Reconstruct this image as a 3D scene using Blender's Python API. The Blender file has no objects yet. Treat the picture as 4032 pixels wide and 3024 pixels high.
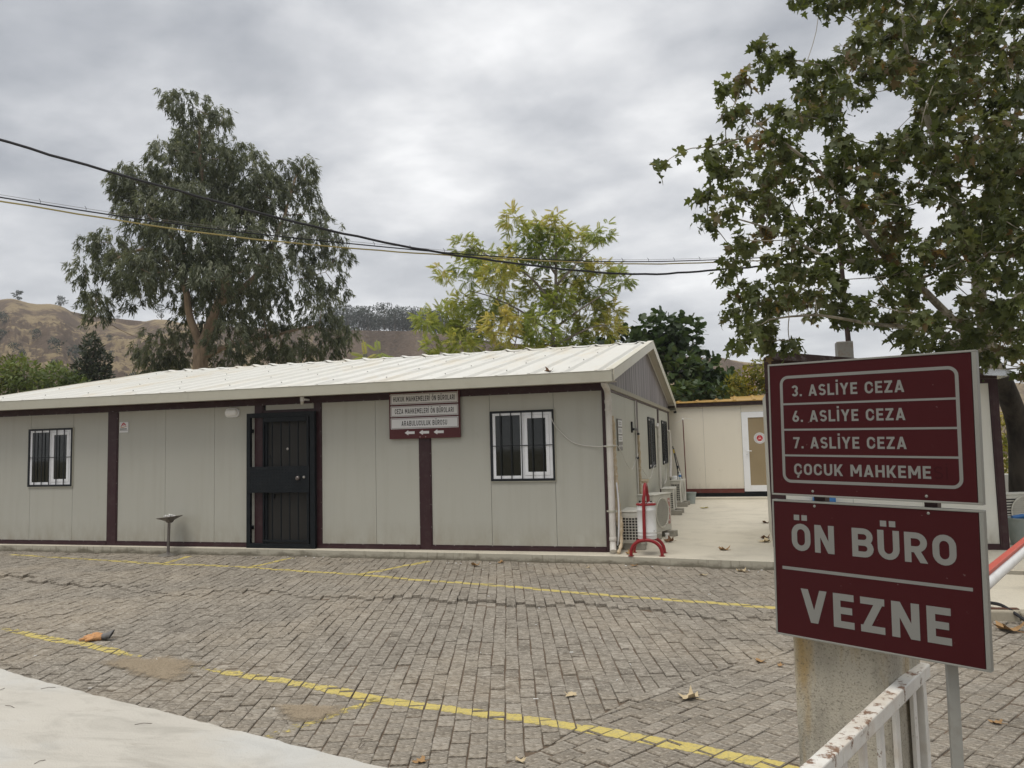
import bpy, math, random
import numpy as np
from mathutils import Vector, Matrix

random.seed(7)
RNG = np.random.default_rng(11)
scene = bpy.context.scene
COL = scene.collection

# ------------------------------------------------------------------ camera
CAM = np.array([1.8832, -11.3889, 1.5791])
CR = np.array([0.95948, 0.28068, -0.02518]); CR /= np.linalg.norm(CR)
CF = np.array([-0.27811, 0.95730, 0.07905]); CF /= np.linalg.norm(CF)
CU = np.cross(CR, CF); CU /= np.linalg.norm(CU)
cam_data = bpy.data.cameras.new('camera')
cam_data.sensor_width = 36.0
cam_data.lens = 3060.03 / 4032 * 36
cam_data.clip_start = 0.05
cam_data.clip_end = 3000
cam = bpy.data.objects.new('camera', cam_data)
COL.objects.link(cam)
cam.matrix_world = Matrix(((CR[0], CU[0], -CF[0], CAM[0]), (CR[1], CU[1], -CF[1], CAM[1]), (CR[2], CU[2], -CF[2], CAM[2]), (0, 0, 0, 1)))
scene.camera = cam
scene.render.resolution_x = 1024
scene.render.resolution_y = 768

# ------------------------------------------------------------------ sky, sun, exposure
SUN_EL, SUN_AZ = math.radians(70), math.radians(196)     # azimuth measured from +y towards +x
world = bpy.data.worlds.new('World')
scene.world = world
world.use_nodes = True
wt = world.node_tree
wt.nodes.clear()


def wn(kind, **kw):
    n = wt.nodes.new(kind)
    for k_, v_ in kw.items():
        setattr(n, k_, v_)
    return n


wo = wn('ShaderNodeOutputWorld'); bg = wn('ShaderNodeBackground')
sky = wn('ShaderNodeTexSky', sky_type='NISHITA', sun_disc=False)
sky.sun_elevation = SUN_EL
sky.sun_rotation = SUN_AZ
tc = wn('ShaderNodeTexCoord'); sep = wn('ShaderNodeSeparateXYZ')
wt.links.new(tc.outputs['Generated'], sep.inputs[0])


def wmath(op, a, b=None, c=None):
    n = wn('ShaderNodeMath', operation=op)
    for i, v_ in enumerate((a, b, c)):
        if v_ is None:
            continue
        if isinstance(v_, (int, float)):
            n.inputs[i].default_value = v_
        else:
            wt.links.new(v_, n.inputs[i])
    return n.outputs[0]


zc = wmath('ADD', wmath('MAXIMUM', sep.outputs[2], 0.0), 0.17)
comb = wn('ShaderNodeCombineXYZ')
wt.links.new(wmath('DIVIDE', sep.outputs[0], zc), comb.inputs[0])
wt.links.new(wmath('DIVIDE', sep.outputs[1], zc), comb.inputs[1])


def wnoise(scale, detail, rough, dist, off):
    m = wn('ShaderNodeMapping'); m.inputs['Location'].default_value = off
    m.inputs['Rotation'].default_value = (0, 0, 0.5); m.inputs['Scale'].default_value = (0.95, 1.1, 1)
    wt.links.new(comb.outputs[0], m.inputs[0])
    n = wn('ShaderNodeTexNoise'); n.inputs['Scale'].default_value = scale; n.inputs['Detail'].default_value = detail
    n.inputs['Roughness'].default_value = rough; n.inputs['Distortion'].default_value = dist
    wt.links.new(m.outputs[0], n.inputs['Vector'])
    return n.outputs['Fac']


n1 = wnoise(0.75, 5, 0.48, 0.0, (3.1, 1.7, 0)); n2 = wnoise(2.6, 8, 0.54, 0.08, (7.4, 2.2, 2))
cl = wmath('ADD', wmath('MULTIPLY', n1, 0.50), wmath('MULTIPLY', n2, 0.50))
ramp = wn('ShaderNodeValToRGB')
wt.links.new(cl, ramp.inputs[0])
e = ramp.color_ramp.elements
e[0].position = 0.37; e[0].color = (0.33, 0.345, 0.375, 1)
e[1].position = 0.64; e[1].color = (0.86, 0.86, 0.86, 1)
for pos_, c_ in ((0.44, (0.43, 0.443, 0.468, 1)), (0.50, (0.54, 0.55, 0.57, 1)), (0.56, (0.67, 0.675, 0.685, 1))):
    q = e.new(pos_); q.color = c_
hz = wn('ShaderNodeMapRange'); hz.inputs['From Min'].default_value = 0.02; hz.inputs['From Max'].default_value = 0.34
hz.inputs['To Min'].default_value = 0.45; hz.inputs['To Max'].default_value = 0.0
wt.links.new(sep.outputs[2], hz.inputs[0])
mixh = wn('ShaderNodeMixRGB'); mixh.inputs[2].default_value = (0.76, 0.765, 0.775, 1)
wt.links.new(hz.outputs[0], mixh.inputs[0]); wt.links.new(ramp.outputs[0], mixh.inputs[1])
skys = wn('ShaderNodeMixRGB', blend_type='MULTIPLY'); skys.inputs[0].default_value = 1
skys.inputs[2].default_value = (0.1, 0.1, 0.1, 1)
wt.links.new(sky.outputs[0], skys.inputs[1])
mixs = wn('ShaderNodeMixRGB'); mixs.inputs[0].default_value = 0.94
wt.links.new(skys.outputs[0], mixs.inputs[1]); wt.links.new(mixh.outputs[0], mixs.inputs[2])
wt.links.new(mixs.outputs[0], bg.inputs[0])
bg.inputs[1].default_value = 0.88
wt.links.new(bg.outputs[0], wo.inputs[0])

sun_d = bpy.data.lights.new('sun', 'SUN'); sun_d.energy = 1.5; sun_d.angle = math.radians(38); sun_d.color = (1.0, 0.95, 0.87)
sun = bpy.data.objects.new('sun', sun_d); COL.objects.link(sun)
sd = Vector((math.sin(SUN_AZ) * math.cos(SUN_EL), math.cos(SUN_AZ) * math.cos(SUN_EL), math.sin(SUN_EL)))
sun.rotation_euler = sd.to_track_quat('Z', 'Y').to_euler(); sun.location = (0, 0, 40)

scene.view_settings.view_transform = 'Standard'
scene.view_settings.look = 'None'
scene.view_settings.exposure = 0.55
scene.view_settings.gamma = 1.0
scene.view_settings.use_curve_mapping = False
scene.render.engine = 'CYCLES'
scene.cycles.max_bounces = 6
scene.cycles.transparent_max_bounces = 12
scene.cycles.use_denoising = True

# ------------------------------------------------------------------ helpers: objects
ORG = {}


def tag(o, label=None, cat=None, group=None, kind=None):
    if label: o['label'] = label
    if cat: o['category'] = cat
    if group: o['group'] = group
    if kind: o['kind'] = kind
    return o


def thing(name, loc, label, cat, group=None):
    o = bpy.data.objects.new(name, None)
    o.empty_display_size = 0.2
    o.location = loc
    COL.objects.link(o)
    ORG[o.name] = np.array(loc, float)
    return tag(o, label, cat, group)


def link(name, mesh, parent=None):
    o = bpy.data.objects.new(name, mesh)
    COL.objects.link(o)
    if parent is not None:
        o.parent = parent
        ORG[o.name] = ORG[parent.name]
    else:
        ORG[o.name] = np.zeros(3)
    return o


def copy_tree(o, parent=None, loc=None, rotz=None, label=None):
    c = o.copy(); COL.objects.link(c)
    c.parent = parent
    ORG[c.name] = ORG.get(o.name, np.zeros(3))
    if loc is not None: c.location = loc
    if rotz is not None: c.rotation_euler = (0, 0, rotz)
    if label: c['label'] = label
    for ch in list(o.children):
        copy_tree(ch, c)
    return c


class MB:
    def __init__(s):
        s.v = []; s.f = []

    def poly(s, pts):
        b = len(s.v); s.v += [tuple(p) for p in pts]; s.f.append(tuple(range(b, b + len(pts))))

    def hexa(s, c):
        b = len(s.v); s.v += [tuple(p) for p in c]
        for q in ((0, 3, 2, 1), (4, 5, 6, 7), (0, 1, 5, 4), (1, 2, 6, 5), (2, 3, 7, 6), (3, 0, 4, 7)):
            s.f.append(tuple(b + i for i in q))

    def box(s, x0, x1, y0, y1, z0, z1):
        s.hexa([(x0, y0, z0), (x1, y0, z0), (x1, y1, z0), (x0, y1, z0), (x0, y0, z1), (x1, y0, z1), (x1, y1, z1), (x0, y1, z1)])
        return s

    def obox(s, o, ax, ay, az):
        """box from a corner o and three edge vectors"""
        o, ax, ay, az = (np.array(t, float) for t in (o, ax, ay, az))
        s.hexa([o, o + ax, o + ax + ay, o + ay, o + az, o + ax + az, o + ax + ay + az, o + ay + az])
        return s

    def prism(s, pts, vec):
        """extrude a 3-D polygon along vec"""
        n = len(pts); b = len(s.v); vec = np.array(vec, float)
        s.v += [tuple(p) for p in pts] + [tuple(np.array(p, float) + vec) for p in pts]
        s.f.append(tuple(range(b + n - 1, b - 1, -1))); s.f.append(tuple(range(b + n, b + 2 * n)))
        for i in range(n):
            j = (i + 1) % n
            s.f.append((b + i, b + j, b + n + j, b + n + i))
        return s

    def tube(s, path, r, n=8, cap=True):
        P = [np.array(p, float) for p in path]
        R = r if hasattr(r, '__len__') else [r] * len(P)
        b = len(s.v); ref = None
        for i, p in enumerate(P):
            t = P[min(i + 1, len(P) - 1)] - P[max(i - 1, 0)]
            t /= (np.linalg.norm(t) + 1e-12)
            if ref is None:
                ref = np.array([0, 0, 1.0]) if abs(t[2]) < 0.9 else np.array([1.0, 0, 0])
            a = ref - t * (ref @ t); a /= (np.linalg.norm(a) + 1e-12); c = np.cross(t, a); ref = a
            for k in range(n):
                w = 2 * math.pi * k / n
                s.v.append(tuple(p + R[i] * (math.cos(w) * a + math.sin(w) * c)))
        for i in range(len(P) - 1):
            for k in range(n):
                k2 = (k + 1) % n
                s.f.append((b + i * n + k, b + i * n + k2, b + (i + 1) * n + k2, b + (i + 1) * n + k))
        if cap:
            s.f.append(tuple(b + k for k in range(n - 1, -1, -1)))
            s.f.append(tuple(b + (len(P) - 1) * n + k for k in range(n)))
        return s

    def lathe(s, c, prof, n=24, axis='z'):
        b = len(s.v)
        for r, z in prof:
            for k in range(n):
                w = 2 * math.pi * k / n
                a, d = r * math.cos(w), r * math.sin(w)
                if axis == 'z': q = (c[0] + a, c[1] + d, c[2] + z)
                elif axis == 'y': q = (c[0] + a, c[1] + z, c[2] + d)
                else: q = (c[0] + z, c[1] + a, c[2] + d)
                s.v.append(q)
        m = len(prof)
        for i in range(m - 1):
            for k in range(n):
                k2 = (k + 1) % n
                s.f.append((b + i * n + k, b + i * n + k2, b + (i + 1) * n + k2, b + (i + 1) * n + k))
        s.f.append(tuple(b + k for k in range(n - 1, -1, -1)))
        s.f.append(tuple(b + (m - 1) * n + k for k in range(n)))
        return s

    def build(s, name, m, parent=None, bevel=0, smooth=False, kind=None, label=None):
        me = bpy.data.meshes.new(name)
        org = ORG[parent.name] if parent is not None else np.zeros(3)
        me.from_pydata([(a - org[0], b - org[1], c - org[2]) for a, b, c in s.v], [], s.f)
        me.materials.append(m)
        if smooth:
            me.polygons.foreach_set('use_smooth', [True] * len(me.polygons))
        me.update()
        o = link(name, me, parent)
        if smooth:
            try:
                me.set_sharp_from_angle(angle=math.radians(40))
            except Exception:
                pass
        if bevel:
            md = o.modifiers.new('bevel', 'BEVEL'); md.width = bevel; md.segments = 2; md.limit_method = 'ANGLE'
            md.angle_limit = math.radians(50)
        if kind: o['kind'] = kind
        if label: o['label'] = label
        return o


def box(name, m, parent, x0, x1, y0, y1, z0, z1, bevel=0, label=None):
    return MB().box(x0, x1, y0, y1, z0, z1).build(name, m, parent, bevel, label=label)


# ------------------------------------------------------------------ helpers: materials
class NT:
    def __init__(s, name):
        s.m = bpy.data.materials.new(name); s.m.use_nodes = True
        s.t = s.m.node_tree; s.t.nodes.clear()
        s.out = s.t.nodes.new('ShaderNodeOutputMaterial')
        s.tc = s.t.nodes.new('ShaderNodeTexCoord')
        s.co = s.tc.outputs['Object']

    def n(s, kind, **kw):
        q = s.t.nodes.new(kind)
        for a, b in kw.items(): setattr(q, a, b)
        return q

    def l(s, a, b): s.t.links.new(a, b)

    def mapping(s, scale=(1, 1, 1), loc=(0, 0, 0), rot=(0, 0, 0)):
        m = s.n('ShaderNodeMapping'); m.inputs['Scale'].default_value = scale; m.inputs['Location'].default_value = loc
        m.inputs['Rotation'].default_value = rot
        s.l(s.co, m.inputs[0]); return m.outputs[0]

    def noise(s, scale, detail=4, rough=0.55, vec=None, dist=0):
        q = s.n('ShaderNodeTexNoise'); q.inputs['Scale'].default_value = scale; q.inputs['Detail'].default_value = detail
        q.inputs['Roughness'].default_value = rough; q.inputs['Distortion'].default_value = dist
        s.l(vec if vec is not None else s.co, q.inputs['Vector']); return q.outputs['Fac']

    def ramp(s, fac, stops):
        q = s.n('ShaderNodeValToRGB'); s.l(fac, q.inputs[0]); e = q.color_ramp.elements
        while len(e) < len(stops): e.new(0.5)
        for el, (p, c) in zip(e, stops):
            el.position = p
            el.color = (c, c, c, 1) if isinstance(c, (int, float)) else (*c, 1)
        return q.outputs[0]

    def mix(s, fac, a, b, mode='MIX'):
        q = s.n('ShaderNodeMixRGB', blend_type=mode)
        for i, v in ((0, fac), (1, a), (2, b)):
            if isinstance(v, (int, float)): q.inputs[i].default_value = v if i == 0 else (v, v, v, 1)
            elif isinstance(v, tuple): q.inputs[i].default_value = (*v, 1)
            else: s.l(v, q.inputs[i])
        return q.outputs[0]

    def math(s, op, a, b=None):
        q = s.n('ShaderNodeMath', operation=op)
        for i, v in ((0, a), (1, b)):
            if v is None: continue
            if isinstance(v, (int, float)): q.inputs[i].default_value = v
            else: s.l(v, q.inputs[i])
        return q.outputs[0]

    def attr(s, name='tint'):
        q = s.n('ShaderNodeAttribute'); q.attribute_name = name; return q.outputs['Fac']

    def bump(s, h, strength=0.3, dist=0.01):
        q = s.n('ShaderNodeBump'); q.inputs['Strength'].default_value = strength; q.inputs['Distance'].default_value = dist
        s.l(h, q.inputs['Height']); return q.outputs[0]

    def bsdf(s, col, rough=0.6, metal=0.0, bump=None, spec=0.5):
        q = s.n('ShaderNodeBsdfPrincipled')
        for nm, v in (('Base Color', col), ('Roughness', rough), ('Metallic', metal), ('Specular IOR Level', spec)):
            if isinstance(v, (int, float)): q.inputs[nm].default_value = v
            elif isinstance(v, tuple): q.inputs[nm].default_value = (*v, 1)
            else: s.l(v, q.inputs[nm])
        if bump is not None: s.l(bump, q.inputs['Normal'])
        return q.outputs[0]

    def done(s, sh):
        s.l(sh, s.out.inputs[0]); return s.m


def plain(name, c, rough=0.5, metal=0.0, var=0.12, scale=6, bump=0.0, bscale=80, dirt=None, dirt_amt=0.0, spec=0.32):
    """paint, plastic or metal with a little mottling, grain and dirt"""
    t = NT(name)
    dark = tuple(x * (1 - var) for x in c); lite = tuple(min(1, x * (1 + var)) for x in c)
    col = t.mix(t.noise(scale, 5), dark, lite)
    if dirt is not None:
        col = t.mix(t.ramp(t.noise(scale * 1.7 + 1, 7, 0.65), [(0.5, 0.0), (0.5 + 0.25, dirt_amt)]), col, dirt)
    b = t.bump(t.noise(bscale, 3), bump, 0.004) if bump else None
    r = t.math('MULTIPLY_ADD', t.noise(scale * 2, 3), 0.2) if False else rough
    return t.done(t.bsdf(col, r, metal, b, spec))


def wall_mat(name, c, streak=0.24, dirt=(0.30, 0.27, 0.21)):
    """powder coated sandwich panel: fine embossing, faint vertical run marks, splash dirt low down"""
    t = NT(name)
    col = t.mix(t.noise(1.3, 5, 0.6), tuple(x * 0.95 for x in c), tuple(min(1, x * 1.04) for x in c))
    st = t.ramp(t.noise(1.0, 5, 0.6, t.mapping((9, 9, 0.45))), [(0.5, 0.0), (0.8, streak)])
    col = t.mix(st, col, dirt)
    sm = t.ramp(t.noise(3.2, 7, 0.7, t.mapping((1, 1, 1), (4, 2, 1))), [(0.63, 0.0), (0.72, 0.26)])
    col = t.mix(sm, col, dirt)
    geo = t.n('ShaderNodeNewGeometry'); sp = t.n('ShaderNodeSeparateXYZ'); t.l(geo.outputs['Position'], sp.inputs[0])
    mr = t.n('ShaderNodeMapRange'); t.l(sp.outputs[2], mr.inputs[0]); mr.inputs[1].default_value = 0.45; mr.inputs[2].default_value = 0.05
    spl = t.math('MULTIPLY', mr.outputs[0], t.ramp(t.noise(5, 6, 0.65, t.mapping((1.5, 1.5, .6))), [(0.33, 0.0), (0.66, 0.8)]))
    col = t.mix(spl, col, dirt)
    emb = t.noise(1.0, 2, 0.5, t.mapping((260, 260, 130)))
    return t.done(t.bsdf(col, 0.42, 0, t.bump(emb, 0.10, 0.002)))


def concrete(name, c, dirt=(0.16, 0.145, 0.12), rough=0.85, sc=1.0, stain=0.5, bump=0.35):
    t = NT(name)
    col = t.mix(t.noise(0.9 * sc, 6, 0.6), tuple(x * 0.80 for x in c), tuple(min(1, x * 1.10) for x in c))
    col = t.mix(t.ramp(t.noise(2.6 * sc, 8, 0.68, None, 0.4), [(0.50, 0.0), (0.72, stain)]), col, dirt)
    col = t.mix(t.ramp(t.noise(95 * sc, 3, 0.6), [(0.35, 0.28), (0.5, 0.0)]), col, dirt)
    h = t.mix(0.5, t.noise(26 * sc, 6, 0.6), t.noise(160 * sc, 3))
    return t.done(t.bsdf(col, rough, 0, t.bump(h, bump, 0.008), 0.3))


def leaf_mat(name, stops, trans=0.35, rough=0.5, spec=0.4):
    """leaves: colour differs leaf by leaf (attribute tint), some light comes through"""
    t = NT(name)
    col = t.ramp(t.attr(), stops)
    col = t.mix(0.25, col, t.mix(t.noise(9, 2), col, (0.03, 0.04, 0.02)))
    b = t.bsdf(col, rough, 0, None, spec)
    tr = t.n('ShaderNodeBsdfTranslucent')
    t.l(t.mix(1.0, col, (1.25, 1.25, 0.7), 'MULTIPLY'), tr.inputs[0])
    mx = t.n('ShaderNodeMixShader'); mx.inputs[0].default_value = trans
    t.l(b, mx.inputs[1]); t.l(tr.outputs[0], mx.inputs[2])
    return t.done(mx.outputs[0])


def bark(name, c1, c2, sc=6):
    t = NT(name)
    col = t.ramp(t.noise(sc, 6, 0.6, t.mapping((1, 1, 0.35))), [(0.35, c1), (0.62, c2)])
    return t.done(t.bsdf(col, 0.85, 0, t.bump(t.noise(sc * 6, 5, 0.6, t.mapping((1, 1, .3))), 0.5, 0.02), 0.2))


# house paint and so on
m_wall = wall_mat('offwhite_panel', (0.425, 0.42, 0.368))
m_wall_side = wall_mat('offwhite_panel_side', (0.45, 0.45, 0.385), 0.3)
m_wall2 = wall_mat('beige_panel', (0.74, 0.69, 0.585), 0.05)
m_wall3 = wall_mat('kiosk_panel', (0.66, 0.655, 0.60), 0.05)
m_brown = plain('maroon_steel', (0.040, 0.016, 0.019), 0.42, 0, 0.2, 5, 0.1, 60, (0.10, 0.08, 0.07), 0.35)
m_brown2 = plain('red_brown_steel', (0.13, 0.035, 0.028), 0.45, 0, 0.2, 5, 0.1, 60, (0.16, 0.12, 0.1), 0.4)
m_dbrown = plain('dark_brown_flashing', (0.045, 0.025, 0.022), 0.5, 0, 0.25, 8, 0.15, 60, (0.2, 0.17, 0.15), 0.25)
m_gutter = plain('cream_gutter', (0.44, 0.425, 0.35), 0.4, 0, 0.05, 2, 0.05, 60, (0.30, 0.26, 0.2), 0.25)
m_soffit = plain('beige_soffit', (0.50, 0.46, 0.37), 0.5, 0, 0.08, 2)
m_barge = plain('cream_flashing', (0.66, 0.63, 0.52), 0.4, 0, 0.05, 2, 0, 1, (0.4, 0.34, 0.25), 0.25)
m_band = plain('tan_flashing', (0.33, 0.30, 0.22), 0.5, 0, 0.12, 3, 0, 1, (0.15, 0.13, 0.1), 0.4)
m_pvc = plain('white_pvc', (0.80, 0.81, 0.83), 0.3, 0, 0.03, 3, 0, 1, (0.45, 0.42, 0.38), 0.2)
m_black = plain('black_steel', (0.012, 0.014, 0.017), 0.42, 0, 0.25, 6)
m_gate = plain('blue_black_steel', (0.005, 0.0075, 0.010), 0.55, 0, 0.3, 5, 0.08, 60, (0.03, 0.03, 0.03), 0.3, 0.25)
m_door = plain('charcoal_door', (0.026, 0.024, 0.021), 0.5, 0, 0.15, 4)
m_glass = plain('dark_glass', (0.008, 0.011, 0.010), 0.04, 0, 0.2, 3, 0, 1, None, 0, 0.5)
m_steel = plain('stainless', (0.45, 0.43, 0.40), 0.32, 0.9, 0.15, 8, 0.05, 60, (0.2, 0.15, 0.12), 0.4)
m_dsteel = plain('dull_steel', (0.20, 0.18, 0.17), 0.4, 0.8, 0.25, 8)
m_pipe = plain('grey_white_pipe', (0.60, 0.57, 0.52), 0.45, 0, 0.08, 3, 0, 1, (0.33, 0.28, 0.22), 0.5)
m_white = plain('white_paint', (0.78, 0.78, 0.76), 0.4, 0, 0.04, 4, 0, 1, (0.35, 0.3, 0.26), 0.3)
m_ink = plain('black_print', (0.02, 0.018, 0.018), 0.5)
m_letter = plain('silver_film', (0.205, 0.205, 0.19), 0.45, 0, 0.06, 8)
m_edge = plain('aluminium_edge', (0.25, 0.25, 0.225), 0.5, 0.1, 0.1, 6, 0, 1, (0.2, 0.19, 0.17), 0.3)
m_ac = plain('ivory_plastic', (0.60, 0.585, 0.52), 0.5, 0, 0.06, 4, 0.05, 80, (0.3, 0.26, 0.2), 0.45)
m_acdark = plain('fin_black', (0.03, 0.027, 0.024), 0.6, 0, 0.3, 20)
m_block = concrete('concrete_block', (0.36, 0.34, 0.29), sc=3)
m_slab = concrete('slab_concrete', (0.60, 0.555, 0.455), (0.27, 0.24, 0.19), 0.85, 0.7, 0.42)


def apron_material():
    t = NT('trowelled_concrete')
    v = t.mapping((0.5, 1.6, 1), (0, 0, 0), (0, 0, 0.3))
    col = t.mix(t.noise(1.1, 7, .62, v, .6), (0.44, 0.415, 0.365), (0.62, 0.59, 0.525))
    col = t.mix(t.ramp(t.noise(2.6, 8, .68, v, .8), [(0.48, 0.0), (0.64, 0.7)]), col, (0.39, 0.37, 0.325))
    col = t.mix(t.ramp(t.noise(.8, 5, .6), [(0.5, 0.0), (0.66, 0.5)]), col, (0.56, 0.575, 0.57))
    col = t.mix(t.ramp(t.noise(7, 9, .72, v, 1.2), [(0.60, 0.0), (0.70, 0.5)]), col, (0.37, 0.34, 0.29))
    col = t.mix(t.ramp(t.noise(120, 4, .65), [(0.30, 0.5), (0.42, 0.0)]), col, (0.30, 0.28, 0.24))
    h = t.mix(.5, t.noise(6, 7, .6, v, 1.0), t.noise(90, 4, .6))
    return t.done(t.bsdf(col, .88, 0, t.bump(h, .45, .02), .25))


m_apron = apron_material()
m_red = plain('red_paint', (0.26, 0.018, 0.022), 0.38, 0, 0.14, 9, 0.05, 60, (0.12, 0.05, 0.04), 0.3)
m_cable = plain('black_cable', (0.02, 0.02, 0.022), 0.6)
m_ycable = plain('yellow_cable', (0.33, 0.27, 0.10), 0.6, 0, 0.3, 2)
m_wcable = plain('white_cable', (0.62, 0.60, 0.56), 0.5)
m_foam = plain('tan_pipe_wrap', (0.50, 0.40, 0.27), 0.8, 0, 0.3, 12, 0.4, 40, (0.72, 0.69, 0.6), 0.7)
m_bucket = plain('grey_bucket', (0.32, 0.36, 0.34), 0.5, 0, 0.1, 6, 0, 1, (0.5, 0.5, 0.47), 0.4)


def roof_material():
    t = NT('white_roof_sheet')
    col = t.mix(t.noise(0.7, 5, 0.6), (0.665, 0.655, 0.60), (0.755, 0.75, 0.71))
    st = t.ramp(t.noise(1.0, 6, 0.62, t.mapping((1.3, 0.45, 1))), [(0.52, 0.0), (0.75, 0.6)])
    col = t.mix(st, col, (0.66, 0.57, 0.42))
    sp = t.ramp(t.noise(2.3, 8, 0.72, t.mapping((2.6, 0.8, 1), (3, 1, 0))), [(0.63, 0.0), (0.70, 0.55)])
    col = t.mix(sp, col, (0.36, 0.31, 0.24))
    return t.done(t.bsdf(col, 0.5, 0, t.bump(t.noise(30, 3), 0.05, 0.003), 0.3))


m_roof = roof_material()


def gable_material():
    t = NT('grey_gable_sheet')
    f = t.noise(1.0, 6, 0.62, t.mapping((7, 7, 0.28)))
    col = t.ramp(f, [(0.3, (0.115, 0.10, 0.105)), (0.5, (0.21, 0.19, 0.195)), (0.68, (0.37, 0.35, 0.34))])
    return t.done(t.bsdf(col, 0.6))


m_gable = gable_material()


def rust_white():
    t = NT('chipped_white_paint')
    n = t.noise(19, 10, 0.74, t.mapping((1, 1, 1)))
    paint = t.mix(t.noise(30, 5), (0.62, 0.605, 0.56), (0.80, 0.785, 0.73))
    rust = t.mix(t.noise(60, 4), (0.10, 0.045, 0.025), (0.27, 0.15, 0.08))
    geo = t.n('ShaderNodeNewGeometry'); sp = t.n('ShaderNodeSeparateXYZ'); t.l(geo.outputs['Normal'], sp.inputs[0])
    up = t.math('MULTIPLY', t.math('MAXIMUM', sp.outputs[2], 0.0), 0.07)     # rain stands on upward faces, they rust more
    k = t.ramp(t.math('ADD', n, up), [(0.60, 0.0), (0.65, 0.95)])
    st = t.ramp(t.math('ADD', t.noise(6, 6, .6), up), [(0.5, 0.0), (0.75, 0.55)])
    col = t.mix(k, t.mix(st, paint, (0.45, 0.33, 0.2)), rust)
    return t.done(t.bsdf(col, 0.6, 0, t.bump(n, 0.35, 0.004)))


m_rust = rust_white()


def pillar_material():
    t = NT('stained_concrete')
    col = t.mix(t.noise(5, 7, 0.65), (0.38, 0.345, 0.275), (0.58, 0.54, 0.45))
    dk = t.ramp(t.noise(2.2, 6, 0.6, t.mapping((2.4, 2.4, 0.9), (1, 0, 3))), [(0.48, 0.0), (0.7, 0.7)])
    col = t.mix(dk, col, (0.19, 0.175, 0.14))
    st = t.ramp(t.noise(2.0, 5, 0.6, t.mapping((4.0, 4.0, 0.7), (5, 0, 0))), [(0.52, 0.0), (0.68, 0.8)])
    col = t.mix(st, col, (0.40, 0.27, 0.10))
    col = t.mix(t.ramp(t.noise(140, 4, 0.7), [(0.36, 0.6), (0.47, 0.0)]), col, (0.12, 0.11, 0.09))
    h = t.mix(0.5, t.noise(60, 6, 0.65), t.noise(170, 4))
    return t.done(t.bsdf(col, 0.9, 0, t.bump(h, 0.7, 0.01), 0.2))


m_pillar = pillar_material()


def sign_red():
    t = NT('dark_red_film')
    col = t.mix(t.noise(4, 4), (0.040, 0.0036, 0.0052), (0.052, 0.0048, 0.0066))
    col = t.mix(t.ramp(t.noise(60, 3, 0.5), [(0.735, 0.0), (0.76, 0.3)]), col, (0.25, 0.2, 0.19))
    return t.done(t.bsdf(col, 0.5, 0, None, 0.18))


m_signred = sign_red()
m_maroon_film = plain('maroon_film', (0.085, 0.018, 0.020), 0.45, 0, 0.08, 4)
m_plate = plain('white_film', (0.70, 0.70, 0.70), 0.4, 0, 0.03, 3, 0, 1, (0.4, 0.38, 0.34), 0.15)

# ------------------------------------------------------------------ lettering (stroke built, flat print a fraction of a millimetre thick)


def clip_y(poly, lo, hi):
    for sgn, lim in ((1, lo), (-1, hi)):
        out = []
        for i in range(len(poly)):
            a, b = poly[i - 1], poly[i]
            da, db = sgn * (a[1] - lim), sgn * (b[1] - lim)
            if (da >= 0) != (db >= 0):
                t_ = da / (da - db); out.append((a[0] + t_ * (b[0] - a[0]), lim))
            if db >= 0: out.append(b)
        poly = out
        if not poly: return poly
    return poly


def arc(cx, cy, rx, ry, a0, a1, n=10):
    return [(cx + rx * math.cos(math.radians(a0 + (a1 - a0) * i / n)), cy + ry * math.sin(math.radians(a0 + (a1 - a0) * i / n))) for i in range(n + 1)]


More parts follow.
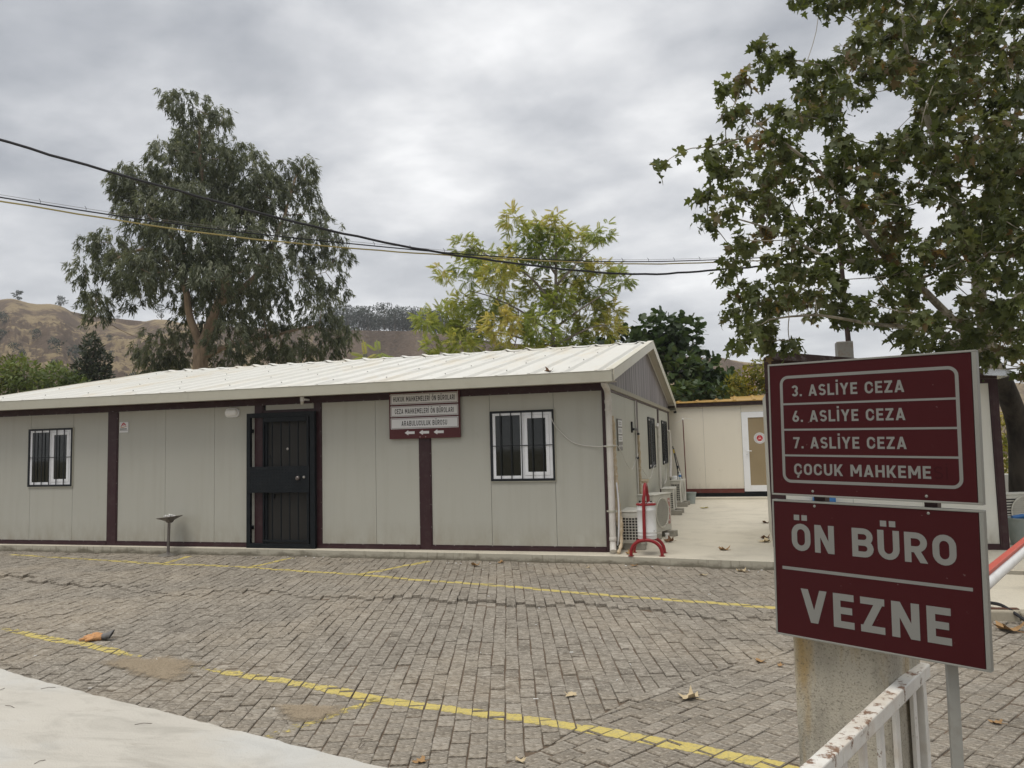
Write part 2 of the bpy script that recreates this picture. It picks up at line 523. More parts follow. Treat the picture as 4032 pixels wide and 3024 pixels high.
def glyph(ch, w):
    """-> (advance width, [(kind, points)]); cap height 1, stroke w"""
    h = w / 2; W = 0.68; S = []
    a = (W - w) / 2
    if ch == ' ': return 0.30, S
    if ch == '.': return w, [('S', [(0, h), (w, h)])]
    if ch in 'Iİ':
        S = [('S', [(h, 0), (h, 1)])]
        if ch == 'İ': S.append(('S', [(0, 1.12 + h), (w, 1.12 + h)]))
        return w, S
    if ch in 'EFL':
        W = 0.56
        S = [('S', [(h, 0), (h, 1)]), ('S', [(w, h), (W, h)])]
        if ch == 'E': S += [('S', [(w, 1 - h), (W, 1 - h)]), ('S', [(w, 0.51), (W - 0.05, 0.51)])]
    elif ch == 'H': S = [('S', [(h, 0), (h, 1)]), ('S', [(W - h, 0), (W - h, 1)]), ('S', [(w, .5), (W - w, .5)])]
    elif ch in 'NM':
        if ch == 'M': W = 0.86
        S = [('S', [(h, 0), (h, 1)]), ('S', [(W - h, 0), (W - h, 1)])]
        if ch == 'N': S.append(('D', [(h * 1.1, 1), (W - h * 1.1, 0)]))
        else: S += [('D', [(h * 1.1, 1), (W / 2, .28)]), ('D', [(W - h * 1.1, 1), (W / 2, .28)])]
    elif ch == 'A':
        W = 0.74; S = [('D', [(h * 1.05, 0), (W / 2, 1)]), ('D', [(W - h * 1.05, 0), (W / 2, 1)]), ('S', [(.2, .27), (W - .2, .27)])]
    elif ch == 'V': W = 0.74; S = [('D', [(h * 1.05, 1), (W / 2, 0)]), ('D', [(W - h * 1.05, 1), (W / 2, 0)])]
    elif ch == 'Y': W = 0.72; S = [('D', [(h * 1.1, 1), (W / 2, .42)]), ('D', [(W - h * 1.1, 1), (W / 2, .42)]), ('S', [(W / 2, 0), (W / 2, .46)])]
    elif ch == 'Z': W = 0.62; S = [('S', [(0, 1 - h), (W, 1 - h)]), ('S', [(0, h), (W, h)]), ('D', [(W - w * .62, 1 - h), (w * .62, h)])]
    elif ch == 'K': S = [('S', [(h, 0), (h, 1)]), ('D', [(w, .36), (W - w * .55, 1)]), ('D', [(W * .40, .58), (W - w * .5, 0)])]
    elif ch in 'OÖ':
        S = [('C', arc(W / 2, 1 - h - a * 1.1, a, a * 1.1, 0, 180) + arc(W / 2, h + a * 1.1, a, a * 1.1, 180, 360))]
        if ch == 'Ö': S += [('S', [(.10, 1.12 + h), (.10 + w, 1.12 + h)]), ('S', [(W - .10 - w, 1.12 + h), (W - .10, 1.12 + h)])]
    elif ch in 'CÇ':
        S = [('P', [(W - h, .68)] + arc(W / 2, 1 - h - a * 1.1, a, a * 1.1, 0, 180) + arc(W / 2, h + a * 1.1, a, a * 1.1, 180, 360) + [(W - h, .32)])]
        if ch == 'Ç': S += [('S', [(W / 2, -.02), (W / 2 + .06, -.12)]), ('S', [(W / 2 + .07, -.17), (W / 2 - .10, -.17)])]
    elif ch in 'UÜ':
        S = [('P', [(h, 1)] + arc(W / 2, h + a * 1.1, a, a * 1.1, 180, 360) + [(W - h, 1)])]
        if ch == 'Ü': S += [('S', [(.10, 1.12 + h), (.10 + w, 1.12 + h)]), ('S', [(W - .10 - w, 1.12 + h), (W - .10, 1.12 + h)])]
    elif ch == 'S':
        W = 0.62; a = (W - w) / 2; ry = (1 - w) / 4
        S = [('P', arc(W / 2, 1 - h - ry, a, ry, 22, 265) + arc(W / 2, h + ry, a, ry, 85, -158))]
    elif ch in 'BR':
        rt = (.5 - h) / 2; yb = .5 if ch == 'B' else .44
        rt = (1 - h - yb) / 2
        S = [('S', [(h, 0), (h, 1)]), ('P', [(w * .9, 1 - h)] + arc(W - h - rt, 1 - h - rt, rt, rt, 90, -90) + [(w * .9, yb)])]
        if ch == 'B':
            rb = (.5 - h) / 2; S.append(('P', [(w * .9, .5)] + arc(W - h - rb + .02, h + rb, rb, rb, 90, -90) + [(w * .9, h)]))
        else: S.append(('D', [(W * .50, yb), (W - w * .52, 0)]))
    elif ch == '3':
        W = 0.58; a = (W - w) / 2; ry = (1 - w) / 4
        S = [('P', arc(W / 2, 1 - h - ry, a, ry, 160, -88)), ('P', arc(W / 2, h + ry, a, ry, 88, -160))]
    elif ch == '6':
        W = 0.60; a = (W - w) / 2
        S = [('C', arc(W / 2, h + a, a, a, 0, 360, 20)[:-1]), ('D', [(h * 1.35, .42), (W * .62, 1)])]
    elif ch == '7': W = 0.58; S = [('S', [(0, 1 - h), (W, 1 - h)]), ('D', [(W - w * .58, 1 - h), (W * .33, 0)])]
    return W, S


def strokes(S, w, ext=0.3):
    """-> list of convex polygons in glyph units"""
    h = w / 2; out = []
    for kind, pts in S:
        if kind in 'SD':
            (x0, y0), (x1, y1) = pts; L = math.hypot(x1 - x0, y1 - y0); dx, dy = (x1 - x0) / L, (y1 - y0) / L
            nx, ny = -dy * h, dx * h
            if kind == 'D':
                e0 = ext if y0 in (0, 1) else 0; e1 = ext if y1 in (0, 1) else 0
                x0 -= dx * e0; y0 -= dy * e0; x1 += dx * e1; y1 += dy * e1
            q = [(x0 + nx, y0 + ny), (x1 + nx, y1 + ny), (x1 - nx, y1 - ny), (x0 - nx, y0 - ny)]
            if kind == 'D': q = clip_y(q, 0, 1)
            if q: out.append([q])
        else:
            closed = kind == 'C'; n = len(pts); L_, R_ = [], []
            for i, p in enumerate(pts):
                a = pts[i - 1] if (i or closed) else p
                b = pts[(i + 1) % n] if (i < n - 1 or closed) else p
                d1 = np.array(p) - np.array(a); d2 = np.array(b) - np.array(p)
                if np.linalg.norm(d1) < 1e-9: d1 = d2
                if np.linalg.norm(d2) < 1e-9: d2 = d1
                d = d1 / np.linalg.norm(d1) + d2 / np.linalg.norm(d2); d /= np.linalg.norm(d)
                nn = np.array([-d[1], d[0]]) * h
                L_.append(np.array(p) + nn); R_.append(np.array(p) - nn)
            out.append([[L_[i], L_[(i + 1) % n], R_[(i + 1) % n], R_[i]] for i in range(n if closed else n - 1)])
    return out


def text(mb, s, o, ux, uz, nrm, height, width, w=0.19, gap=0.13):
    """lay s from o along ux, fitted to width; nrm points at the reader"""
    o, ux, uz, nrm = (np.array(t, float) for t in (o, ux, uz, nrm))
    items = []; x = 0
    for ch in s:
        W, S = glyph(ch, w); items.append((x, S)); x += W + gap
    sx = width / (x - gap)
    for x0, S in items:
        for i, grp in enumerate(strokes(S, w)):
            for q in grp:
                mb.poly([o + ux * ((x0 + p[0]) * sx) + uz * (p[1] * height) + nrm * (0.00012 * i) for p in q])

# ================================================================== GROUND
G = -0.12


def px_of(P):
    d = np.asarray(P, float) - CAM; z = d @ CF
    return np.stack([512 + 777.15 * (d @ CR) / z, 384 - 777.15 * (d @ CU) / z, z], -1)


RX = [-16, -8.57, -7.78, -5.25, -3.8, -1.49, -0.11, 1.28, 2.03, 3.5, 9]
RY = [-2.2, -2.44, -2.68, -3.17, -3.05, -3.25, -3.08, -3.38, -3.36, -3.3, -3.2]


def ground_h(x, y):
    """settled paving: gentle waves, and a lifted edge across the yard that fades away behind it"""
    h = 0.010 * math.sin(0.9 * x + 0.4) * math.sin(0.8 * y + 1.1) + 0.006 * math.sin(2.3 * x - 1.7 * y)
    yr = float(np.interp(x, RX, RY)) + 0.10 * math.sin(2.9 * x) + 0.05 * math.sin(7.1 * x + 1)
    d = y - yr
    amp = 0.022 * (0.25 + 0.95 * max(0.0, math.sin(0.9 * x + 2.5) * 0.6 + 0.35))
    if x > 3: amp *= 0.4
    if d > 0: h += amp * math.exp(-d / 0.55)
    else: h -= 0.012 * math.exp(d / 0.5)
    edge = min(1.0, max(0.0, (-1.0 - y) / 0.8))
    return h * (0.35 + 0.65 * edge)


def m_ground_far():
    t = NT('dry_earth')
    col = t.mix(t.noise(0.05, 6, 0.6), (0.20, 0.16, 0.10), (0.30, 0.24, 0.14))
    col = t.mix(t.ramp(t.noise(0.6, 7, 0.6), [(0.5, 0.0), (0.65, 0.6)]), col, (0.10, 0.10, 0.045))
    return t.done(t.bsdf(col, 0.95, 0, None, 0.1))


mb = MB(); NS = 48
ring = [(-40 + 560 * math.cos(2 * math.pi * k / NS), 100 + 500 * math.sin(2 * math.pi * k / NS), -0.6) for k in range(NS)]
mb.poly(ring)
tag(mb.build('ground', m_ground_far()), kind='structure')


def m_bed():
    t = NT('joint_sand')
    col = t.mix(t.noise(7, 6, 0.6), (0.095, 0.068, 0.048), (0.20, 0.155, 0.115))
    return t.done(t.bsdf(col, 0.95, 0, t.bump(t.noise(90, 4), 0.5, 0.01), 0.1))


# bed of sand between the pavers, and the yard beyond the paving seen
mb = MB(); NX, NY = 130, 70
xs = np.linspace(-22, 11, NX); ys = np.linspace(-16, 1.0, NY)
for j in range(NY):
    for i in range(NX):
        mb.v.append((xs[i], ys[j], G - 0.0085 + min(ground_h(xs[i], ys[j] + t_) for t_ in (-.36, -.18, 0, .18, .36))))
for j in range(NY - 1):
    for i in range(NX - 1):
        a = j * NX + i; mb.f.append((a, a + 1, a + NX + 1, a + NX))
pavement = tag(mb.build('pavement', m_bed(), smooth=True), kind='structure')


def m_paver():
    t = NT('grey_paver')
    col = t.ramp(t.attr(), [(0.0, (0.165, 0.146, 0.118)), (0.30, (0.235, 0.209, 0.171)), (0.75, (0.275, 0.246, 0.203)), (1.0, (0.345, 0.312, 0.262))])
    col = t.mix(t.ramp(t.noise(0.55, 5, 0.6), [(0.45, 0.0), (0.7, 0.5)]), col, (0.42, 0.345, 0.25))
    col = t.mix(t.ramp(t.noise(1.6, 7, 0.65, None, 0.5), [(0.52, 0.0), (0.70, 0.6)]), col, (0.18, 0.158, 0.13))
    col = t.mix(t.ramp(t.noise(75, 4, 0.7), [(0.33, 0.55), (0.48, 0.0)]), col, (0.13, 0.11, 0.088))
    col = t.mix(t.ramp(t.noise(60, 3, 0.6, t.mapping((1, 1, 1), (3, 3, 3))), [(0.57, 0.0), (0.68, 0.7)]), col, (0.52, 0.48, 0.42))
    col = t.mix(t.ramp(t.noise(26, 5, 0.65, t.mapping((1, 1, 1), (8, 1, 3))), [(0.50, 0.0), (0.66, 0.5)]), col, (0.42, 0.385, 0.325))
    rg = t.noise(1.0, 7, 0.7, t.mapping((20, 44, 20), (0, 0, 0), (0, 0, -0.25)), 0.6)        # split-face roughness, coarser across than along
    col = t.mix(t.ramp(rg, [(0.36, 0.75), (0.50, 0.0)]), col, (0.115, 0.098, 0.078))
    col = t.mix(t.ramp(rg, [(0.53, 0.0), (0.68, 0.8)]), col, (0.50, 0.46, 0.395))
    h = t.mix(0.5, rg, t.noise(120, 4, .6))
    return t.done(t.bsdf(col, 0.9, 0, t.bump(h, 0.9, 0.010), 0.2))


M_PAVER = m_paver()
SLAB_EDGE_X = [-13.5, -11, -6, -3, 0.13, 2.22, 4.5, 9.0]
SLAB_EDGE_Y = [-0.10, -0.10, -0.14, -0.21, -0.34, -0.62, -0.95, -1.5]
APR_X = [-9.0, -6.5, -5.2, -3.88, -3.29, -2.57, -1.95, -1.5, -0.77, 0.06, 0.9, 1.6]
APR_Y = [-4.85, -5.60, -6.02, -6.44, -6.62, -6.82, -6.99, -7.11, -7.31, -7.53, -7.77, -7.97]


def slab_y(x): return float(np.interp(x, SLAB_EDGE_X, SLAB_EDGE_Y))


def apron_y(x): return float(np.interp(x, APR_X, APR_Y))


ZB = [(0.45, -7.6), (0.78, -6.98), (1.12, -6.06), (1.68, -5.19), (2.6, -4.1), (3.6, -2.9)]       # seam between the two laying directions


def side(x, y):
    """>0 on the right of the seam"""
    yy = [p[1] for p in ZB]; xx = [p[0] for p in ZB]
    return x - float(np.interp(y, yy, xx))


def clip_half(poly, a, b, c):
    """keep a*x+b*y+c >= 0"""
    out = []
    for i in range(len(poly)):
        p, q = poly[i - 1], poly[i]
        dp, dq = a * p[0] + b * p[1] + c, a * q[0] + b * q[1] + c
        if (dp >= 0) != (dq >= 0):
            t_ = dp / (dp - dq); out.append((p[0] + t_ * (q[0] - p[0]), p[1] + t_ * (q[1] - p[1])))
        if dq >= 0: out.append(q)
    return out


def clip_seam(poly, keep_right):
    cy = sum(p[1] for p in poly) / len(poly)
    k_ = 0
    while k_ < len(ZB) - 2 and cy > ZB[k_ + 1][1]: k_ += 1
    (x0, y0), (x1, y1) = ZB[k_], ZB[k_ + 1]
    a, b = (y1 - y0), -(x1 - x0); n_ = math.hypot(a, b); a, b = a / n_, b / n_
    c = -(a * x0 + b * y0)
    s_ = 1 if keep_right else -1
    return clip_half(poly, s_ * a, s_ * b, s_ * c - 0.003)


rp = random.Random(3)
PAV = []          # (polygon, centre, plane, tint)
for zone, ang, x_lo, x_hi in ((0, -17.0, -16, 4.2), (1, 31.0, 0.2, 8.5)):
    th = math.radians(ang); eu = (math.cos(th), -math.sin(th)); ev = (math.sin(th), math.cos(th))
    CW, CL, J = 0.106, 0.195, 0.0028
    for iu in range(-200, 200):
        off = 0.5 * CL * (iu % 2) + rp.uniform(-0.03, 0.03)
        for iv in range(-110, 110):
            u0 = iu * CW; v0 = iv * CL + off; uc = u0 + CW / 2; vc = v0 + CL / 2
            cx = -1.5 + eu[0] * uc + ev[0] * vc; cy = -4.0 + eu[1] * uc + ev[1] * vc
            if not (x_lo < cx < x_hi and -9.6 < cy < slab_y(cx) + 0.10): continue
            if cx < 1.4 and cy < apron_y(cx) - 0.14: continue
            if cx >= 1.4 and cy < -9.4: continue
            sd_ = side(cx, cy)
            if (zone == 0 and sd_ > 0.16) or (zone == 1 and sd_ < -0.16): continue
            q = px_of([[cx, cy, G]])[0]
            if q[2] < 0.3 or not (-420 < q[0] < 1450 and q[1] < 1150): continue
            wob = 0.010 * math.sin(0.9 * vc + 0.9 * uc) + 0.0035 * math.sin(5.3 * vc + iu * 1.7)
            ja = rp.uniform(-0.014, 0.014)
            poly = []
            for su, sv in ((0, 0), (1, 0), (1, 1), (0, 1)):
                uu = uc + (su - .5) * (CW - 2 * J) + wob + rp.uniform(-.0022, .0022); vv = vc + (sv - .5) * (CL - .0135) + rp.uniform(-.003, .003)
                du, dv = uu - uc, vv - vc; uu, vv = uc + du - ja * dv, vc + dv + ja * du
                poly.append((-1.5 + eu[0] * uu + ev[0] * vv, -4.0 + eu[1] * uu + ev[1] * vv))
            if abs(sd_) < 0.2:
                poly = clip_seam(poly, zone == 1)
                if len(poly) < 3: continue
                ar = abs(sum(poly[i - 1][0] * poly[i][1] - poly[i][0] * poly[i - 1][1] for i in range(len(poly)))) / 2
                if ar < 0.002: continue
            e_ = 0.06; z0 = G + ground_h(cx, cy) + rp.gauss(0, 0.0030)
            ga = (ground_h(cx + e_, cy) - ground_h(cx - e_, cy)) / (2 * e_); gb = (ground_h(cx, cy + e_) - ground_h(cx, cy - e_)) / (2 * e_)
            ga = max(-.06, min(.06, ga)) + rp.gauss(0, 0.008); gb = max(-.06, min(.06, gb)) + rp.gauss(0, 0.008)
            tint = min(1, max(0, rp.gauss(0.5, 0.2) + (0.15 if rp.random() < .04 else 0) - (0.4 if rp.random() < .05 else 0)))
            PAV.append((poly, (cx, cy), (z0, ga, gb), tint, q))


def paver_geom(pv):
    poly, (cx, cy), (z0, ga, gb), tint, q = pv
    n = len(poly); gx = sum(p[0] for p in poly) / n; gy = sum(p[1] for p in poly) / n
    zt = lambda x, y: z0 + ga * (x - cx) + gb * (y - cy)
    top = []
    for x, y in poly:
        dx, dy = gx - x, gy - y; L = math.hypot(dx, dy) + 1e-9; k_ = min(0.0065 * 1.4 / L, 0.4)
        top.append((x + dx * k_, y + dy * k_, zt(x, y)))
    mid = [(x, y, zt(x, y) - 0.0045) for x, y in poly]
    bot = [(x, y, zt(x, y) - 0.045) for x, y in poly]
    f = [tuple(range(n))]
    for i in range(n):
        j = (i + 1) % n
        f.append((n + i, n + j, j, i)); f.append((2 * n + i, 2 * n + j, n + j, n + i))
    return top + mid + bot, f


def tint_attr(me, vals):
    a = me.attributes.new('tint', 'FLOAT', 'POINT'); a.data.foreach_set('value', np.asarray(vals, np.float32))


def in_view(q): return -6 < q[0] < 1030 and q[1] < 772


vis = sorted((i for i in range(len(PAV)) if in_view(PAV[i][4])), key=lambda i: PAV[i][4][2])
near = set(vis[:300])
for i in vis[:300]:
    v, f = paver_geom(PAV[i])
    c = np.array([*PAV[i][1], PAV[i][2][0]])
    me = bpy.data.meshes.new('paver'); me.from_pydata([tuple(np.array(p) - c) for p in v], [], f); me.materials.append(M_PAVER)
    tint_attr(me, [PAV[i][3]] * len(v))
    o = bpy.data.objects.new('paver', me); COL.objects.link(o); o.parent = pavement; o.location = c
V, F, T = [], [], []
for i, pv in enumerate(PAV):
    if i in near: continue
    v, f = paver_geom(pv); b = len(V); V += v; F += [tuple(b + k_ for k_ in q) for q in f]; T += [pv[3]] * len(v)
me = bpy.data.meshes.new('pavers'); me.from_pydata(V, [], F); me.materials.append(M_PAVER); tint_attr(me, T)
o = bpy.data.objects.new('pavers', me); COL.objects.link(o); o.parent = pavement; o['kind'] = 'stuff'


# yellow parking lines: paint lying on each paver it crosses, broken at the joints
def m_yellow():
    t = NT('worn_yellow_paint')
    col = t.mix(t.noise(14, 6, 0.6), (0.52, 0.41, 0.10), (0.60, 0.50, 0.18))
    col = t.mix(t.ramp(t.noise(60, 4, 0.6), [(0.35, 0.5), (0.5, 0.0)]), col, (0.30, 0.25, 0.12))
    b = t.bsdf(t.mix(t.ramp(t.noise(34, 6, .65), [(.5, 0.), (.62, .5)]), col, (0.34, 0.30, 0.20)), 0.8, 0, t.bump(t.noise(120, 4), 0.5, 0.004), 0.3)
    tr = t.n('ShaderNodeBsdfTransparent')
    wear = t.math('ADD', t.math('MULTIPLY', t.noise(22, 7, 0.68), 0.62), t.math('MULTIPLY', t.noise(2.1, 4, 0.6), 0.38))
    wear = t.math('ADD', wear, t.math('MULTIPLY', t.attr('wear'), 0.16))
    wear = t.math('ADD', wear, t.math('MULTIPLY', t.math('POWER', t.math('ABSOLUTE', t.attr('across')), 3.0), 0.13))
    k_ = t.ramp(wear, [(0.515, 1.0), (0.585, 0.0)])
    mx = t.n('ShaderNodeMixShader'); t.l(k_, mx.inputs[0]); t.l(tr.outputs[0], mx.inputs[1]); t.l(b, mx.inputs[2])
    return t.done(mx.outputs[0])


M_YEL = m_yellow()


def painted_line(pts, w, label, wear=lambda s_: 0.0, wear_all=0.0):
    V, F, W_, A_ = [], [], [], []
    w = w * 1.22
    for (x0, y0), (x1, y1) in zip(pts[:-1], pts[1:]):
        L = math.hypot(x1 - x0, y1 - y0); dx, dy = (x1 - x0) / L, (y1 - y0) / L; nx, ny = -dy, dx
        for poly, c, (z0, ga, gb), tint, q in PAV:
            t_ = (c[0] - x0) * dx + (c[1] - y0) * dy; d = (c[0] - x0) * nx + (c[1] - y0) * ny
            if t_ < -0.2 or t_ > L + 0.2 or abs(d) > w + 0.16: continue
            g = [(c[0] + (x - c[0]) * 0.955, c[1] + (y - c[1]) * 0.955) for x, y in poly]
            g = clip_half(g, dx, dy, -(x0 * dx + y0 * dy)); g = clip_half(g, -dx, -dy, x1 * dx + y1 * dy) if g else g
            g = clip_half(g, nx, ny, -(x0 * nx + y0 * ny) + w / 2) if g else g
            g = clip_half(g, -nx, -ny, (x0 * nx + y0 * ny) + w / 2) if g else g
            if len(g) < 3: continue
            b = len(V); V += [(x, y, z0 + ga * (x - c[0]) + gb * (y - c[1]) + 0.0015) for x, y in g]; F.append(tuple(range(b, b + len(g))))
            W_ += [wear(c[0]) + wear_all - .15] * len(g); A_ += [((x - x0) * nx + (y - y0) * ny) / (w / 2) for x, y in g]
    me = bpy.data.meshes.new('painted_line'); me.from_pydata(V, [], F); me.materials.append(M_YEL)
    a = me.attributes.new('wear', 'FLOAT', 'POINT'); a.data.foreach_set('value', np.array(W_, np.float32))
    a = me.attributes.new('across', 'FLOAT', 'POINT'); a.data.foreach_set('value', np.array(A_, np.float32))
    o = bpy.data.objects.new('painted_line', me); COL.objects.link(o)
    tag(o, label, None, None, 'structure')


def bump1(x, c, s_): return math.exp(-((x - c) / s_) ** 2)


painted_line([(-6.2, -4.95), (-4.85, -5.31), (-2.99, -5.86), (-2.12, -6.02), (-0.59, -6.42), (0.44, -6.59), (1.43, -6.84), (2.3, -7.09)], 0.105,
             'worn yellow line across the pavers nearest the camera', lambda x: 1.6 * bump1(x, -2.75, .45) + 0.2 * bump1(x, -4.2, .5) + .7 * bump1(x, -5.3, .35) - 0.25 * (x > -0.7) - .1)
painted_line([(-0.92, -7.20), (-0.56, -6.42)], 0.10, 'short worn yellow line running from the front line to the concrete apron', lambda x: 0.45)
painted_line([(-10.6, -0.5), (-10.0, -0.60), (-6.85, -1.13), (-5.04, -1.30), (-3.14, -1.70), (-0.85, -2.30), (0.83, -2.66), (2.6, -3.05)], 0.095,
             'long yellow line in front of the white building', lambda x: 0.6 * bump1(x, -9.5, 1.2) + .1 * bump1(x, -2.9, 1) - 0.5)
painted_line([(-6.86, -1.10), (-6.97, -0.35)], 0.09, 'short yellow line ending at the kerb by the ashtray', lambda x: -0.3)
painted_line([(-5.17, -1.24), (-5.05, -0.30)], 0.09, 'short yellow line ending at the kerb below the barred door', lambda x: -0.2)
painted_line([(-3.15, -1.66), (-2.68, -0.38)], 0.10, 'short yellow line ending at the kerb under the court sign', lambda x: -0.4)

# raised concrete platform the buildings stand on
mb = MB()
nx_ = 60; xs = np.linspace(-13.5, 9, nx_)
front = [(x, slab_y(x) + 0.008 * math.sin(9 * x) + rp.uniform(-.006, .006)) for x in xs]
for (x0, y0), (x1, y1) in zip(front[:-1], front[1:]):
    mb.poly([(x0, y0 + .012, 0), (x1, y1 + .012, 0), (x1, 16, 0), (x0, 16, 0)])
    mb.poly([(x0, y0, -0.012), (x1, y1, -0.012), (x1, y1 + .012, 0), (x0, y0 + .012, 0)])
slab = tag(mb.build('platform', m_slab), kind='structure')
def m_kerbface():
    t = NT('stained_kerb')
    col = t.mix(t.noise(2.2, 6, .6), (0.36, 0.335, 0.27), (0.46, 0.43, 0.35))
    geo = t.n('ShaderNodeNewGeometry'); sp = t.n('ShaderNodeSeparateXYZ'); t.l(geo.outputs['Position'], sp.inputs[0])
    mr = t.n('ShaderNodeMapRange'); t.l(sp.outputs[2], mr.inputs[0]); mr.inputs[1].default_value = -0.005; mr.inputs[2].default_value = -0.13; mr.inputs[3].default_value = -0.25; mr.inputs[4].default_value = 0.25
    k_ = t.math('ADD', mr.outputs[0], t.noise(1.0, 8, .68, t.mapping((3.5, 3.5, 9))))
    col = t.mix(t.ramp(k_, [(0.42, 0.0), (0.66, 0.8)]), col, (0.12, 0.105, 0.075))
    col = t.mix(t.ramp(t.noise(1.0, 6, .65, t.mapping((14, 14, 2))), [(0.56, 0.0), (0.68, 0.6)]), col, (0.13, 0.115, 0.085))
    return t.done(t.bsdf(col, .9, 0, t.bump(t.noise(60, 5, .65), .5, .008), .2))
mb = MB()
for (x0, y0), (x1, y1) in zip(front[:-1], front[1:]):
    mb.poly([(x0, y0 - .008, -0.3), (x1, y1 - .008, -0.3), (x1, y1 - .001, -0.013), (x0, y0 - .001, -0.013)])
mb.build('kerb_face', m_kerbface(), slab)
# low step before the far cabin
mb = MB().box(-2.0, 8.0, 10.30, 10.62, -0.1, 0.055)
tag(mb.build('step', m_slab, bevel=0.01), kind='structure')

# pale concrete apron by the camera
mb = MB()
n_ = 180; xs = np.linspace(-9, 1.6, n_)
edge = [(x, apron_y(x) + 0.004 * math.sin(6.1 * x) + 0.005 * math.sin(23 * x + 1) + rp.uniform(-.007, .007)) for x in xs]
for (x0, y0), (x1, y1) in zip(edge[:-1], edge[1:]):
    zt = -0.085
    mb.poly([(x0, y0 - .02, zt), (x0, -15, zt), (x1, -15, zt), (x1, y1 - .02, zt)])
    mb.poly([(x0, y0 - .005, zt - .008), (x0, y0 - .02, zt), (x1, y1 - .02, zt), (x1, y1 - .005, zt - .008)])
    mb.poly([(x0, y0, -0.16), (x0, y0 - .005, zt - .008), (x1, y1 - .005, zt - .008), (x1, y1, -0.16)])
tag(mb.build('apron', m_apron, smooth=False), kind='structure')


# drifts of sand over the joints
def m_sand():
    t = NT('brown_sand')
    col = t.mix(t.noise(8, 6, 0.65), (0.30, 0.24, 0.165), (0.46, 0.38, 0.275))
    col = t.mix(t.ramp(t.noise(90, 4, 0.7), [(0.36, 0.7), (0.5, 0.0)]), col, (0.12, 0.085, 0.05))
    b = t.bsdf(col, 0.95, 0, t.bump(t.noise(110, 4), 0.6, 0.01), 0.1)
    tr = t.n('ShaderNodeBsdfTransparent')
    k_ = t.ramp(t.math('ADD', t.attr('tint'), t.math('MULTIPLY', t.noise(16, 7, 0.7), 0.9)), [(0.66, 0.0), (1.45, 0.75)])
    mx = t.n('ShaderNodeMixShader'); t.l(k_, mx.inputs[0]); t.l(tr.outputs[0], mx.inputs[1]); t.l(b, mx.inputs[2])
    return t.done(mx.outputs[0])


M_SAND = m_sand()


def sand(cx, cy, rx, ry, ang, hgt):
    V, F, T = [], [], []; nr, na = 10, 36; ca, sa = math.cos(ang), math.sin(ang)
    for i in range(nr + 1):
        r = i / nr
        for k_ in range(na):
            w = 2 * math.pi * k_ / na; rr = r * (1 + .18 * math.sin(3 * w + cx) + .1 * math.sin(7 * w))
            a, b = rr * rx * math.cos(w), rr * ry * math.sin(w); x, y = cx + ca * a - sa * b, cy + sa * a + ca * b
            V.append((x, y, G + ground_h(x, y) + 0.007 + hgt * (1 - r * r) ** 2)); T.append((1 - r) ** 0.8)
    for i in range(nr):
        for k_ in range(na):
            k2 = (k_ + 1) % na; F.append((i * na + k_, (i + 1) * na + k_, (i + 1) * na + k2, i * na + k2))
    me = bpy.data.meshes.new('sand'); me.from_pydata(V, [], F); me.materials.append(M_SAND); tint_attr(me, T)
    o = bpy.data.objects.new('sand', me); COL.objects.link(o); o['kind'] = 'stuff'


sand(-2.72, -6.05, 0.62, 0.30, -0.3, 0.010)
sand(-0.90, -6.76, 0.30, 0.19, -0.1, 0.010)

# ================================================================== MAIN OFFICE BUILDING
house = thing('office_building', (-6, 5.3, 0), 'long white prefabricated office building with maroon posts and a ribbed white roof', 'building')
RZ0, RSL, RY0, RYR = 2.600, 0.1943, -0.36, 5.30
RID = RZ0 + RSL * (RYR - RY0)
# core behind the panels
core = MB(); core.box(-12.2, -0.012, 0.013, 10.6, 0.0, 2.43)
core.build('wall_core', m_black, house)
FR = 0.0


def fpanel(x0, x1, z0, z1, m=m_wall):
    g = 0.0022
    return box('wall_panel', m, house, x0 + g, x1 - g, FR, 0.011, z0, z1, 0.0015)


ZB_, ZT_ = 0.075, 2.36
for x0, x1 in ((-12.2, -10.755), (-9.774, -8.99), (-8.77, -7.763), (-7.763, -6.758), (-6.758, -5.957), (-4.693, -3.728), (-3.728, -2.975), (-2.77, -1.796), (-0.787, -0.05)):
    fpanel(x0, x1, ZB_, ZT_)
for x0, x1 in ((-10.755, -9.774), (-1.796, -0.787)):
    fpanel(x0, x1, ZB_, 1.05); fpanel(x0, x1, 2.105, ZT_)
fpanel(-5.75, -4.84, 2.275, ZT_)
for x0, x1 in ((-8.99, -8.77), (-2.975, -2.77), (-5.957, -5.783), (-4.825, -4.693)):
    mb = MB().box(x0, x1, -0.016, 0.012, 0.0, ZT_)
    mb.box(x0 + 0.02, x1 - 0.02, -0.022, -0.0155, 0.0, ZT_)
    mb.build('post', m_brown, house, 0.002)
box('corner_post', m_brown, house, -0.05, 0.012, -0.016, 0.05, 0.0, 2.43, 0.002)
mb = MB().box(-12.2, -0.051, -0.02, 0.010, ZT_, 2.472); mb.box(-12.2, -0.051, -0.026, -0.0195, 2.385, 2.472)
mb.build('top_beam', m_brown, house, 0.002)
for x0, x1 in ((-12.2, -8.991), (-8.769, -6.06), (-4.76, -2.976), (-2.769, -0.051)):
    mb = MB().box(x0, x1, -0.02, 0.010, 0.0, ZB_ - 0.014); mb.box(x0, x1, -0.03, -0.0195, 0.0, 0.05); mb.box(x0, x1, -0.010, 0.010, ZB_ - 0.0135, ZB_)
    mb.build('base_rail', m_brown, house, 0.002)
box('transom_bar', m_brown, house, -5.782, -4.826, -0.014, 0.01, 2.225, 2.274, 0.002)
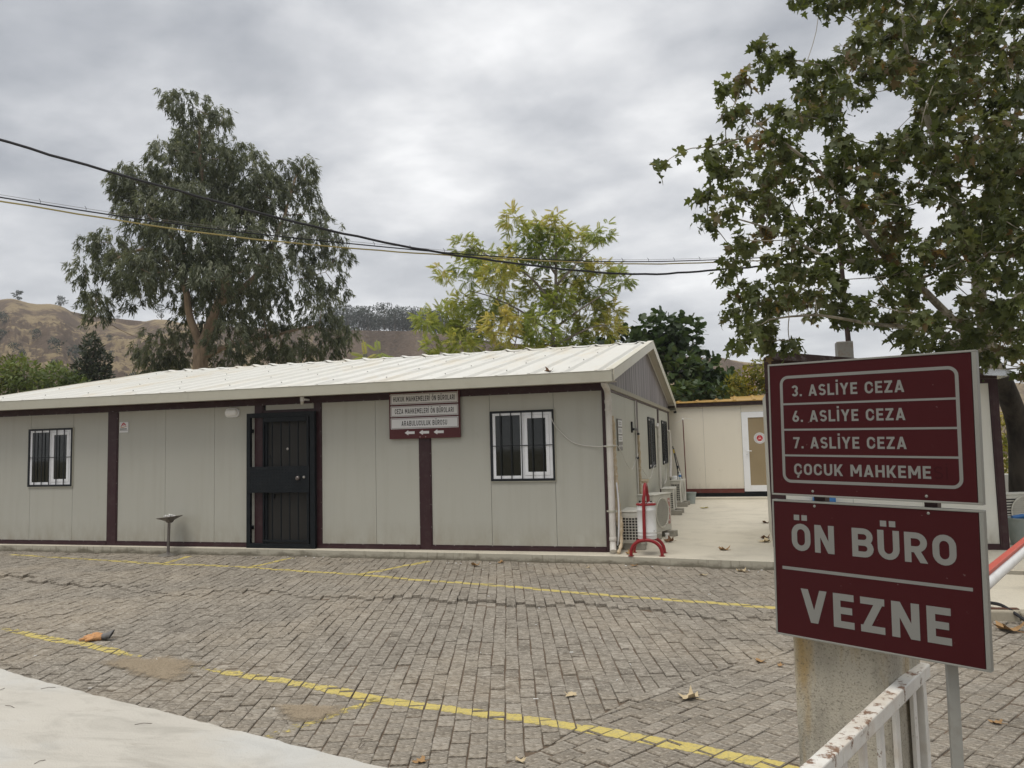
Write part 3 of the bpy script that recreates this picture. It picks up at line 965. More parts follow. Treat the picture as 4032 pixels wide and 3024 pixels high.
# screw heads along the trim
mb = MB()
for x in np.arange(-12.0, -0.1, 0.31):
    for z in (ZT_ + 0.008, ZB_ - 0.006):
        if -6.0 < x < -4.7 and z < 1: continue
        mb.lathe((x + rp.uniform(-.03, .03), -0.020 if z > 1 else -0.0105, z), [(0.007, -0.004), (0.004, -0.006)], 6, 'y')
for x in (-8.78, -2.965, -2.78, -4.70):
    for z in np.arange(0.35, 2.3, 0.38):
        mb.lathe((x, -0.0165, z + rp.uniform(-.04, .04)), [(0.006, -0.003), (0.004, -0.006)], 6, 'y')
mb.build('screws', m_steel, house, kind='stuff')


# windows
def make_window(parent, o, ux, n, W, H, nbars, seal=True):
    """o: lower left corner on the wall, ux along the wall, n outwards"""
    o, ux, n = (np.array(t, float) for t in (o, ux, n)); uz = np.array([0, 0, 1.0])

    def b(mb_, u0, u1, z0, z1, d0, d1):
        mb_.obox(o + ux * u0 + uz * z0 + n * d0, ux * (u1 - u0), n * (d1 - d0), uz * (z1 - z0)); return mb_

    mb = MB(); f = 0.032
    b(mb, 0, W, 0, f, .0, .03); b(mb, 0, W, H - f, H, 0, .03); b(mb, 0, f, f, H - f, 0, .03); b(mb, W - f, W, f, H - f, 0, .03)
    win = mb.build('window', m_black, parent, 0.003)
    g0, g1, h0, h1 = 0.034, W - 0.034, 0.034, H - 0.034
    mid = W * 0.5
    mb = MB(); t_ = 0.045
    b(mb, g0, g1, h0, h0 + t_, .001, .012); b(mb, g0, g1, h1 - t_ * .8, h1, .001, .012); b(mb, g0, g0 + t_, h0 + t_, h1 - t_ * .8, .001, .012)
    b(mb, g1 - t_, g1, h0 + t_, h1 - t_ * .8, .001, .012); b(mb, mid - .03, mid + .03, h0 + t_, h1 - t_ * .8, .001, .012)
    mb.build('frame', m_pvc, win, 0.003)
    # opening sash in the right half
    s0, s1, q0, q1 = mid + .032, g1 - t_ - .002, h0 + t_ + .002, h1 - t_ * .8 - .002
    mb = MB(); k_ = 0.052
    b(mb, s0, s1, q0, q0 + k_, .003, .019); b(mb, s0, s1, q1 - k_, q1, .003, .019); b(mb, s0, s0 + k_, q0 + k_, q1 - k_, .003, .019); b(mb, s1 - k_, s1, q0 + k_, q1 - k_, .003, .019)
    mb.build('sash', m_pvc, win, 0.003)
    b(MB(), g0 + t_, mid - .03, h0 + t_, h1 - t_ * .8, .001, .004).build('pane', m_glass, win)
    b(MB(), s0 + k_, s1 - k_, q0 + k_, q1 - k_, .001, .007).build('pane', m_glass, win)
    for i in range(nbars):
        u = W * (i + 1) / (nbars + 1)
        b(MB(), u - .006, u + .006, f, H - f, .034, .046).build('bar', m_black, win)
    b(MB(), f, W - f, H * .5 - .006, H * .5 + .006, .028, .0335).build('bar', m_black, win)
    if seal:
        mb = MB(); b(mb, -.008, W + .012, H + .001, H + .012, 0, .022); b(mb, W + .001, W + .012, -.01, H, 0, .02); b(mb, -.004, W + .012, -.014, -.002, 0, .024)
        mb.build('seal', m_gutter, win)
    return win


make_window(house, (-10.79, -0.001, 1.045), (1, 0, 0), (0, -1, 0), 1.015, 1.062, 5)
make_window(house, (-1.785, -0.001, 1.045), (1, 0, 0), (0, -1, 0), 1.005, 1.065, 5)

# door and its barred steel gate
dr = MB().box(-5.70, -4.826, 0.0, 0.009, 0.05, 2.224).build('door', m_door, house, 0.003)
mb = MB().box(-5.742, -5.71, -0.012, 0.005, 0.02, 2.224); mb.box(-5.782, -5.743, -0.006, 0.005, 0.02, 2.224)
mb.build('jamb', m_gate, dr, 0.002)
MB().lathe((-5.335, 0.0, 1.618), [(0.022, -0.006), (0.012, -0.012)], 14, 'y').build('spyhole', m_steel, dr)
MB().lathe((-5.665, 0.0, 1.50), [(0.03, -0.02), (0.03, -0.03)], 14, 'y').build('knob', m_black, dr)
MB().box(-5.60, -5.575, -0.03, 0, 0.80, 0.88).build('handle', m_black, dr, 0.003)
gy0, gy1 = -0.115, -0.055
mb = MB().box(-6.045, -5.975, gy0, gy1, 0.0, 2.225); mb.box(-4.85, -4.765, gy0, gy1, 0.0, 2.225); mb.box(-5.974, -4.851, gy0, gy1, 2.15, 2.225); mb.box(-5.974, -4.851, gy0, gy1, 0.0, 0.075)
mb.box(-5.74, -5.72, gy0 + .01, gy1, .076, 2.149); mb.box(-4.92, -4.88, gy0 + .012, gy1, .076, 2.149); mb.box(-5.719, -4.921, gy0 + .012, gy1, 2.07, 2.149); mb.box(-5.719, -4.921, gy0 + .012, gy1, .10, .135)
gate = mb.build('security_gate', m_gate, house, 0.003, label='blue black steel gate with bars over the door')
for x0_, y1_ in ((-6.04, -.004), (-4.84, -.018)):
    for z_ in (.3, 1.9): MB().box(x0_, x0_ + .065, -.054, y1_, z_, z_ + .06).build('bracket', m_gate, gate)
for i, x in enumerate((-5.565, -5.40, -5.24, -5.08)):
    MB().box(x - .008, x + .008, -0.10, -0.084, 1.335, 2.07).build('bar', m_gate, gate)
    MB().box(x - .008, x + .008, -0.10, -0.084, 0.136, 0.905).build('bar', m_gate, gate)
box('lock_plate', m_gate, gate, -6.03, -4.86, gy0 - .012, gy0 - .001, 0.906, 1.334, 0.002)
mb = MB()
for r_ in range(7):
    for c_ in range(19):
        x, z = -5.965 + c_ * 0.056, 0.965 + r_ * 0.053
        mb.lathe((x, gy0 - .012, z), [(0.009, 0), (0.005, -0.006)], 6, 'y')
mb.build('rivets', m_gate, gate, kind='stuff')
MB().lathe((-5.05, gy0 - .012, 1.14), [(0.03, 0), (0.03, -.02), (0.02, -.035), (0.034, -.05), (0.02, -.062)], 16, 'y').build('knob', m_dsteel, gate, 0, True)
MB().lathe((-4.95, gy0 - .012, 1.155), [(0.022, 0), (0.02, -.012), (0.008, -.014)], 14, 'y').build('lock_cylinder', m_steel, gate)

# right hand end wall (x = 0)
mb = MB()


def spanel(y0, y1, z0, z1):
    g = 0.0022
    return box('wall_panel', m_wall_side, house, -0.011, 0.0, y0 + g, y1 - g, z0, z1, 0.0015)


for y0, y1 in ((0.05, 1.05), (1.05, 2.05), (2.05, 3.05), (3.05, 3.45), (3.68, 4.55), (4.55, 5.39), (6.60, 7.50), (7.78, 8.45), (9.70, 10.38)):
    spanel(y0, y1, ZB_, 2.365)
for y0, y1 in ((5.39, 6.60), (8.45, 9.70)):
    spanel(y0, y1, ZB_, 1.01); spanel(y0, y1, 2.12, 2.365)
for y0, y1 in ((3.45, 3.68), (7.50, 7.78), (10.38, 10.6)):
    box('post', m_brown, house, -0.01, 0.018, y0, y1, 0, 2.365, 0.002)
box('base_rail', m_brown, house, -0.01, 0.02, 0.051, 10.6, 0.0, ZB_ - .002, 0.002)
box('end_band', m_band, house, -0.01, 0.045, 0.051, 10.62, 2.40, 2.475, 0.003)
box('end_band', m_brown, house, -0.01, 0.02, 0.051, 10.62, 2.366, 2.399, 0.002)
make_window(house, (0.001, 5.39, 1.01), (0, 1, 0), (1, 0, 0), 1.21, 1.11, 7, False)
make_window(house, (0.001, 8.45, 1.01), (0, 1, 0), (1, 0, 0), 1.25, 1.11, 7, False)
ysp = [-0.02, 1.75, 3.55, 5.30, 7.1, 8.9, 10.62]


def roof_z(y): return RZ0 + RSL * (min(y, 2 * RYR - y) - RY0)


for y0, y1 in zip(ysp[:-1], ysp[1:]):
    pts = [(-0.012, y0 + .003, 2.478), (-0.012, y1 - .003, 2.478), (-0.012, y1 - .003, roof_z(y1) - .06), (-0.012, y0 + .003, roof_z(y0) - .06)]
    MB().prism(pts, (0.018, 0, 0)).build('gable_panel', m_gable, house)
box('rear_wall', m_wall, house, -12.2, -0.02, 10.601, 10.612, 0, 2.45)
box('end_wall', m_wall, house, -12.215, -12.201, 0, 10.6, 0, 2.45)
# soffit
box('soffit', m_soffit, house, -12.38, 0.18, -0.383, 0.012, 2.474, 2.485)
box('soffit', m_soffit, house, -12.38, 0.16, 10.55, 10.95, 2.432, 2.445)

# roof sheets, one metre wide, with pressed ribs
def rib_profile(x0, x1):
    pts = [(x0, 0)]
    for xr in (x0 + 0.25, x0 + 0.75):
        if xr + .07 < x1: pts += [(xr - .050, 0), (xr - .020, .036), (xr + .020, .036), (xr + .050, 0)]
    pts.append((x1, 0)); return pts


X_L, X_R = -12.42, 0.19
m_screw = plain('zinc_screw', (0.33, 0.32, 0.29), 0.4, 0.5)
k_ = 0
xx = X_R
while xx > X_L + .05:
    x1 = xx; x0 = max(xx - 1.0, X_L); xx = x0
    pr = rib_profile(x0 + .0015, x1 - .0015)
    for s_ in (0, 1):
        ya, yb = (RY0 - .02, RYR - .004) if s_ == 0 else (2 * RYR - RY0 + .02, RYR + .004)
        mb = MB(); n = len(pr)
        segs = 10
        for j in range(segs + 1):
            y = ya + (yb - ya) * j / segs; zz = roof_z(y) + 0.0025 * math.sin(3 * y + x0 * 2)
            mb.v += [(x, y, zz + h + 0.0015 * math.sin(5 * x + y)) for x, h in pr]
        for j in range(segs):
            for i in range(n - 1):
                a = j * n + i; q = (a, a + 1, a + n + 1, a + n); mb.f.append(q if s_ == 0 else q[::-1])
        b_ = len(mb.v)
        mb.v += [(pr[0][0], ya, roof_z(ya) - .035), (pr[-1][0], ya, roof_z(ya) - .035), (pr[-1][0], yb, roof_z(yb) - .035), (pr[0][0], yb, roof_z(yb) - .035)]
        mb.f.append((b_, b_ + 3, b_ + 2, b_ + 1)); mb.f.append(tuple([b_, b_ + 1] + list(range(n - 1, -1, -1))))
        mb.build('roof_panel', m_roof, house)
        if s_ == 0:
            for xr in (x0 + .25, x0 + .75):
                if k_ % 2 == 0 and x0 > -11.9:
                    for y in (0.12, 1.35, 2.75, 4.15):
                        y2 = y + rp.uniform(-.06, .06)
                        MB().lathe((xr + rp.uniform(-.012, .012), y2, roof_z(y2) + .036), [(0.013, .006), (0.013, .010), (.007, .011), (.007, .022)], 8).build('roof_screw', m_screw, house)
                k_ += 1
# ridge capping, dented over every rib
mb = MB()
xs = np.arange(X_L + .3, X_R + .001, 0.0505)
xs = np.append(xs[:-1], X_R)


def ridge_dz(x, s_):
    d = ((X_R - x - .25) % 0.5); d = min(d, .5 - d)
    return 0.062 * math.exp(-(d / .075) ** 2) * (0.7 + .3 * math.sin(7.7 * round((X_R - x) * 2))) + .004 * math.sin(4 * x + s_)


piece = 42
for p0 in range(0, len(xs) - 1, piece):
    seg = xs[p0:p0 + piece + 1]; mb = MB(); rows = []
    for x in seg:
        b = len(mb.v)
        for s_, yo, zo in ((0, -.20, .010), (0, -.17, .016), (1, -.02, .022), (2, .02, .022), (3, .17, .016), (3, .20, .010)):
            y = RYR + yo; mb.v.append((x, y, roof_z(y) + zo + ridge_dz(x, s_) * (1 if abs(yo) > .1 else .55)))
        rows.append(b)
    for a, b in zip(rows[:-1], rows[1:]):
        for i in range(5): mb.f.append((a + i, b + i, b + i + 1, a + i + 1))
    o = mb.build('ridge_cap', m_roof, house, 0, True)
    md = o.modifiers.new('thick', 'SOLIDIFY'); md.thickness = 0.003
# barge boards on the verges
for X, m_ in ((X_R + .002, m_barge), (X_L - .014, m_barge)):
    for ya, yb in ((-0.38, 2.72), (2.724, RYR), (RYR + .003, 8.1), (8.104, 10.98)):
        pts = [(X, ya, roof_z(ya) - .125), (X, yb, roof_z(yb) - .125), (X, yb, roof_z(yb) + .03), (X, ya, roof_z(ya) + .03)]
        mb = MB().prism(pts, (0.012, 0, 0))
        pts = [(X - .10, ya, roof_z(ya) + .0385), (X - .10, yb, roof_z(yb) + .0385), (X + .012, yb, roof_z(yb) + .0385), (X + .012, ya, roof_z(ya) + .0385)]
        if X > 0: mb.prism(pts, (0, 0, .006))
        mb.build('barge_board', m_, house)
    pts = [(X - .16, -.02, roof_z(-.02) - .05), (X - .001, -.02, roof_z(-.02) - .05), (X - .001, RYR, roof_z(RYR) - .05), (X - .16, RYR, roof_z(RYR) - .05)]
    if X > 0:
        MB().prism(pts, (0, 0, .008)).build('verge_soffit', m_soffit, house)
        MB().prism([(x, 2 * RYR - y, z) for x, y, z in pts], (0, 0, .008)).build('verge_soffit', m_soffit, house)
# gutter in two lengths
for x0, x1 in ((-12.4, -6.903), (-6.9, 0.188)):
    mb = MB().box(x0, x1, -0.50, -0.492, 2.448, 2.602); mb.box(x0, x1, -0.491, -0.385, 2.448, 2.456); mb.box(x0, x1, -0.392, -0.384, 2.457, 2.56)
    mb.box(x0, x1, -0.505, -0.485, 2.603, 2.611)
    mb.box(x1 - .006, x1, -0.491, -0.393, 2.457, 2.60)
    mb.build('gutter', m_gutter, house, 0.002)
box('gutter', m_gutter, house, -12.4, 0.188, 10.98, 11.09, 2.448, 2.60)
# downpipe
mb = MB()
mb.tube([(0.066, -0.44, 2.455), (0.062, -0.40, 2.42), (0.058, -0.15, 2.36), (0.057, -0.085, 2.30), (0.057, -0.075, 2.20), (0.057, -0.075, 0.17), (0.057, -0.085, 0.12), (0.066, -0.15, 0.05), (0.07, -0.175, 0.03)], 0.047, 16)
dp = mb.build('downpipe', m_pipe, house, 0, True)
for z, h in ((2.16, .05), (2.05, .03), (0.17, .05)):
    MB().lathe((0.057, -0.075, z), [(0.050, 0), (0.054, .006), (0.054, h), (0.050, h + .006)], 16).build('collar', m_pipe, dp, 0, True)
for z in (1.52, 0.58):
    mb = MB().lathe((0.057, -0.075, z), [(0.0505, 0), (0.052, .002), (0.052, .03), (0.0505, .032)], 16); mb.box(0.04, 0.074, -0.075, -0.014, z, z + .03); mb.box(-.02, .132, -.08, -.068, z + .004, z + .028)
    mb.build('clamp', m_gutter, dp)

# ================================================================== FAR CABIN (across the yard)
cabin = thing('prefab_cabin', (2.5, 12, 0), 'low beige cabin across the yard with a yellow roof edge and a white glazed door', 'building')
YC = 11.0
MB().box(-1.6, 7.0, YC + .012, 15.0, 0.10, 2.55).build('wall_core', m_black, cabin)
for x0, x1 in ((-1.6, -0.08), (-0.08, 0.92), (0.92, 1.945), (2.88, 3.9), (3.9, 4.9), (4.9, 5.9), (5.9, 7.0)):
    box('wall_panel', m_wall2, cabin, x0 + .002, x1 - .002, YC, YC + .011, 0.25, 2.53, 0.0015)
box('wall_panel', m_wall2, cabin, 1.947, 2.878, YC, YC + .011, 2.345, 2.53)
for x0, x1 in ((-1.6, 1.94), (2.885, 7.0)):
    mb = MB().box(x0, x1, YC - .02, YC + .01, 0.135, 0.235); mb.box(x0, x1, YC - .012, YC + .01, 0.2355, 0.2495)
    mb.build('base_rail', m_brown2, cabin, 0.002)
box('plinth', m_black, cabin, -1.6, 7.0, YC + .05, 14.9, -0.05, 0.134)
box('fascia', m_dbrown, cabin, -1.7, 7.1, YC - .10, YC + .02, 2.535, 2.655, 0.003)
m_yroof = plain('ochre_roof_sheet', (0.42, 0.26, 0.075), 0.5, 0, 0.12, 4, 0, 1, (0.25, 0.2, 0.13), 0.4)
k_ = 0
xx = -1.75
while xx < 7.1:
    pr = [(xx, 0), (xx + .36, 0), (xx + .40, .03), (xx + .44, .03), (xx + .48, 0), (xx + .519, 0)]
    mb = MB()
    for y, z in ((YC - .15, 2.66), (15.2, 3.05)):
        mb.v += [(x, y, z + h) for x, h in pr]
    b_ = len(mb.v); mb.v += [(pr[0][0], YC - .15, 2.640), (pr[-1][0], YC - .15, 2.640)]
    n = len(pr)
    for i in range(n - 1): mb.f.append((i, i + 1, n + i + 1, n + i))
    mb.f.append(tuple([b_, b_ + 1] + list(range(n - 1, -1, -1))))
    mb.build('roof_panel', m_yroof, cabin); xx += .52
dr = MB().box(1.947, 2.115, YC - .03, YC + .01, 0.17, 2.34).box(2.715, 2.878, YC - .03, YC + .01, 0.17, 2.34).box(2.1155, 2.7145, YC - .03, YC + .01, 2.185, 2.34).box(2.1155, 2.7145, YC - .03, YC + .01, 0.17, 0.335).build('door', m_pvc, cabin, 0.004)


def m_dpanel():
    t = NT('brown_door_film')
    col = t.mix(t.noise(2.5, 5), (0.27, 0.21, 0.125), (0.34, 0.27, 0.17))
    return t.done(t.bsdf(col, 0.12, 0, None, 0.5))


MB().box(2.1155, 2.7145, YC - .012, YC + .005, 0.336, 2.184).build('door_panel', m_dpanel(), dr)
mb = MB().box(2.035, 2.065, YC - .036, YC - .0305, 1.12, 1.34); mb.tube([(2.05, YC - .04, 1.27), (2.05, YC - .075, 1.27), (2.18, YC - .075, 1.27)], .011, 8)
mb.build('handle', m_pvc, dr)
MB().lathe((2.05, YC - .0365, 1.17), [(.008, -.001), (.004, -.002)], 8, 'y').build('keyhole', m_ink, dr)
EC = (2.405, YC - .0125, 1.615)
emb = MB().lathe(EC, [(0.152, 0), (0.152, -.003)], 40, 'y').build('round_emblem', m_plate, dr)
m_ering = plain('grey_print', (0.24, 0.24, 0.25), 0.5)
m_ered = plain('red_print', (0.42, 0.02, 0.03), 0.45)
m_epale = plain('pale_red_print', (0.75, 0.52, 0.5), 0.45)


def ring(mb_, c, r0, r1, d, a0=0, a1=360, n=48):
    for i in range(n):
        w0, w1 = math.radians(a0 + (a1 - a0) * i / n), math.radians(a0 + (a1 - a0) * (i + 1) / n)
        mb_.poly([(c[0] + r * math.cos(w), c[1] - d, c[2] + r * math.sin(w)) for r, w in ((r0, w0), (r1, w0), (r1, w1), (r0, w1))])
    return mb_


mb = ring(MB(), EC, .132, .138, .0036); ring(mb, EC, .118, .122, .0036)
for i in range(34):       # a ring of small characters
    w = -50 + i * 8.3
    ring(mb, EC, .098, .112, .0036, w, w + 4.5, 1)
mb.build('print', m_ering, emb)
ring(MB(), EC, 0.0, .083, .0036).build('print', m_ered, emb)
mb = MB()
for u0, u1, z0, z1 in ((-.032, -.002, -.018, .012), (.002, .032, -.018, .012), (-.068, -.034, -.036, -.026), (.034, .068, -.036, -.026), (-.003, .003, -.05, -.02)):
    mb.poly([(EC[0] + u, EC[1] - .0042, EC[2] + z) for u, z in ((u0, z0), (u1, z0), (u1, z1), (u0, z1))])
ring(mb, (EC[0] - .004, EC[1], EC[2] + .052), .008, .013, .0042, 40, 320, 14); mb.poly([(EC[0] + .011 + .005 * math.cos(w), EC[1] - .0042, EC[2] + .052 + .005 * math.sin(w)) for w in (0, 1.26, 2.51, 3.77, 5.03)])
mb.build('print', m_epale, emb)

# ================================================================== KIOSK BEHIND THE SIGN
kiosk = thing('kiosk', (3.8, 1.9, 0), 'white site cabin with maroon corner posts and a sloping dark roof behind the direction sign', 'building')
YK = 0.75
MB().box(2.32, 5.30, YK + .012, 3.2, 0.02, 2.30).build('wall_core', m_black, kiosk)
for x0, x1 in ((2.49, 3.4), (3.4, 4.3), (4.3, 5.215)):
    box('wall_panel', m_wall3, kiosk, x0 + .002, x1 - .002, YK, YK + .011, 0.08, 2.275, 0.0015)
box('post', m_brown, kiosk, 2.28, 2.487, YK - .012, YK + .1, 0, 2.275, 0.003)
mb = MB().box(5.218, 5.325, YK - .02, YK + .1, 0, 2.335); mb.box(5.24, 5.30, YK - .026, YK - .0195, 0, 2.335)
mb.build('post', m_brown, kiosk, 0.003)
box('base_rail', m_brown, kiosk, 2.488, 5.217, YK - .015, YK + .01, 0.0, 0.078, 0.002)
mb = MB().box(2.28, 5.217, YK - .015, YK + .012, 2.277, 2.335); mb.box(2.28, 5.217, YK - .022, YK - .0145, 2.30, 2.335)
mb.build('top_beam', m_brown, kiosk, 0.002)
MB().prism([(2.28, YK - .01, 2.338), (5.325, YK - .01, 2.338), (5.325, YK - .01, 2.40), (2.28, YK - .01, 2.80)], (0, .03, 0)).build('gable_panel', m_dbrown, kiosk)
zr = lambda x: 2.865 - (x - 2.36) * 0.1435


for y0, y1 in ((YK - .16, 1.6), (1.602, 2.5), (2.502, 3.4)):
    MB().prism([(2.36, y0, zr(2.36) - .03), (5.44, y0, zr(5.44) - .03), (5.44, y0, zr(5.44)), (2.36, y0, zr(2.36))], (0, y1 - y0, 0)).build('roof_panel', m_steel, kiosk)
m_patchy = plain('peeling_dark_flashing', (0.05, 0.028, 0.026), 0.45, 0, 0.3, 6, 0.1, 40, (0.32, 0.31, 0.32), 0.6)
m_bright = plain('bare_zinc', (0.62, 0.64, 0.66), 0.22, 0.85, 0.25, 9, 0.15, 14, (0.05, 0.035, 0.035), 0.5)
MB().prism([(2.35, YK - .17, zr(2.35) - .115), (5.12, YK - .17, zr(5.12) - .085), (5.12, YK - .17, zr(5.12) + .004), (2.35, YK - .17, zr(2.35) + .004)], (0, .012, 0)).build('fascia', m_patchy, kiosk)
MB().prism([(5.121, YK - .17, zr(5.12) - .09), (5.45, YK - .17, zr(5.44) - .075), (5.45, YK - .17, zr(5.44) + .006), (5.121, YK - .17, zr(5.12) + .006)], (0, .9, 0)).build('flashing', m_bright, kiosk)
box('end_wall', m_wall3, kiosk, 5.301, 5.312, YK + .11, 3.2, 0.0, 2.30)
box('end_wall', m_wall3, kiosk, 2.305, 2.319, YK + .11, 3.2, 0.0, 2.30)
# metal housing on the kiosk roof
mb = MB().box(3.355, 3.585, 1.20, 1.46, 2.60, 3.01)
mb.prism([(3.355, 1.20, 3.011), (3.585, 1.20, 3.011), (3.585, 1.46, 3.011), (3.355, 1.46, 3.011)], (0.0, 0.0, 0.012))
tag(mb.build('vent_housing', plain('bare_aluminium', (0.52, 0.50, 0.47), 0.35, 0.55, 0.12, 10, 0.05, 40, (0.40, 0.22, 0.10), 0.6), None, 0.012), 'square metal housing with rust marks standing on the roof behind the direction sign', 'vent')
# mast that carries the cables
mb = MB().tube([(3.655, 2.25, 0.0), (3.66, 2.27, 3.1), (3.62, 2.30, 4.65), (3.60, 2.30, 5.2)], [0.045, 0.042, 0.036, 0.034], 12)
mast = tag(mb.build('mast', plain('rusty_pole', (0.075, 0.05, 0.045), 0.7, 0.2, 0.35, 7, 0.1, 30, (0.2, 0.1, 0.05), 0.5), None, 0, True), 'rusty steel pole rising into the tree with cables tied to it', 'pole')

# overhead cables
def smooth_path(pts, n=60, wob=0.0):
    P = np.array(pts, float); d = np.concatenate([[0], np.cumsum(np.linalg.norm(np.diff(P, axis=0), axis=1))])
    s_ = np.linspace(0, d[-1], n); out = np.zeros((n, 3))
    for i in range(n):
        k_ = min(max(int(np.searchsorted(d, s_[i])) - 1, 0), len(P) - 2)
        t_ = (s_[i] - d[k_]) / (d[k_ + 1] - d[k_])
        p0 = P[max(k_ - 1, 0)]; p1 = P[k_]; p2 = P[k_ + 1]; p3 = P[min(k_ + 2, len(P) - 1)]
        out[i] = 0.5 * ((2 * p1) + (-p0 + p2) * t_ + (2 * p0 - 5 * p1 + 4 * p2 - p3) * t_ ** 2 + (-p0 + 3 * p1 - 3 * p2 + p3) * t_ ** 3)
    if wob:
        for i in range(n): out[i, 2] += wob * math.sin(i * 1.9) * math.sin(i * .37)
    return out


ext = lambda L, a: [[a * (L[0][0] - L[1][0]) + L[0][0], a * (L[0][1] - L[1][1]) + L[0][1], a * (L[0][2] - L[1][2]) * 1.15 + L[0][2]]] + L
thick = ext([[-6.49, -6.4, 5.23], [-5.28, -5.38, 4.85], [-4.11, -4.41, 4.53], [-2.76, -3.28, 4.21], [-1.41, -2.17, 4.01], [0.45, -0.66, 3.93], [1.95, 0.52, 4.13], [3.63, 2.25, 4.5]], 4)
thin = ext([[-6.53, -6.34, 4.44], [-5.31, -5.34, 4.26], [-3.91, -4.2, 4.12], [-2.24, -2.85, 4.05], [-0.91, -1.77, 4.04], [0.46, -0.67, 4.10], [2.02, 0.57, 4.28], [3.62, 2.25, 4.62]], 4)
yel = ext([[-6.53, -6.34, 4.37], [-5.31, -5.34, 4.22], [-3.91, -4.2, 4.06], [-2.77, -3.26, 4.01], [-1.41, -2.17, 4.01], [0.46, -0.67, 4.07], [2.02, 0.57, 4.24], [3.62, 2.25, 4.55]], 4)
P = smooth_path(thick, 110, 0.006)
tag(MB().tube(P, 0.0145, 7).build('overhead_cable', m_cable, None, 0, True), 'thick black cable sagging across the sky, lowest on the right', 'cable', 'cables crossing above the yard')
cb = MB().tube(smooth_path(thin, 90), 0.0075, 6).build('overhead_cable', m_cable, None, 0, True)
tag(cb, 'thin black cable tied to a wire, upper one of the lower pair', 'cable', 'cables crossing above the yard')
up = [[a, b, c + .028] for a, b, c in thin]
MB().tube(smooth_path(up, 70), 0.0022, 5).build('messenger_wire', m_dsteel, cb)
mb = MB()
for p in smooth_path(thin, 46)[8:]:
    mb.tube([p + np.array([0, 0, -.006]), p + np.array([.004, 0, .03]), p + np.array([-.015, 0, .055])], .003, 4)
mb.build('cable_ties', m_cable, cb, kind='stuff')
tag(MB().tube(smooth_path(yel, 90, .003), 0.0085, 6).build('overhead_cable', m_ycable, None, 0, True), 'faded yellow cable, lower one of the lower pair', 'cable', 'cables crossing above the yard')

# ================================================================== COURT SIGN ON THE WALL
sg = thing('court_sign', (-2.86, -0.04, 2.1), 'maroon wall sign with three white court name plates and three arrows pointing left', 'sign')
sx0, sx1, sz0, sz1 = -3.455, -2.258, 1.728, 2.462
box('backing_board', m_maroon_film, sg, sx0, sx1, -0.062, -0.034, sz0, sz1, 0.002)
box('bracket', m_brown, sg, -3.2, -3.1, -0.033, -0.02, 2.30, 2.42); box('bracket', m_brown, sg, -2.6, -2.5, -0.033, -0.02, 2.30, 2.42)
for z0, z1, s_, wd in ((2.272, 2.440, 'HUKUK MAHKEMELERİ ÖN BÜROLARI', 1.045), (2.079, 2.246, 'CEZA MAHKEMELERİ ÖN BÜROLARI', 0.995), (1.885, 2.056, 'ARABULUCULUK BÜROSU', 0.77)):
    pl = box('name_plate', m_plate, sg, -3.427, -2.286, -0.0655, -0.0622, z0, z1)
    mb = MB(); a0, a1, b0, b1 = -3.418, -2.295, z0 + .009, z1 - .009; t_ = .006
    for u0, u1, w0, w1 in ((a0, a1, b0, b0 + t_), (a0, a1, b1 - t_, b1), (a0, a0 + t_, b0 + t_, b1 - t_), (a1 - t_, a1, b0 + t_, b1 - t_)):
        mb.poly([(u0, -.0660, w0), (u1, -.0660, w0), (u1, -.0660, w1), (u0, -.0660, w1)])
    mb.build('border', m_maroon_film, pl)
    mb = MB(); cx = (-3.427 - 2.286) / 2
    text(mb, s_, (cx - wd / 2, -.0660, (z0 + z1) / 2 - .040), (1, 0, 0), (0, 0, 1), (0, -1, 0), 0.080, wd, 0.17, 0.19)
    mb.build('lettering', m_ink, pl)
for x in (-3.19, -2.945, -2.70):
    z = 1.822
    pass
    mb = MB(); mb.poly([(x, -.0624, z), (x + .062, -.0624, z - .040), (x + .062, -.0624, z - .020), (x + .168, -.0624, z - .020), (x + .168, -.0624, z + .020), (x + .062, -.0624, z + .020), (x + .062, -.0624, z + .040)])
    mb.build('arrow', m_plate, sg)
mb = MB()
for x, z in ((-2.93, 1.752), (-2.835, 1.752), (-2.88, 2.452), (-2.29, 2.45), (-3.44, 2.42)):
    mb.lathe((x, -.0625, z), [(.008, 0), (.004, -.003)], 8, 'y')
mb.build('screws', m_steel, sg)

# sign on the end wall, seen edge on
es = thing('door_sign', (0.03, 1.28, 1.7), 'grey sign with three white plates on the end wall beside the downpipe', 'sign')
m_gsign = plain('grey_film', (0.22, 0.21, 0.20), 0.5, 0, 0.08, 5)
box('backing_board', m_gsign, es, 0.004, 0.022, 1.03, 1.49, 1.455, 1.968, 0.002)
for z in (1.845, 1.722, 1.60):
    pl = box('name_plate', m_plate, es, 0.0222, 0.025, 1.05, 1.472, z, z + .10)
    mb = MB()
    for y0 in np.arange(1.12, 1.40, .035):
        for dz in (.026, .055): mb.poly([(.0254, y0, z + dz), (.0254, y0 + .024, z + dz), (.0254, y0 + .024, z + dz + .02), (.0254, y0, z + dz + .02)])
    mb.build('lettering', m_ering, pl)
for y in (1.10, 1.24, 1.38):
    mb = MB(); z = 1.53
    mb.poly([(.0224, y + .085, z), (.0224, y + .045, z + .03), (.0224, y + .045, z + .012), (.0224, y, z + .012), (.0224, y, z - .012), (.0224, y + .045, z - .012), (.0224, y + .045, z - .03)])
    mb.build('arrow', m_plate, es)

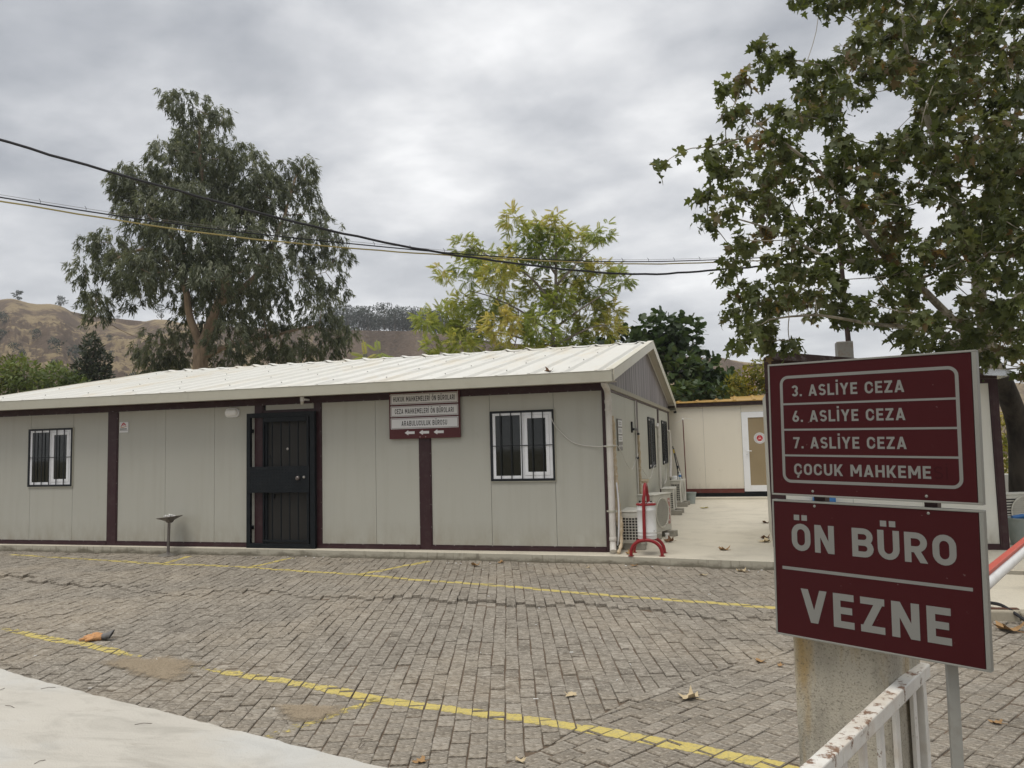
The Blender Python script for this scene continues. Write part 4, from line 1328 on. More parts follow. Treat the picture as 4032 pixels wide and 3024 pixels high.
# maker's plate and wall lamp
pq = thing('wall_plaque', (-8.645, -0.01, 2.07), 'small white plaque with a red roof logo beside the maroon post', 'plaque')
box('plate', m_plate, pq, -8.742, -8.549, -0.012, -0.004, 1.985, 2.172, 0.001)
mb = MB()
for q in ([(-8.712, 2.098), (-8.652, 2.168), (-8.598, 2.118), (-8.612, 2.106), (-8.652, 2.142), (-8.69, 2.094)], [(-8.69, 2.125), (-8.69, 2.15), (-8.678, 2.155), (-8.676, 2.14)], [(-8.66, 2.11), (-8.64, 2.11), (-8.64, 2.128), (-8.66, 2.128)]):
    mb.poly([(x, -.0126, z) for x, z in q])
mb.build('logo', m_ered, pq)
mb = MB(); mb.poly([(x, -.0126, z) for x, z in ((-8.73, 2.105), (-8.705, 2.082), (-8.66, 2.083), (-8.61, 2.096), (-8.575, 2.092), (-8.62, 2.085), (-8.66, 2.072), (-8.71, 2.07))])
mb.build('logo', plain('orange_print', (0.42, 0.17, 0.03), 0.5), pq)
mb = MB()
for i in range(9):
    x = -8.728 + i * .0165; mb.poly([(x, -.0126, 2.040), (x + .013, -.0126, 2.040), (x + .013, -.0126, 2.058), (x, -.0126, 2.058)])
for i in range(16):
    x = -8.735 + i * .0112; mb.poly([(x, -.0126, 2.02), (x + .008, -.0126, 2.02), (x + .008, -.0126, 2.028), (x, -.0126, 2.028)])
mb.build('lettering', m_ink, pq)
lp = thing('wall_lamp', (-6.39, -0.05, 2.25), 'white oval bulkhead lamp on the wall left of the barred door', 'lamp')


def oval(mb_, cx, cz, hw, hh, prof, n=28):
    """rounded-end oval pressed out along -y: prof = [(inset, y)]"""
    b = len(mb_.v)
    for ins, y in prof:
        for k_ in range(n):
            w = 2 * math.pi * k_ / n; r = hh - ins; x = (hw - hh) * (1 if math.cos(w) > 0 else -1) + r * math.cos(w); z = r * math.sin(w)
            mb_.v.append((cx + x, y, cz + z))
    m = len(prof)
    for i in range(m - 1):
        for k_ in range(n):
            k2 = (k_ + 1) % n; mb_.f.append((b + i * n + k_, b + i * n + k2, b + (i + 1) * n + k2, b + (i + 1) * n + k_))
    mb_.f.append(tuple(b + (m - 1) * n + k_ for k_ in range(n))); return mb_


oval(MB(), -6.39, 2.255, .140, .078, [(0, 0), (0, -.035), (.010, -.042)]).build('base', m_pvc, lp, 0, True)
oval(MB(), -6.39, 2.255, .122, .060, [(0, -.042), (.002, -.06), (.014, -.078), (.034, -.088)]).build('lens', plain('opal_glass', (0.82, 0.82, 0.80), 0.2), lp, 0, True)
# sensor under the eave above the door
se = thing('motion_sensor', (-4.95, -0.1, 2.4), 'small white cylinder sensor under the eave above the barred door', 'sensor')
MB().lathe((-4.955, -0.17, 2.385), [(.030, 0), (.033, .01), (.033, .085), (.028, .092)], 16).build('body', m_pvc, se, 0, True)
MB().lathe((-4.955, -0.17, 2.335), [(.018, 0), (.026, .012), (.026, .049)], 14).build('lens', m_ac, se, 0, True)
MB().box(-4.94, -4.90, -0.16, -0.03, 2.40, 2.43).build('arm', m_pvc, se)

# ================================================================== ASHTRAY, BIN, AIR CONDITIONERS
ash = thing('ashtray_stand', (-7.45, -0.276, G), 'metal pedestal ashtray with a tilted bowl full of white stubs by the kerb', 'ashtray')
MB().lathe((-7.455, -0.276, G), [(.165, 0), (.165, .012), (.14, .026), (.06, .036), (.03, .05)], 28).build('base', m_steel, ash, 0, True)
MB().tube([(-7.455, -0.276, G + .04), (-7.44, -0.276, G + .60)], .024, 14).build('pole', m_dsteel, ash, 0, True)
mb = MB().lathe((0, 0, 0), [(.03, -.09), (.055, -.075), (.07, -.05), (.14, -.02), (.205, .005), (.21, .014), (.20, .012), (.13, -.012), (.05, -.02)], 30)
R_ = Matrix.Rotation(math.radians(-6), 3, 'Y')
mb.v = [tuple(Vector((-7.434, -0.276, 0.512)) + R_ @ Vector(v)) for v in mb.v]
bowl = mb.build('bowl', m_dsteel, ash, 0, True)
mb = MB()
for i in range(46):
    a, r = rp.uniform(0, 6.28), rp.uniform(0, .10); c = np.array([-7.434 + r * math.cos(a), -0.276 + r * math.sin(a), 0.508 + rp.uniform(.0, .03) + (.03 - r * .2)])
    w = rp.uniform(0, 6.28); d = np.array([math.cos(w), math.sin(w), rp.uniform(-.3, .5)]) * .02
    mb.tube([c - d, c + d], .005, 5)
tag(mb.build('cigarette_stubs', m_white, None), 'heap of white cigarette stubs lying in the ashtray bowl', 'cigarette butts', None, 'stuff')

bn = thing('litter_bin', (0.56, -0.17, 0), 'white drum litter bin with red lid hanging in a red tubular frame', 'bin')
BX = 0.563
arch = lambda y: [(BX - .215, y, 0.012)] + [(BX + .215 * math.cos(w) * -1, y, .015 + .205 * math.sin(w) ** .8) for w in np.linspace(.12, math.pi - .12, 15)] + [(BX + .215, y, 0.012)]
hoop = [(BX - .02, -0.345, .20), (BX - .018, -0.345, .5), (BX - .012, -0.345, .80)] + [(BX, -0.18 - .165 * math.cos(w), .82 + .165 * math.sin(w)) for w in np.linspace(.15, math.pi - .15, 13)] + [(BX + .012, -0.015, .80), (BX + .018, -0.015, .20)]
mb = MB(); mb.tube(hoop, .0235, 12)
fr = mb.build('hoop', m_red, bn, 0, True)
for y in (-0.345, -0.015):
    lg = MB().tube([(x, y + (.0 if y < -.2 else 0), z) for x, y, z in arch(y)], .0235, 12).build('leg', m_red, bn, 0, True)
    for x in (BX - .215, BX + .215):
        MB().lathe((x, y, 0.001), [(.042, 0), (.042, .006)], 14).build('foot_plate', m_red, lg)
prof = [(.128, .222), (.133, .226), (.133, .27), (.137, .276), (.133, .282), (.133, .315), (.137, .321), (.133, .327), (.133, .62), (.137, .626), (.133, .632), (.133, .695)]
def chipped():
    t = NT('chipped_white_drum')
    k_ = t.ramp(t.noise(7, 7, 0.66, t.mapping((1, 1, 1.4), (2, 5, 3))), [(0.655, 0.0), (0.675, 1.0)])
    col = t.mix(k_, t.mix(t.noise(4, 5), (0.62, 0.62, 0.60), (0.78, 0.78, 0.76)), (0.09, 0.045, 0.03))
    return t.done(t.bsdf(col, 0.45))
MB().lathe((BX, -0.18, 0), prof, 32).build('drum', chipped(), bn, 0, True)
lid = MB().lathe((BX, -0.18, 0), [(.138, .690), (.142, .694), (.142, .708), (.135, .716), (.09, .717), (.088, .705)], 32).build('lid', m_red, bn, 0, True)
mb = MB()
for i in range(14):
    a, r = rp.uniform(0, 6.28), rp.uniform(0.03, .12); c = np.array([BX + r * math.cos(a), -.18 + r * math.sin(a), .722 + rp.uniform(0, .006)])
    mb.box(c[0] - .010, c[0] + .012, c[1] - .008, c[1] + .008, c[2] - .004, c[2] + .004)
tag(mb.build('paper_scraps', m_white), 'white paper scraps lying on the red lid of the bin', 'litter', None, 'stuff')


def ac_unit(name_loc, rot, D_, L_, H_, label, fan_strip=False, blocks=True):
    """outdoor unit: local x = depth (front at +D), y = along the wall, z up; origin at the wall-side near bottom corner"""
    r = thing('air_conditioner', name_loc, label, 'air conditioner', 'outdoor units along the end wall')
    ORG[r.name] = np.zeros(3); r.rotation_euler = (0, 0, rot)
    MB().box(0, D_, 0, L_, 0, H_ - .02).build('casing', m_ac, r, 0.012)
    MB().box(-.008, D_ + .008, -.008, L_ + .008, H_ - .0195, H_).build('top_cover', m_ac, r, 0.006)
    # open grid on the near end
    MB().box(.03, D_ - .02, -.004, -.001, .05, H_ - .09).build('fins', m_acdark, r)
    mb = MB(); n1_, n2_ = 5, 8
    for i in range(n1_ + 1):
        x = .03 + (D_ - .05) * i / n1_; mb.box(x - .005, x + .005, -.012, -.0045, .05, H_ - .09)
    for j in range(n2_ + 1):
        z = .05 + (H_ - .14) * j / n2_; mb.box(.026, D_ - .016, -.016, -.0125, z - .005, z + .005)
    mb.build('side_grille', m_ac, r)
    mb = MB().box(.07, D_ - .07, -.02, -.0165, H_ - .10, H_ - .045); mb.build('grip', m_ac, r, .003)
    # fan guard on the front
    c = (D_, L_ * .45, H_ * .5); rad = min(L_ * .36, H_ * .42)
    MB().lathe(c, [(rad, .001), (rad * .98, .003)], 32, 'x').build('fan_recess', plain('dusty_grey', (0.20, 0.19, 0.17), 0.7), r)
    mb = MB()
    for k_ in range(-7, 8):
        z = c[2] + rad * k_ / 7.6; hw = math.sqrt(max(rad * rad - (z - c[2]) ** 2, 0)); mb.box(D_ + .004, D_ + .012, c[1] - hw, c[1] + hw, z - .005, z + .005)
    mb.lathe(c, [(rad * 1.02, .0045), (rad * 1.06, .012), (rad * 1.06, .018), (rad * .98, .018), (rad * .96, .0045)], 32, 'x')
    mb.build('fan_guard', m_ac, r)
    if fan_strip:
        st = MB().box(D_ + .001, D_ + .004, L_ * .80, L_ * .93, H_ * .17, H_ * .86).build('label_strip', plain('faded_red', (0.42, 0.22, 0.19), 0.5, 0, .1), r)
        mb = MB()
        for k_, z in enumerate(np.linspace(.24, .76, 4)):
            zz = H_ * z; y0, y1 = L_ * .83, L_ * .90; ym = (y0 + y1) / 2
            mb.tube([(D_ + .005, y0, zz), (D_ + .005, ym, zz + .03), (D_ + .005, y1, zz)], .004, 4)
        mb.build('lettering', m_plate, st)
    return r


def block(x0, x1, y0, y1, z1, label, rot=0):
    mb = MB(); c = np.array([(x0 + x1) / 2, (y0 + y1) / 2]); o_ = MB().box(x0, x1, y0, y1, 0.0, z1)
    ca, sa = math.cos(rot), math.sin(rot)
    o_.v = [(c[0] + ca * (x - c[0]) - sa * (y - c[1]), c[1] + sa * (x - c[0]) + ca * (y - c[1]), z) for x, y, z in o_.v]
    tag(o_.build('concrete_block', m_block, None, 0.008), label, 'block', 'blocks under the outdoor units')


ac_unit((0.13, 0.22, 0.10), 0, 0.28, 0.72, 0.47, 'ivory outdoor air conditioner behind the litter bin, nearest to the downpipe')
block(0.16, 0.48, 0.26, 0.38, 0.0985, 'grey concrete block on the ground just behind the litter bin')
block(0.14, 0.44, 0.74, 0.86, 0.0985, 'grey concrete block under the far end of the unit behind the bin')
ac_unit((0.205, 1.62, 0.10), -math.radians(19.5), 0.30, 0.66, 0.62, 'large outdoor air conditioner with a faded red strip behind the litter bin', True)
block(0.40, 0.58, 1.50, 1.62, 0.0985, 'grey concrete block below the near corner of the unit with the red strip', -.34)
block(0.56, 0.80, 1.98, 2.10, 0.0985, 'grey concrete block below the far corner of the unit with the red strip', -.34)
ac_unit((0.20, 5.80, 0.10), 0, 0.26, 0.75, 0.47, 'small outdoor air conditioner, third from the downpipe, below the first barred end window')
block(0.30, 0.62, 5.78, 5.90, 0.0985, 'grey concrete block under the near end of the third outdoor unit')
block(0.30, 0.62, 6.36, 6.48, 0.0985, 'grey concrete block under the far end of the third outdoor unit')
ac_unit((0.20, 7.98, 0.10), -0.1, 0.25, 0.78, 0.54, 'outdoor air conditioner farthest along the end wall with a bottle on top')
block(0.28, 0.60, 7.96, 8.08, 0.0985, 'grey concrete block under the near end of the farthest outdoor unit')
block(0.36, 0.62, 8.52, 8.66, 0.0985, 'grey concrete block under the far end of the farthest outdoor unit')

# bottle, spoon, cup, buckets
m_pet = plain('clear_bottle', (0.55, 0.58, 0.58), 0.12, 0, .05); m_blue = plain('blue_label', (0.05, 0.17, 0.42), 0.4)
bt = thing('water_bottle', (0.42, 8.28, 0.64), 'clear water bottle with blue label standing on the farthest air conditioner', 'bottle')
MB().lathe((0.42, 8.28, 0.641), [(.030, 0), (.034, .006), (.034, .12), (.030, .145), (.013, .175), (.013, .185)], 18).build('body', m_pet, bt, 0, True)
MB().lathe((0.42, 8.28, 0.641), [(.0345, .068), (.0345, .115)], 18).build('label_band', m_blue, bt, 0, True)
MB().lathe((0.42, 8.28, 0.8265), [(.015, 0), (.015, .018)], 14).build('cap', m_white, bt)
mb = MB().tube([(0.36, 8.30, 0.64), (0.365, 8.30, 0.80), (0.37, 8.30, 0.90)], .007, 6); mb.lathe((0.372, 8.30, 0.90), [(.012, 0), (.024, .02), (.026, .05), (.014, .085)], 10)
tag(mb.build('brush', m_black), 'small black brush standing upright beside the water bottle', 'brush')
mb = MB().lathe((0.668, 1.68, 0.001), [(.026, 0), (.036, .085), (.037, .088), (.034, .086), (.026, .02)], 18)
tag(mb.build('paper_cup', m_white, None, 0, True), 'white paper cup standing on the ground beside a concrete block', 'cup')
bk = thing('bucket', (0.62, 8.98, 0), 'grey green bucket on the ground beyond the farthest air conditioner', 'bucket')
MB().lathe((0.62, 8.98, 0.001), [(.10, 0), (.135, .27), (.145, .272), (.145, .285), (.13, .285), (.098, .02)], 22).build('body', m_bucket, bk, 0, True)
mb = MB().lathe((0.62, 8.98, 0.25), [(.142, 0), (.142, .012)], 22); mb.build('rim', m_bucket, bk)

# cables, conduit, pipe wrap along the end wall
def wire(pts, r, m_, label, name='cable', n=40, cat='cable'):
    return tag(MB().tube(smooth_path(pts, n), r, 6).build(name, m_, None, 0, True), label, cat)


wire([(-0.812, -0.05, 1.99), (-0.76, -0.03, 1.86), (-0.56, -0.02, 1.65), (-0.40, -0.02, 1.57), (-0.15, -0.03, 1.535), (0.0, -0.135, 1.54), (0.115, -0.11, 1.545), (0.13, 0.2, 1.54)], 0.0055, m_wcable, 'thin white cable hanging from the window grille to the downpipe')
P = smooth_path([(0.05, 0.16, 1.98), (0.07, 0.17, 1.8), (0.065, 0.2, 1.4), (0.085, 0.18, 1.0), (0.10, 0.14, 0.62), (0.14, 0.06, 0.42), (0.16, 0.02, 0.3), (0.17, -0.05, 0.12), (0.15, -0.22, 0.02)], 60)
tag(MB().tube(P, [0.042 + .006 * math.sin(i * 2.1) + (.012 if 34 < i < 46 else 0) - (.018 if i > 48 else 0) for i in range(60)], 10).build('pipe_bundle', m_foam, None, 0, True), 'bundle of pipes in frayed tan wrapping running down behind the downpipe', 'pipe')
wire([(0.11, 0.10, 1.0), (0.135, 0.06, 0.7), (0.14, 0.0, 0.45), (0.13, -0.02, 0.22), (0.11, 0.0, 0.1)], 0.013, m_pvc, 'white hose beside the frayed pipe bundle', 'hose', 30, 'hose')
wire([(0.13, 0.2, 1.54), (0.06, 1.1, 1.42), (0.05, 1.7, 1.22), (0.05, 2.3, 1.12), (0.05, 2.8, 1.24), (0.05, 3.25, 1.36)], 0.0055, m_wcable, 'thin white cable drooping along the end wall below the grey sign')
mb = MB().tube([(0.02, 3.30, 2.36), (0.02, 3.30, 0.5)], .016, 8)
tag(mb.build('conduit', m_wcable, None, 0, True), 'white conduit running down the end wall beside the first maroon post', 'conduit')
P = smooth_path([(0.045, 3.38, 1.72), (0.05, 3.40, 1.3), (0.05, 3.38, 0.9), (0.06, 3.40, 0.4), (0.10, 3.2, 0.2)], 40)
tag(MB().tube(P, [0.028 + .006 * math.sin(i * 1.7) for i in range(40)], 8).build('pipe_bundle', m_foam, None, 0, True), 'pale wrapped pipe running down beside the first maroon post of the end wall', 'pipe')
mb = MB().box(0.0, 0.03, 2.74, 2.80, 1.76, 1.96); mb.box(0.03, 0.06, 2.75, 3.34, 1.80, 1.84); mb.box(0.0, 0.07, 3.30, 3.44, 1.72, 1.76)
tag(mb.build('wall_bracket', m_black, None, .004), 'black bent bracket on the end wall near the first maroon post', 'bracket')
mb = MB().box(0.0, 0.05, 3.28, 3.46, 1.27, 1.31)
tag(mb.build('pipe_clip', m_black, None, .003), 'short black clip holding the wrapped pipe to the end wall', 'clip')
wire([(0.05, 3.5, 1.15), (0.06, 4.4, 0.9), (0.06, 5.0, 0.84), (0.05, 5.4, 0.9), (0.05, 5.9, 1.05), (0.05, 6.6, 1.06)], 0.006, m_wcable, 'thin grey cable looping under the first barred end window')
tag(MB().tube(smooth_path([(0.05, 6.80, 1.92), (0.06, 6.88, 1.96), (0.065, 6.95, 1.85), (0.065, 6.95, 0.5)], 40), .036, 10).build('pipe', m_pipe, None, 0, True), 'grey pipe bending down beside the first barred end window', 'pipe')
tag(MB().tube(smooth_path([(0.05, 9.80, 1.84), (0.06, 9.95, 1.86), (0.065, 10.05, 1.72), (0.065, 10.05, 1.2), (0.09, 9.6, 0.9), (0.1, 9.3, 0.65)], 40), .036, 10).build('pipe', m_pipe, None, 0, True), 'grey pipe bending down beyond the second barred end window', 'pipe')
wire([(0.05, 8.6, 1.0), (0.06, 8.6, 0.8), (0.08, 8.3, 0.62), (0.05, 7.95, 0.55), (0.05, 7.85, 0.7)], 0.010, m_wcable, 'white cable dangling under the second barred end window')
mb = MB().box(0.02, 0.16, 3.60, 3.86, 0.80, 0.84); mb.v = [(x, y, z + (y - 3.6) * .12) for x, y, z in mb.v]
tag(mb.build('foam_piece', m_foam), 'flat piece of pale foam stuck against the first maroon post of the end wall', 'foam')
# tools leaning in the corner
mb = MB().tube([(0.30, 10.2, 0.35), (0.10, 10.45, 1.45)], .014, 8); br = thing('broom', (0.3, 10.2, 0), 'broom with a yellow collar leaning in the corner beside the far cabin', 'broom')
mb.build('handle', m_black, br); MB().tube([(0.135, 10.41, 1.26), (0.116, 10.43, 1.36)], .019, 8).build('collar', plain('yellow_plastic', (0.55, 0.40, 0.03), 0.4), br)
MB().box(0.22, 0.38, 10.12, 10.22, 0.0, 0.35).build('head', m_acdark, br, .02)
tag(MB().tube([(0.48, 10.1, 0.02), (0.12, 10.5, 1.40)], .013, 8).build('mop_handle', m_dsteel), 'grey mop handle leaning beside the broom', 'handle')
mb = MB().lathe((0.20, 9.55, 0.0), [(.09, 0), (.10, .60), (.085, .66), (.05, .68)], 16)
tag(mb.build('canister', m_white, None, 0, True), 'white canister standing in the corner behind the farthest air conditioner', 'canister')
# aerial pole before the far cabin
ap = thing('aerial_pole', (0.42, 10.0, 0), 'thin brown pole with a wire aerial standing before the far cabin', 'pole')
MB().tube([(0.455, 10.05, 0.0), (0.43, 10.05, 2.17)], .014, 8).build('pole', m_brown2, ap)
mb = MB().tube(smooth_path([(0.24, 10.05, 2.09), (0.36, 10.05, 2.12), (0.43, 10.05, 2.19), (0.55, 10.05, 2.185), (0.70, 10.05, 2.155)], 16), .006, 5); mb.tube([(0.43, 10.05, 2.15), (0.42, 10.05, 2.26)], .005, 5); mb.lathe((0.43, 10.05, 2.15), [(.018, 0), (.03, .02), (.018, .05)], 10)
mb.build('aerial', m_wcable, ap)
# camera on the rear eave corner
mb = MB().box(0.12, 0.20, 10.98, 11.09, 2.38, 2.44); mb.lathe((0.16, 10.97, 2.41), [(.024, 0), (.024, -.03)], 12, 'y')
tag(mb.build('security_camera', m_black, None, .005), 'small black security camera under the rear eave corner', 'camera')

# unit, bucket and ledge right of the kiosk
r = ac_unit((5.62, 2.55, 0.10), -1.2, 0.30, 0.75, 0.55, 'ivory outdoor air conditioner beside the kiosk, next to the tree trunk')
r['group'] = 'outdoor unit by the kiosk'
mb = MB()
for k_ in range(7): mb.box(.301, .304, .03, .24, .20 + k_ * .042, .222 + k_ * .042)
mb.build('louvre', m_acdark, r)
bk = thing('tub', (5.68, 1.35, 0), 'pale grey tub with blue bottles inside standing beside the kiosk', 'tub')
MB().lathe((5.68, 1.30, 0.001), [(.17, 0), (.215, .36), (.228, .362), (.228, .385), (.205, .385), (.165, .03)], 26).build('body', m_bucket, bk, 0, True)
for i, (x, y) in enumerate(((5.60, 1.22), (5.72, 1.28))):
    tag(MB().tube([(x - .08, y, .385), (x + .07, y + .03, .41)], .033, 12).build('plastic_bottle', m_blue, None, 0, True), ('blue plastic bottle lying in the tub, near the kiosk post', 'blue plastic bottle lying in the middle of the tub')[i], 'bottle')
mb = MB().box(5.4, 9.0, 4.2, 4.5, -0.1, 0.86)
tag(mb.build('low_wall', m_wall3, None, .01), 'low white wall behind the kiosk, half hidden by the tree trunk', 'wall')
mb = MB().box(2.85, 3.15, 0.55, 0.72, 0.52, 0.735)
tag(mb.build('plastic_crate', m_blue, None, .01), 'pale blue plastic box against the kiosk wall, glimpsed between the sign panels', 'box')
tag(MB().box(2.80, 3.22, 0.50, 0.735, 0.0, 0.518).build('stool', m_wall3, None, .01), 'plain pale bench against the kiosk wall behind the sign', 'bench')

# ================================================================== DIRECTION SIGN, PILLAR, RAILING
SO = np.array([1.969, -8.636, 0.940]); SU = np.array([0.881, -0.473, -0.022]); SV = np.array([0.017, -0.013, 1.0]); SN = -np.array([0.473, 0.881, 0.003])
SU /= np.linalg.norm(SU); SV -= SU * (SV @ SU); SV /= np.linalg.norm(SV); SN = np.cross(SU, SV)
if SN[1] > 0: SN = -SN
ds = thing('direction_sign', tuple(SO + SU * .31), 'dark red double panel court direction sign with silver letters on a concrete pillar', 'sign')


def sp(u, v, n=0.0): return SO + SU * u + SV * v + SN * n


def sbox(mb_, u0, u1, v0, v1, n0, n1):
    mb_.obox(sp(u0, v0, n0), SU * (u1 - u0), SN * (n1 - n0), SV * (v1 - v0)); return mb_


def sign_panel(v0, v1):
    pan = sbox(MB(), 0.006, 0.606, v0 + .006, v1 - .006, -.020, 0.0).build('sign_panel', m_signred, ds)
    mb = MB(); sbox(mb, 0, .62, v0, v0 + .0058, -.024, .002); sbox(mb, 0, .62, v1 - .0058, v1, -.024, .002); sbox(mb, 0, .0058, v0 + .006, v1 - .006, -.024, .002); sbox(mb, .608, .62, v0 + .006, v1 - .006, -.024, .002)
    mb.build('frame', m_edge, pan, 0.001)
    return pan


pU, pL = sign_panel(0.455, 0.889), sign_panel(0.0, 0.440)
nL = 0.0006


def rrect(mb_, u0, u1, v0, v1, t_, r):
    def loop(ins):
        q = []; rr = r - ins
        for cx, cy, a0 in ((u1 - r, v1 - r, 0), (u0 + r, v1 - r, 90), (u0 + r, v0 + r, 180), (u1 - r, v0 + r, 270)):
            q += arc(cx, cy, rr, rr, a0, a0 + 90, 7)
        return q
    A, B = loop(0), loop(t_); n = len(A)
    for i in range(n):
        j = (i + 1) % n; mb_.poly([sp(*A[i], nL), sp(*A[j], nL), sp(*B[j], nL), sp(*B[i], nL)])


mb = MB(); rrect(mb, .0405, .573, .497, .8475, .0095, .028)
for v in (.754, .670, .586):
    mb.poly([sp(.050, v - .0032, nL), sp(.5635, v - .0032, nL), sp(.5635, v + .0032, nL), sp(.050, v + .0032, nL)])
mb.build('border', m_letter, pU)
for s_, u0, u1, v in (('3. ASLİYE CEZA', .080, .427, .7785), ('6. ASLİYE CEZA', .080, .427, .6950), ('7. ASLİYE CEZA', .080, .427, .6092), ('ÇOCUK MAHKEME', .080, .490, .5235)):
    mb = MB(); text(mb, s_, sp(u0, v, nL), SU, SV, SN, 0.0365, u1 - u0, 0.185, 0.15); mb.build('lettering', m_letter, pU)
m_ghost = plain('ghost_print', (0.034, 0.0030, 0.0044), 0.55, 0, .1, 6, 0, 1, None, 0, .18)
mb = MB(); text(mb, 'Sİ', sp(.498, .5235, nL), SU, SV, SN, 0.0365, .036, 0.12, 0.2); mb.build('lettering', m_ghost, pU, label='faint outline where letters were peeled off')
mb = MB(); text(mb, 'ÖN BÜRO', sp(.064, .2785, nL), SU, SV, SN, 0.0875, .483, 0.20, 0.15); mb.build('lettering', m_letter, pL)
mb = MB(); text(mb, 'VEZNE', sp(.088, .0545, nL), SU, SV, SN, 0.1045, .437, 0.20, 0.17); mb.build('lettering', m_letter, pL)
mb = MB(); mb.poly([sp(.029, .2145, nL), sp(.584, .2145, nL), sp(.584, .2245, nL), sp(.029, .2245, nL)]); mb.build('border', m_letter, pL)
mb = MB()
for u, v in ((.139, .472), (.143, .425), (.475, .473), (.478, .424)):
    c = sp(u, v, .0005); b = len(mb.v)
    for r_, h_ in ((.0045, 0), (.003, .002)):
        mb.v += [tuple(c + SU * r_ * math.cos(w) + SV * r_ * math.sin(w) + SN * h_) for w in np.linspace(0, 2 * math.pi, 9)[:-1]]
    for i in range(8): mb.f.append((b + i, b + (i + 1) % 8, b + 8 + (i + 1) % 8, b + 8 + i))
    mb.f.append(tuple(range(b + 8, b + 16)))
mb.build('screws', m_edge, ds)
sbox(MB(), .131, .167, .06, .86, -.062, -.0245).build('post', m_brown, ds, .002)
sbox(MB(), .460, .496, .06, .86, -.062, -.0245).build('post', m_brown, ds, .002)
m_greypost = plain('grey_post_paint', (0.36, 0.36, 0.33), 0.55, 0, 0.12, 9, 0.1, 60, (0.2, 0.17, 0.13), 0.4)
a, b = sp(.504, .10, -.05), np.array([2.449, -8.745, G])
mb = MB(); mb.prism([b + np.array([-.014, -.012, 0]), b + np.array([.016, -.012, 0]), b + np.array([.016, .012, 0]), b + np.array([-.014, .012, 0])], a - b)
mb.build('stay', m_greypost, ds, 0.002)
pr_ = np.array([0.96, 0.28, 0]); pd_ = np.array([-.28, .96, 0])
o_ = sp(.020, 0, -.066); o_[2] = -0.2
pil = MB().obox(o_, np.array([SU[0], SU[1], 0]) * .305, -np.array([SN[0], SN[1], 0]) * .30, (0, 0, 1.24))
tag(pil.build('pillar', m_pillar, None, 0.014), 'rough stained concrete pillar behind the lower sign panel', 'pillar')

rl = thing('railing', (2.2, -9.0, G), 'low white railing with flaking paint and rust running towards the camera', 'railing')
A0, A1 = np.array([1.70, -10.10, .82]), np.array([2.432, -8.47, .825]); d_ = A1 - A0; L_ = np.linalg.norm(d_); d_ /= L_; s_ = np.cross(d_, [0, 0, 1.0]); s_ /= np.linalg.norm(s_)
upv = np.array([0, 0, 1.0])


def rbar(t0, t1, z0, z1, hw): return MB().obox(A0 + d_ * t0 - s_ * hw + upv * (z0 - .82), d_ * (t1 - t0), s_ * 2 * hw, upv * (z1 - z0))


for t0, t1 in ((0, 0.905), (0.908, 1.655), (1.658, L_)):
    rbar(t0, t1, .778, .822, .0215).build('top_rail', m_rust, rl, .004)
rbar(L_ - .09, L_ - .052, G, .7775, .019).build('end_post', m_rust, rl, .003)
for t in (1.64, 1.44, 1.28, 1.12, .96, .80, .64, .48, .32, .16):
    rbar(t - .019, t + .019, .22, .7775, .006).build('picket', m_rust, rl, .001)
rbar(0, L_ - .091, .18, .2195, .015).build('bottom_rail', m_rust, rl, .003)
rbar(0.0, 0.04, G, .7775, .019).build('end_post', m_rust, rl, .003)
P = [A0 + d_ * (L_ - .12) + upv * -.28 - s_ * .02, A0 + d_ * (L_ - .03) + upv * -.26 - s_ * .03]
wire([P[0] + np.array([.06, -.02, -.10]), P[0], P[1]], .006, m_pvc, 'short white wire tied to the end post of the railing', 'wire', 12, 'wire')

# barrier arm
ba = thing('barrier', (5.3, -1.9, G), 'white barrier arm with a red stripe reaching in from the right edge', 'barrier')
B0, B1 = np.array([3.02, -6.86, .80]), np.array([5.30, -1.70, .83]); bd = (B1 - B0) / np.linalg.norm(B1 - B0); bs = np.cross(bd, upv); bs /= np.linalg.norm(bs)
MB().tube([B0, B1], .038, 16).build('arm', m_white, ba, 0, True)
mb = MB().obox(B0 - bs * .020 + upv * .036, B1 - B0, bs * .040, upv * .022); mb.build('stripe', plain('faded_red_stripe', (0.50, 0.10, 0.07), 0.5, 0, .15, 5), ba, .004)
MB().box(5.12, 5.48, -1.86, -1.46, G, 1.02).build('cabinet', plain('yellow_cabinet', (0.5, 0.33, 0.04), 0.5), ba, .01)

# broken kerb on the right
kb = thing('kerb', (4.2, -3.3, G), 'row of broken kerb stones with a rusty strip at the right edge', 'kerb')
m_kerb = concrete('kerb_stone', (0.40, 0.36, 0.28), (0.2, 0.17, 0.12), .9, 2)
kd = np.array([.995, .1, 0]); kn = np.array([-.1, .995, 0])
x = 0.0
for i, L in enumerate((.42, .30, .36, .44, .5, .5)):
    o_ = np.array([3.52, -3.36, G - .05]) + kd * x; h_ = (.145, .155, .14, .15, .15, .15)[i]
    MB().obox(o_, kd * (L - .012), kn * .16, (0, 0, h_)).build('kerb_stone', m_kerb, kb, .016); x += L
MB().obox(np.array([3.62, -3.30, G + .106]), kd * .62, kn * .06, (0, 0, .008)).build('rusty_strip', plain('rust_strip', (0.12, 0.06, 0.04), 0.8, .2, .3, 12), kb)
for t in (.12, .38):
    MB().lathe(tuple(np.array([3.62, -3.27, G + .113]) + kd * t), [(.012, 0), (.012, .03), (.006, .034)], 8).build('bolt', m_dsteel, kb)
wire([(4.05, -3.02, G + .12), (4.12, -3.16, G + .125), (4.20, -3.33, G + .07), (4.27, -3.47, G + .02), (4.42, -3.56, G + .01)], .016, m_cable, 'black hose hanging over the broken kerb at the right edge', 'hose', 24, 'hose')
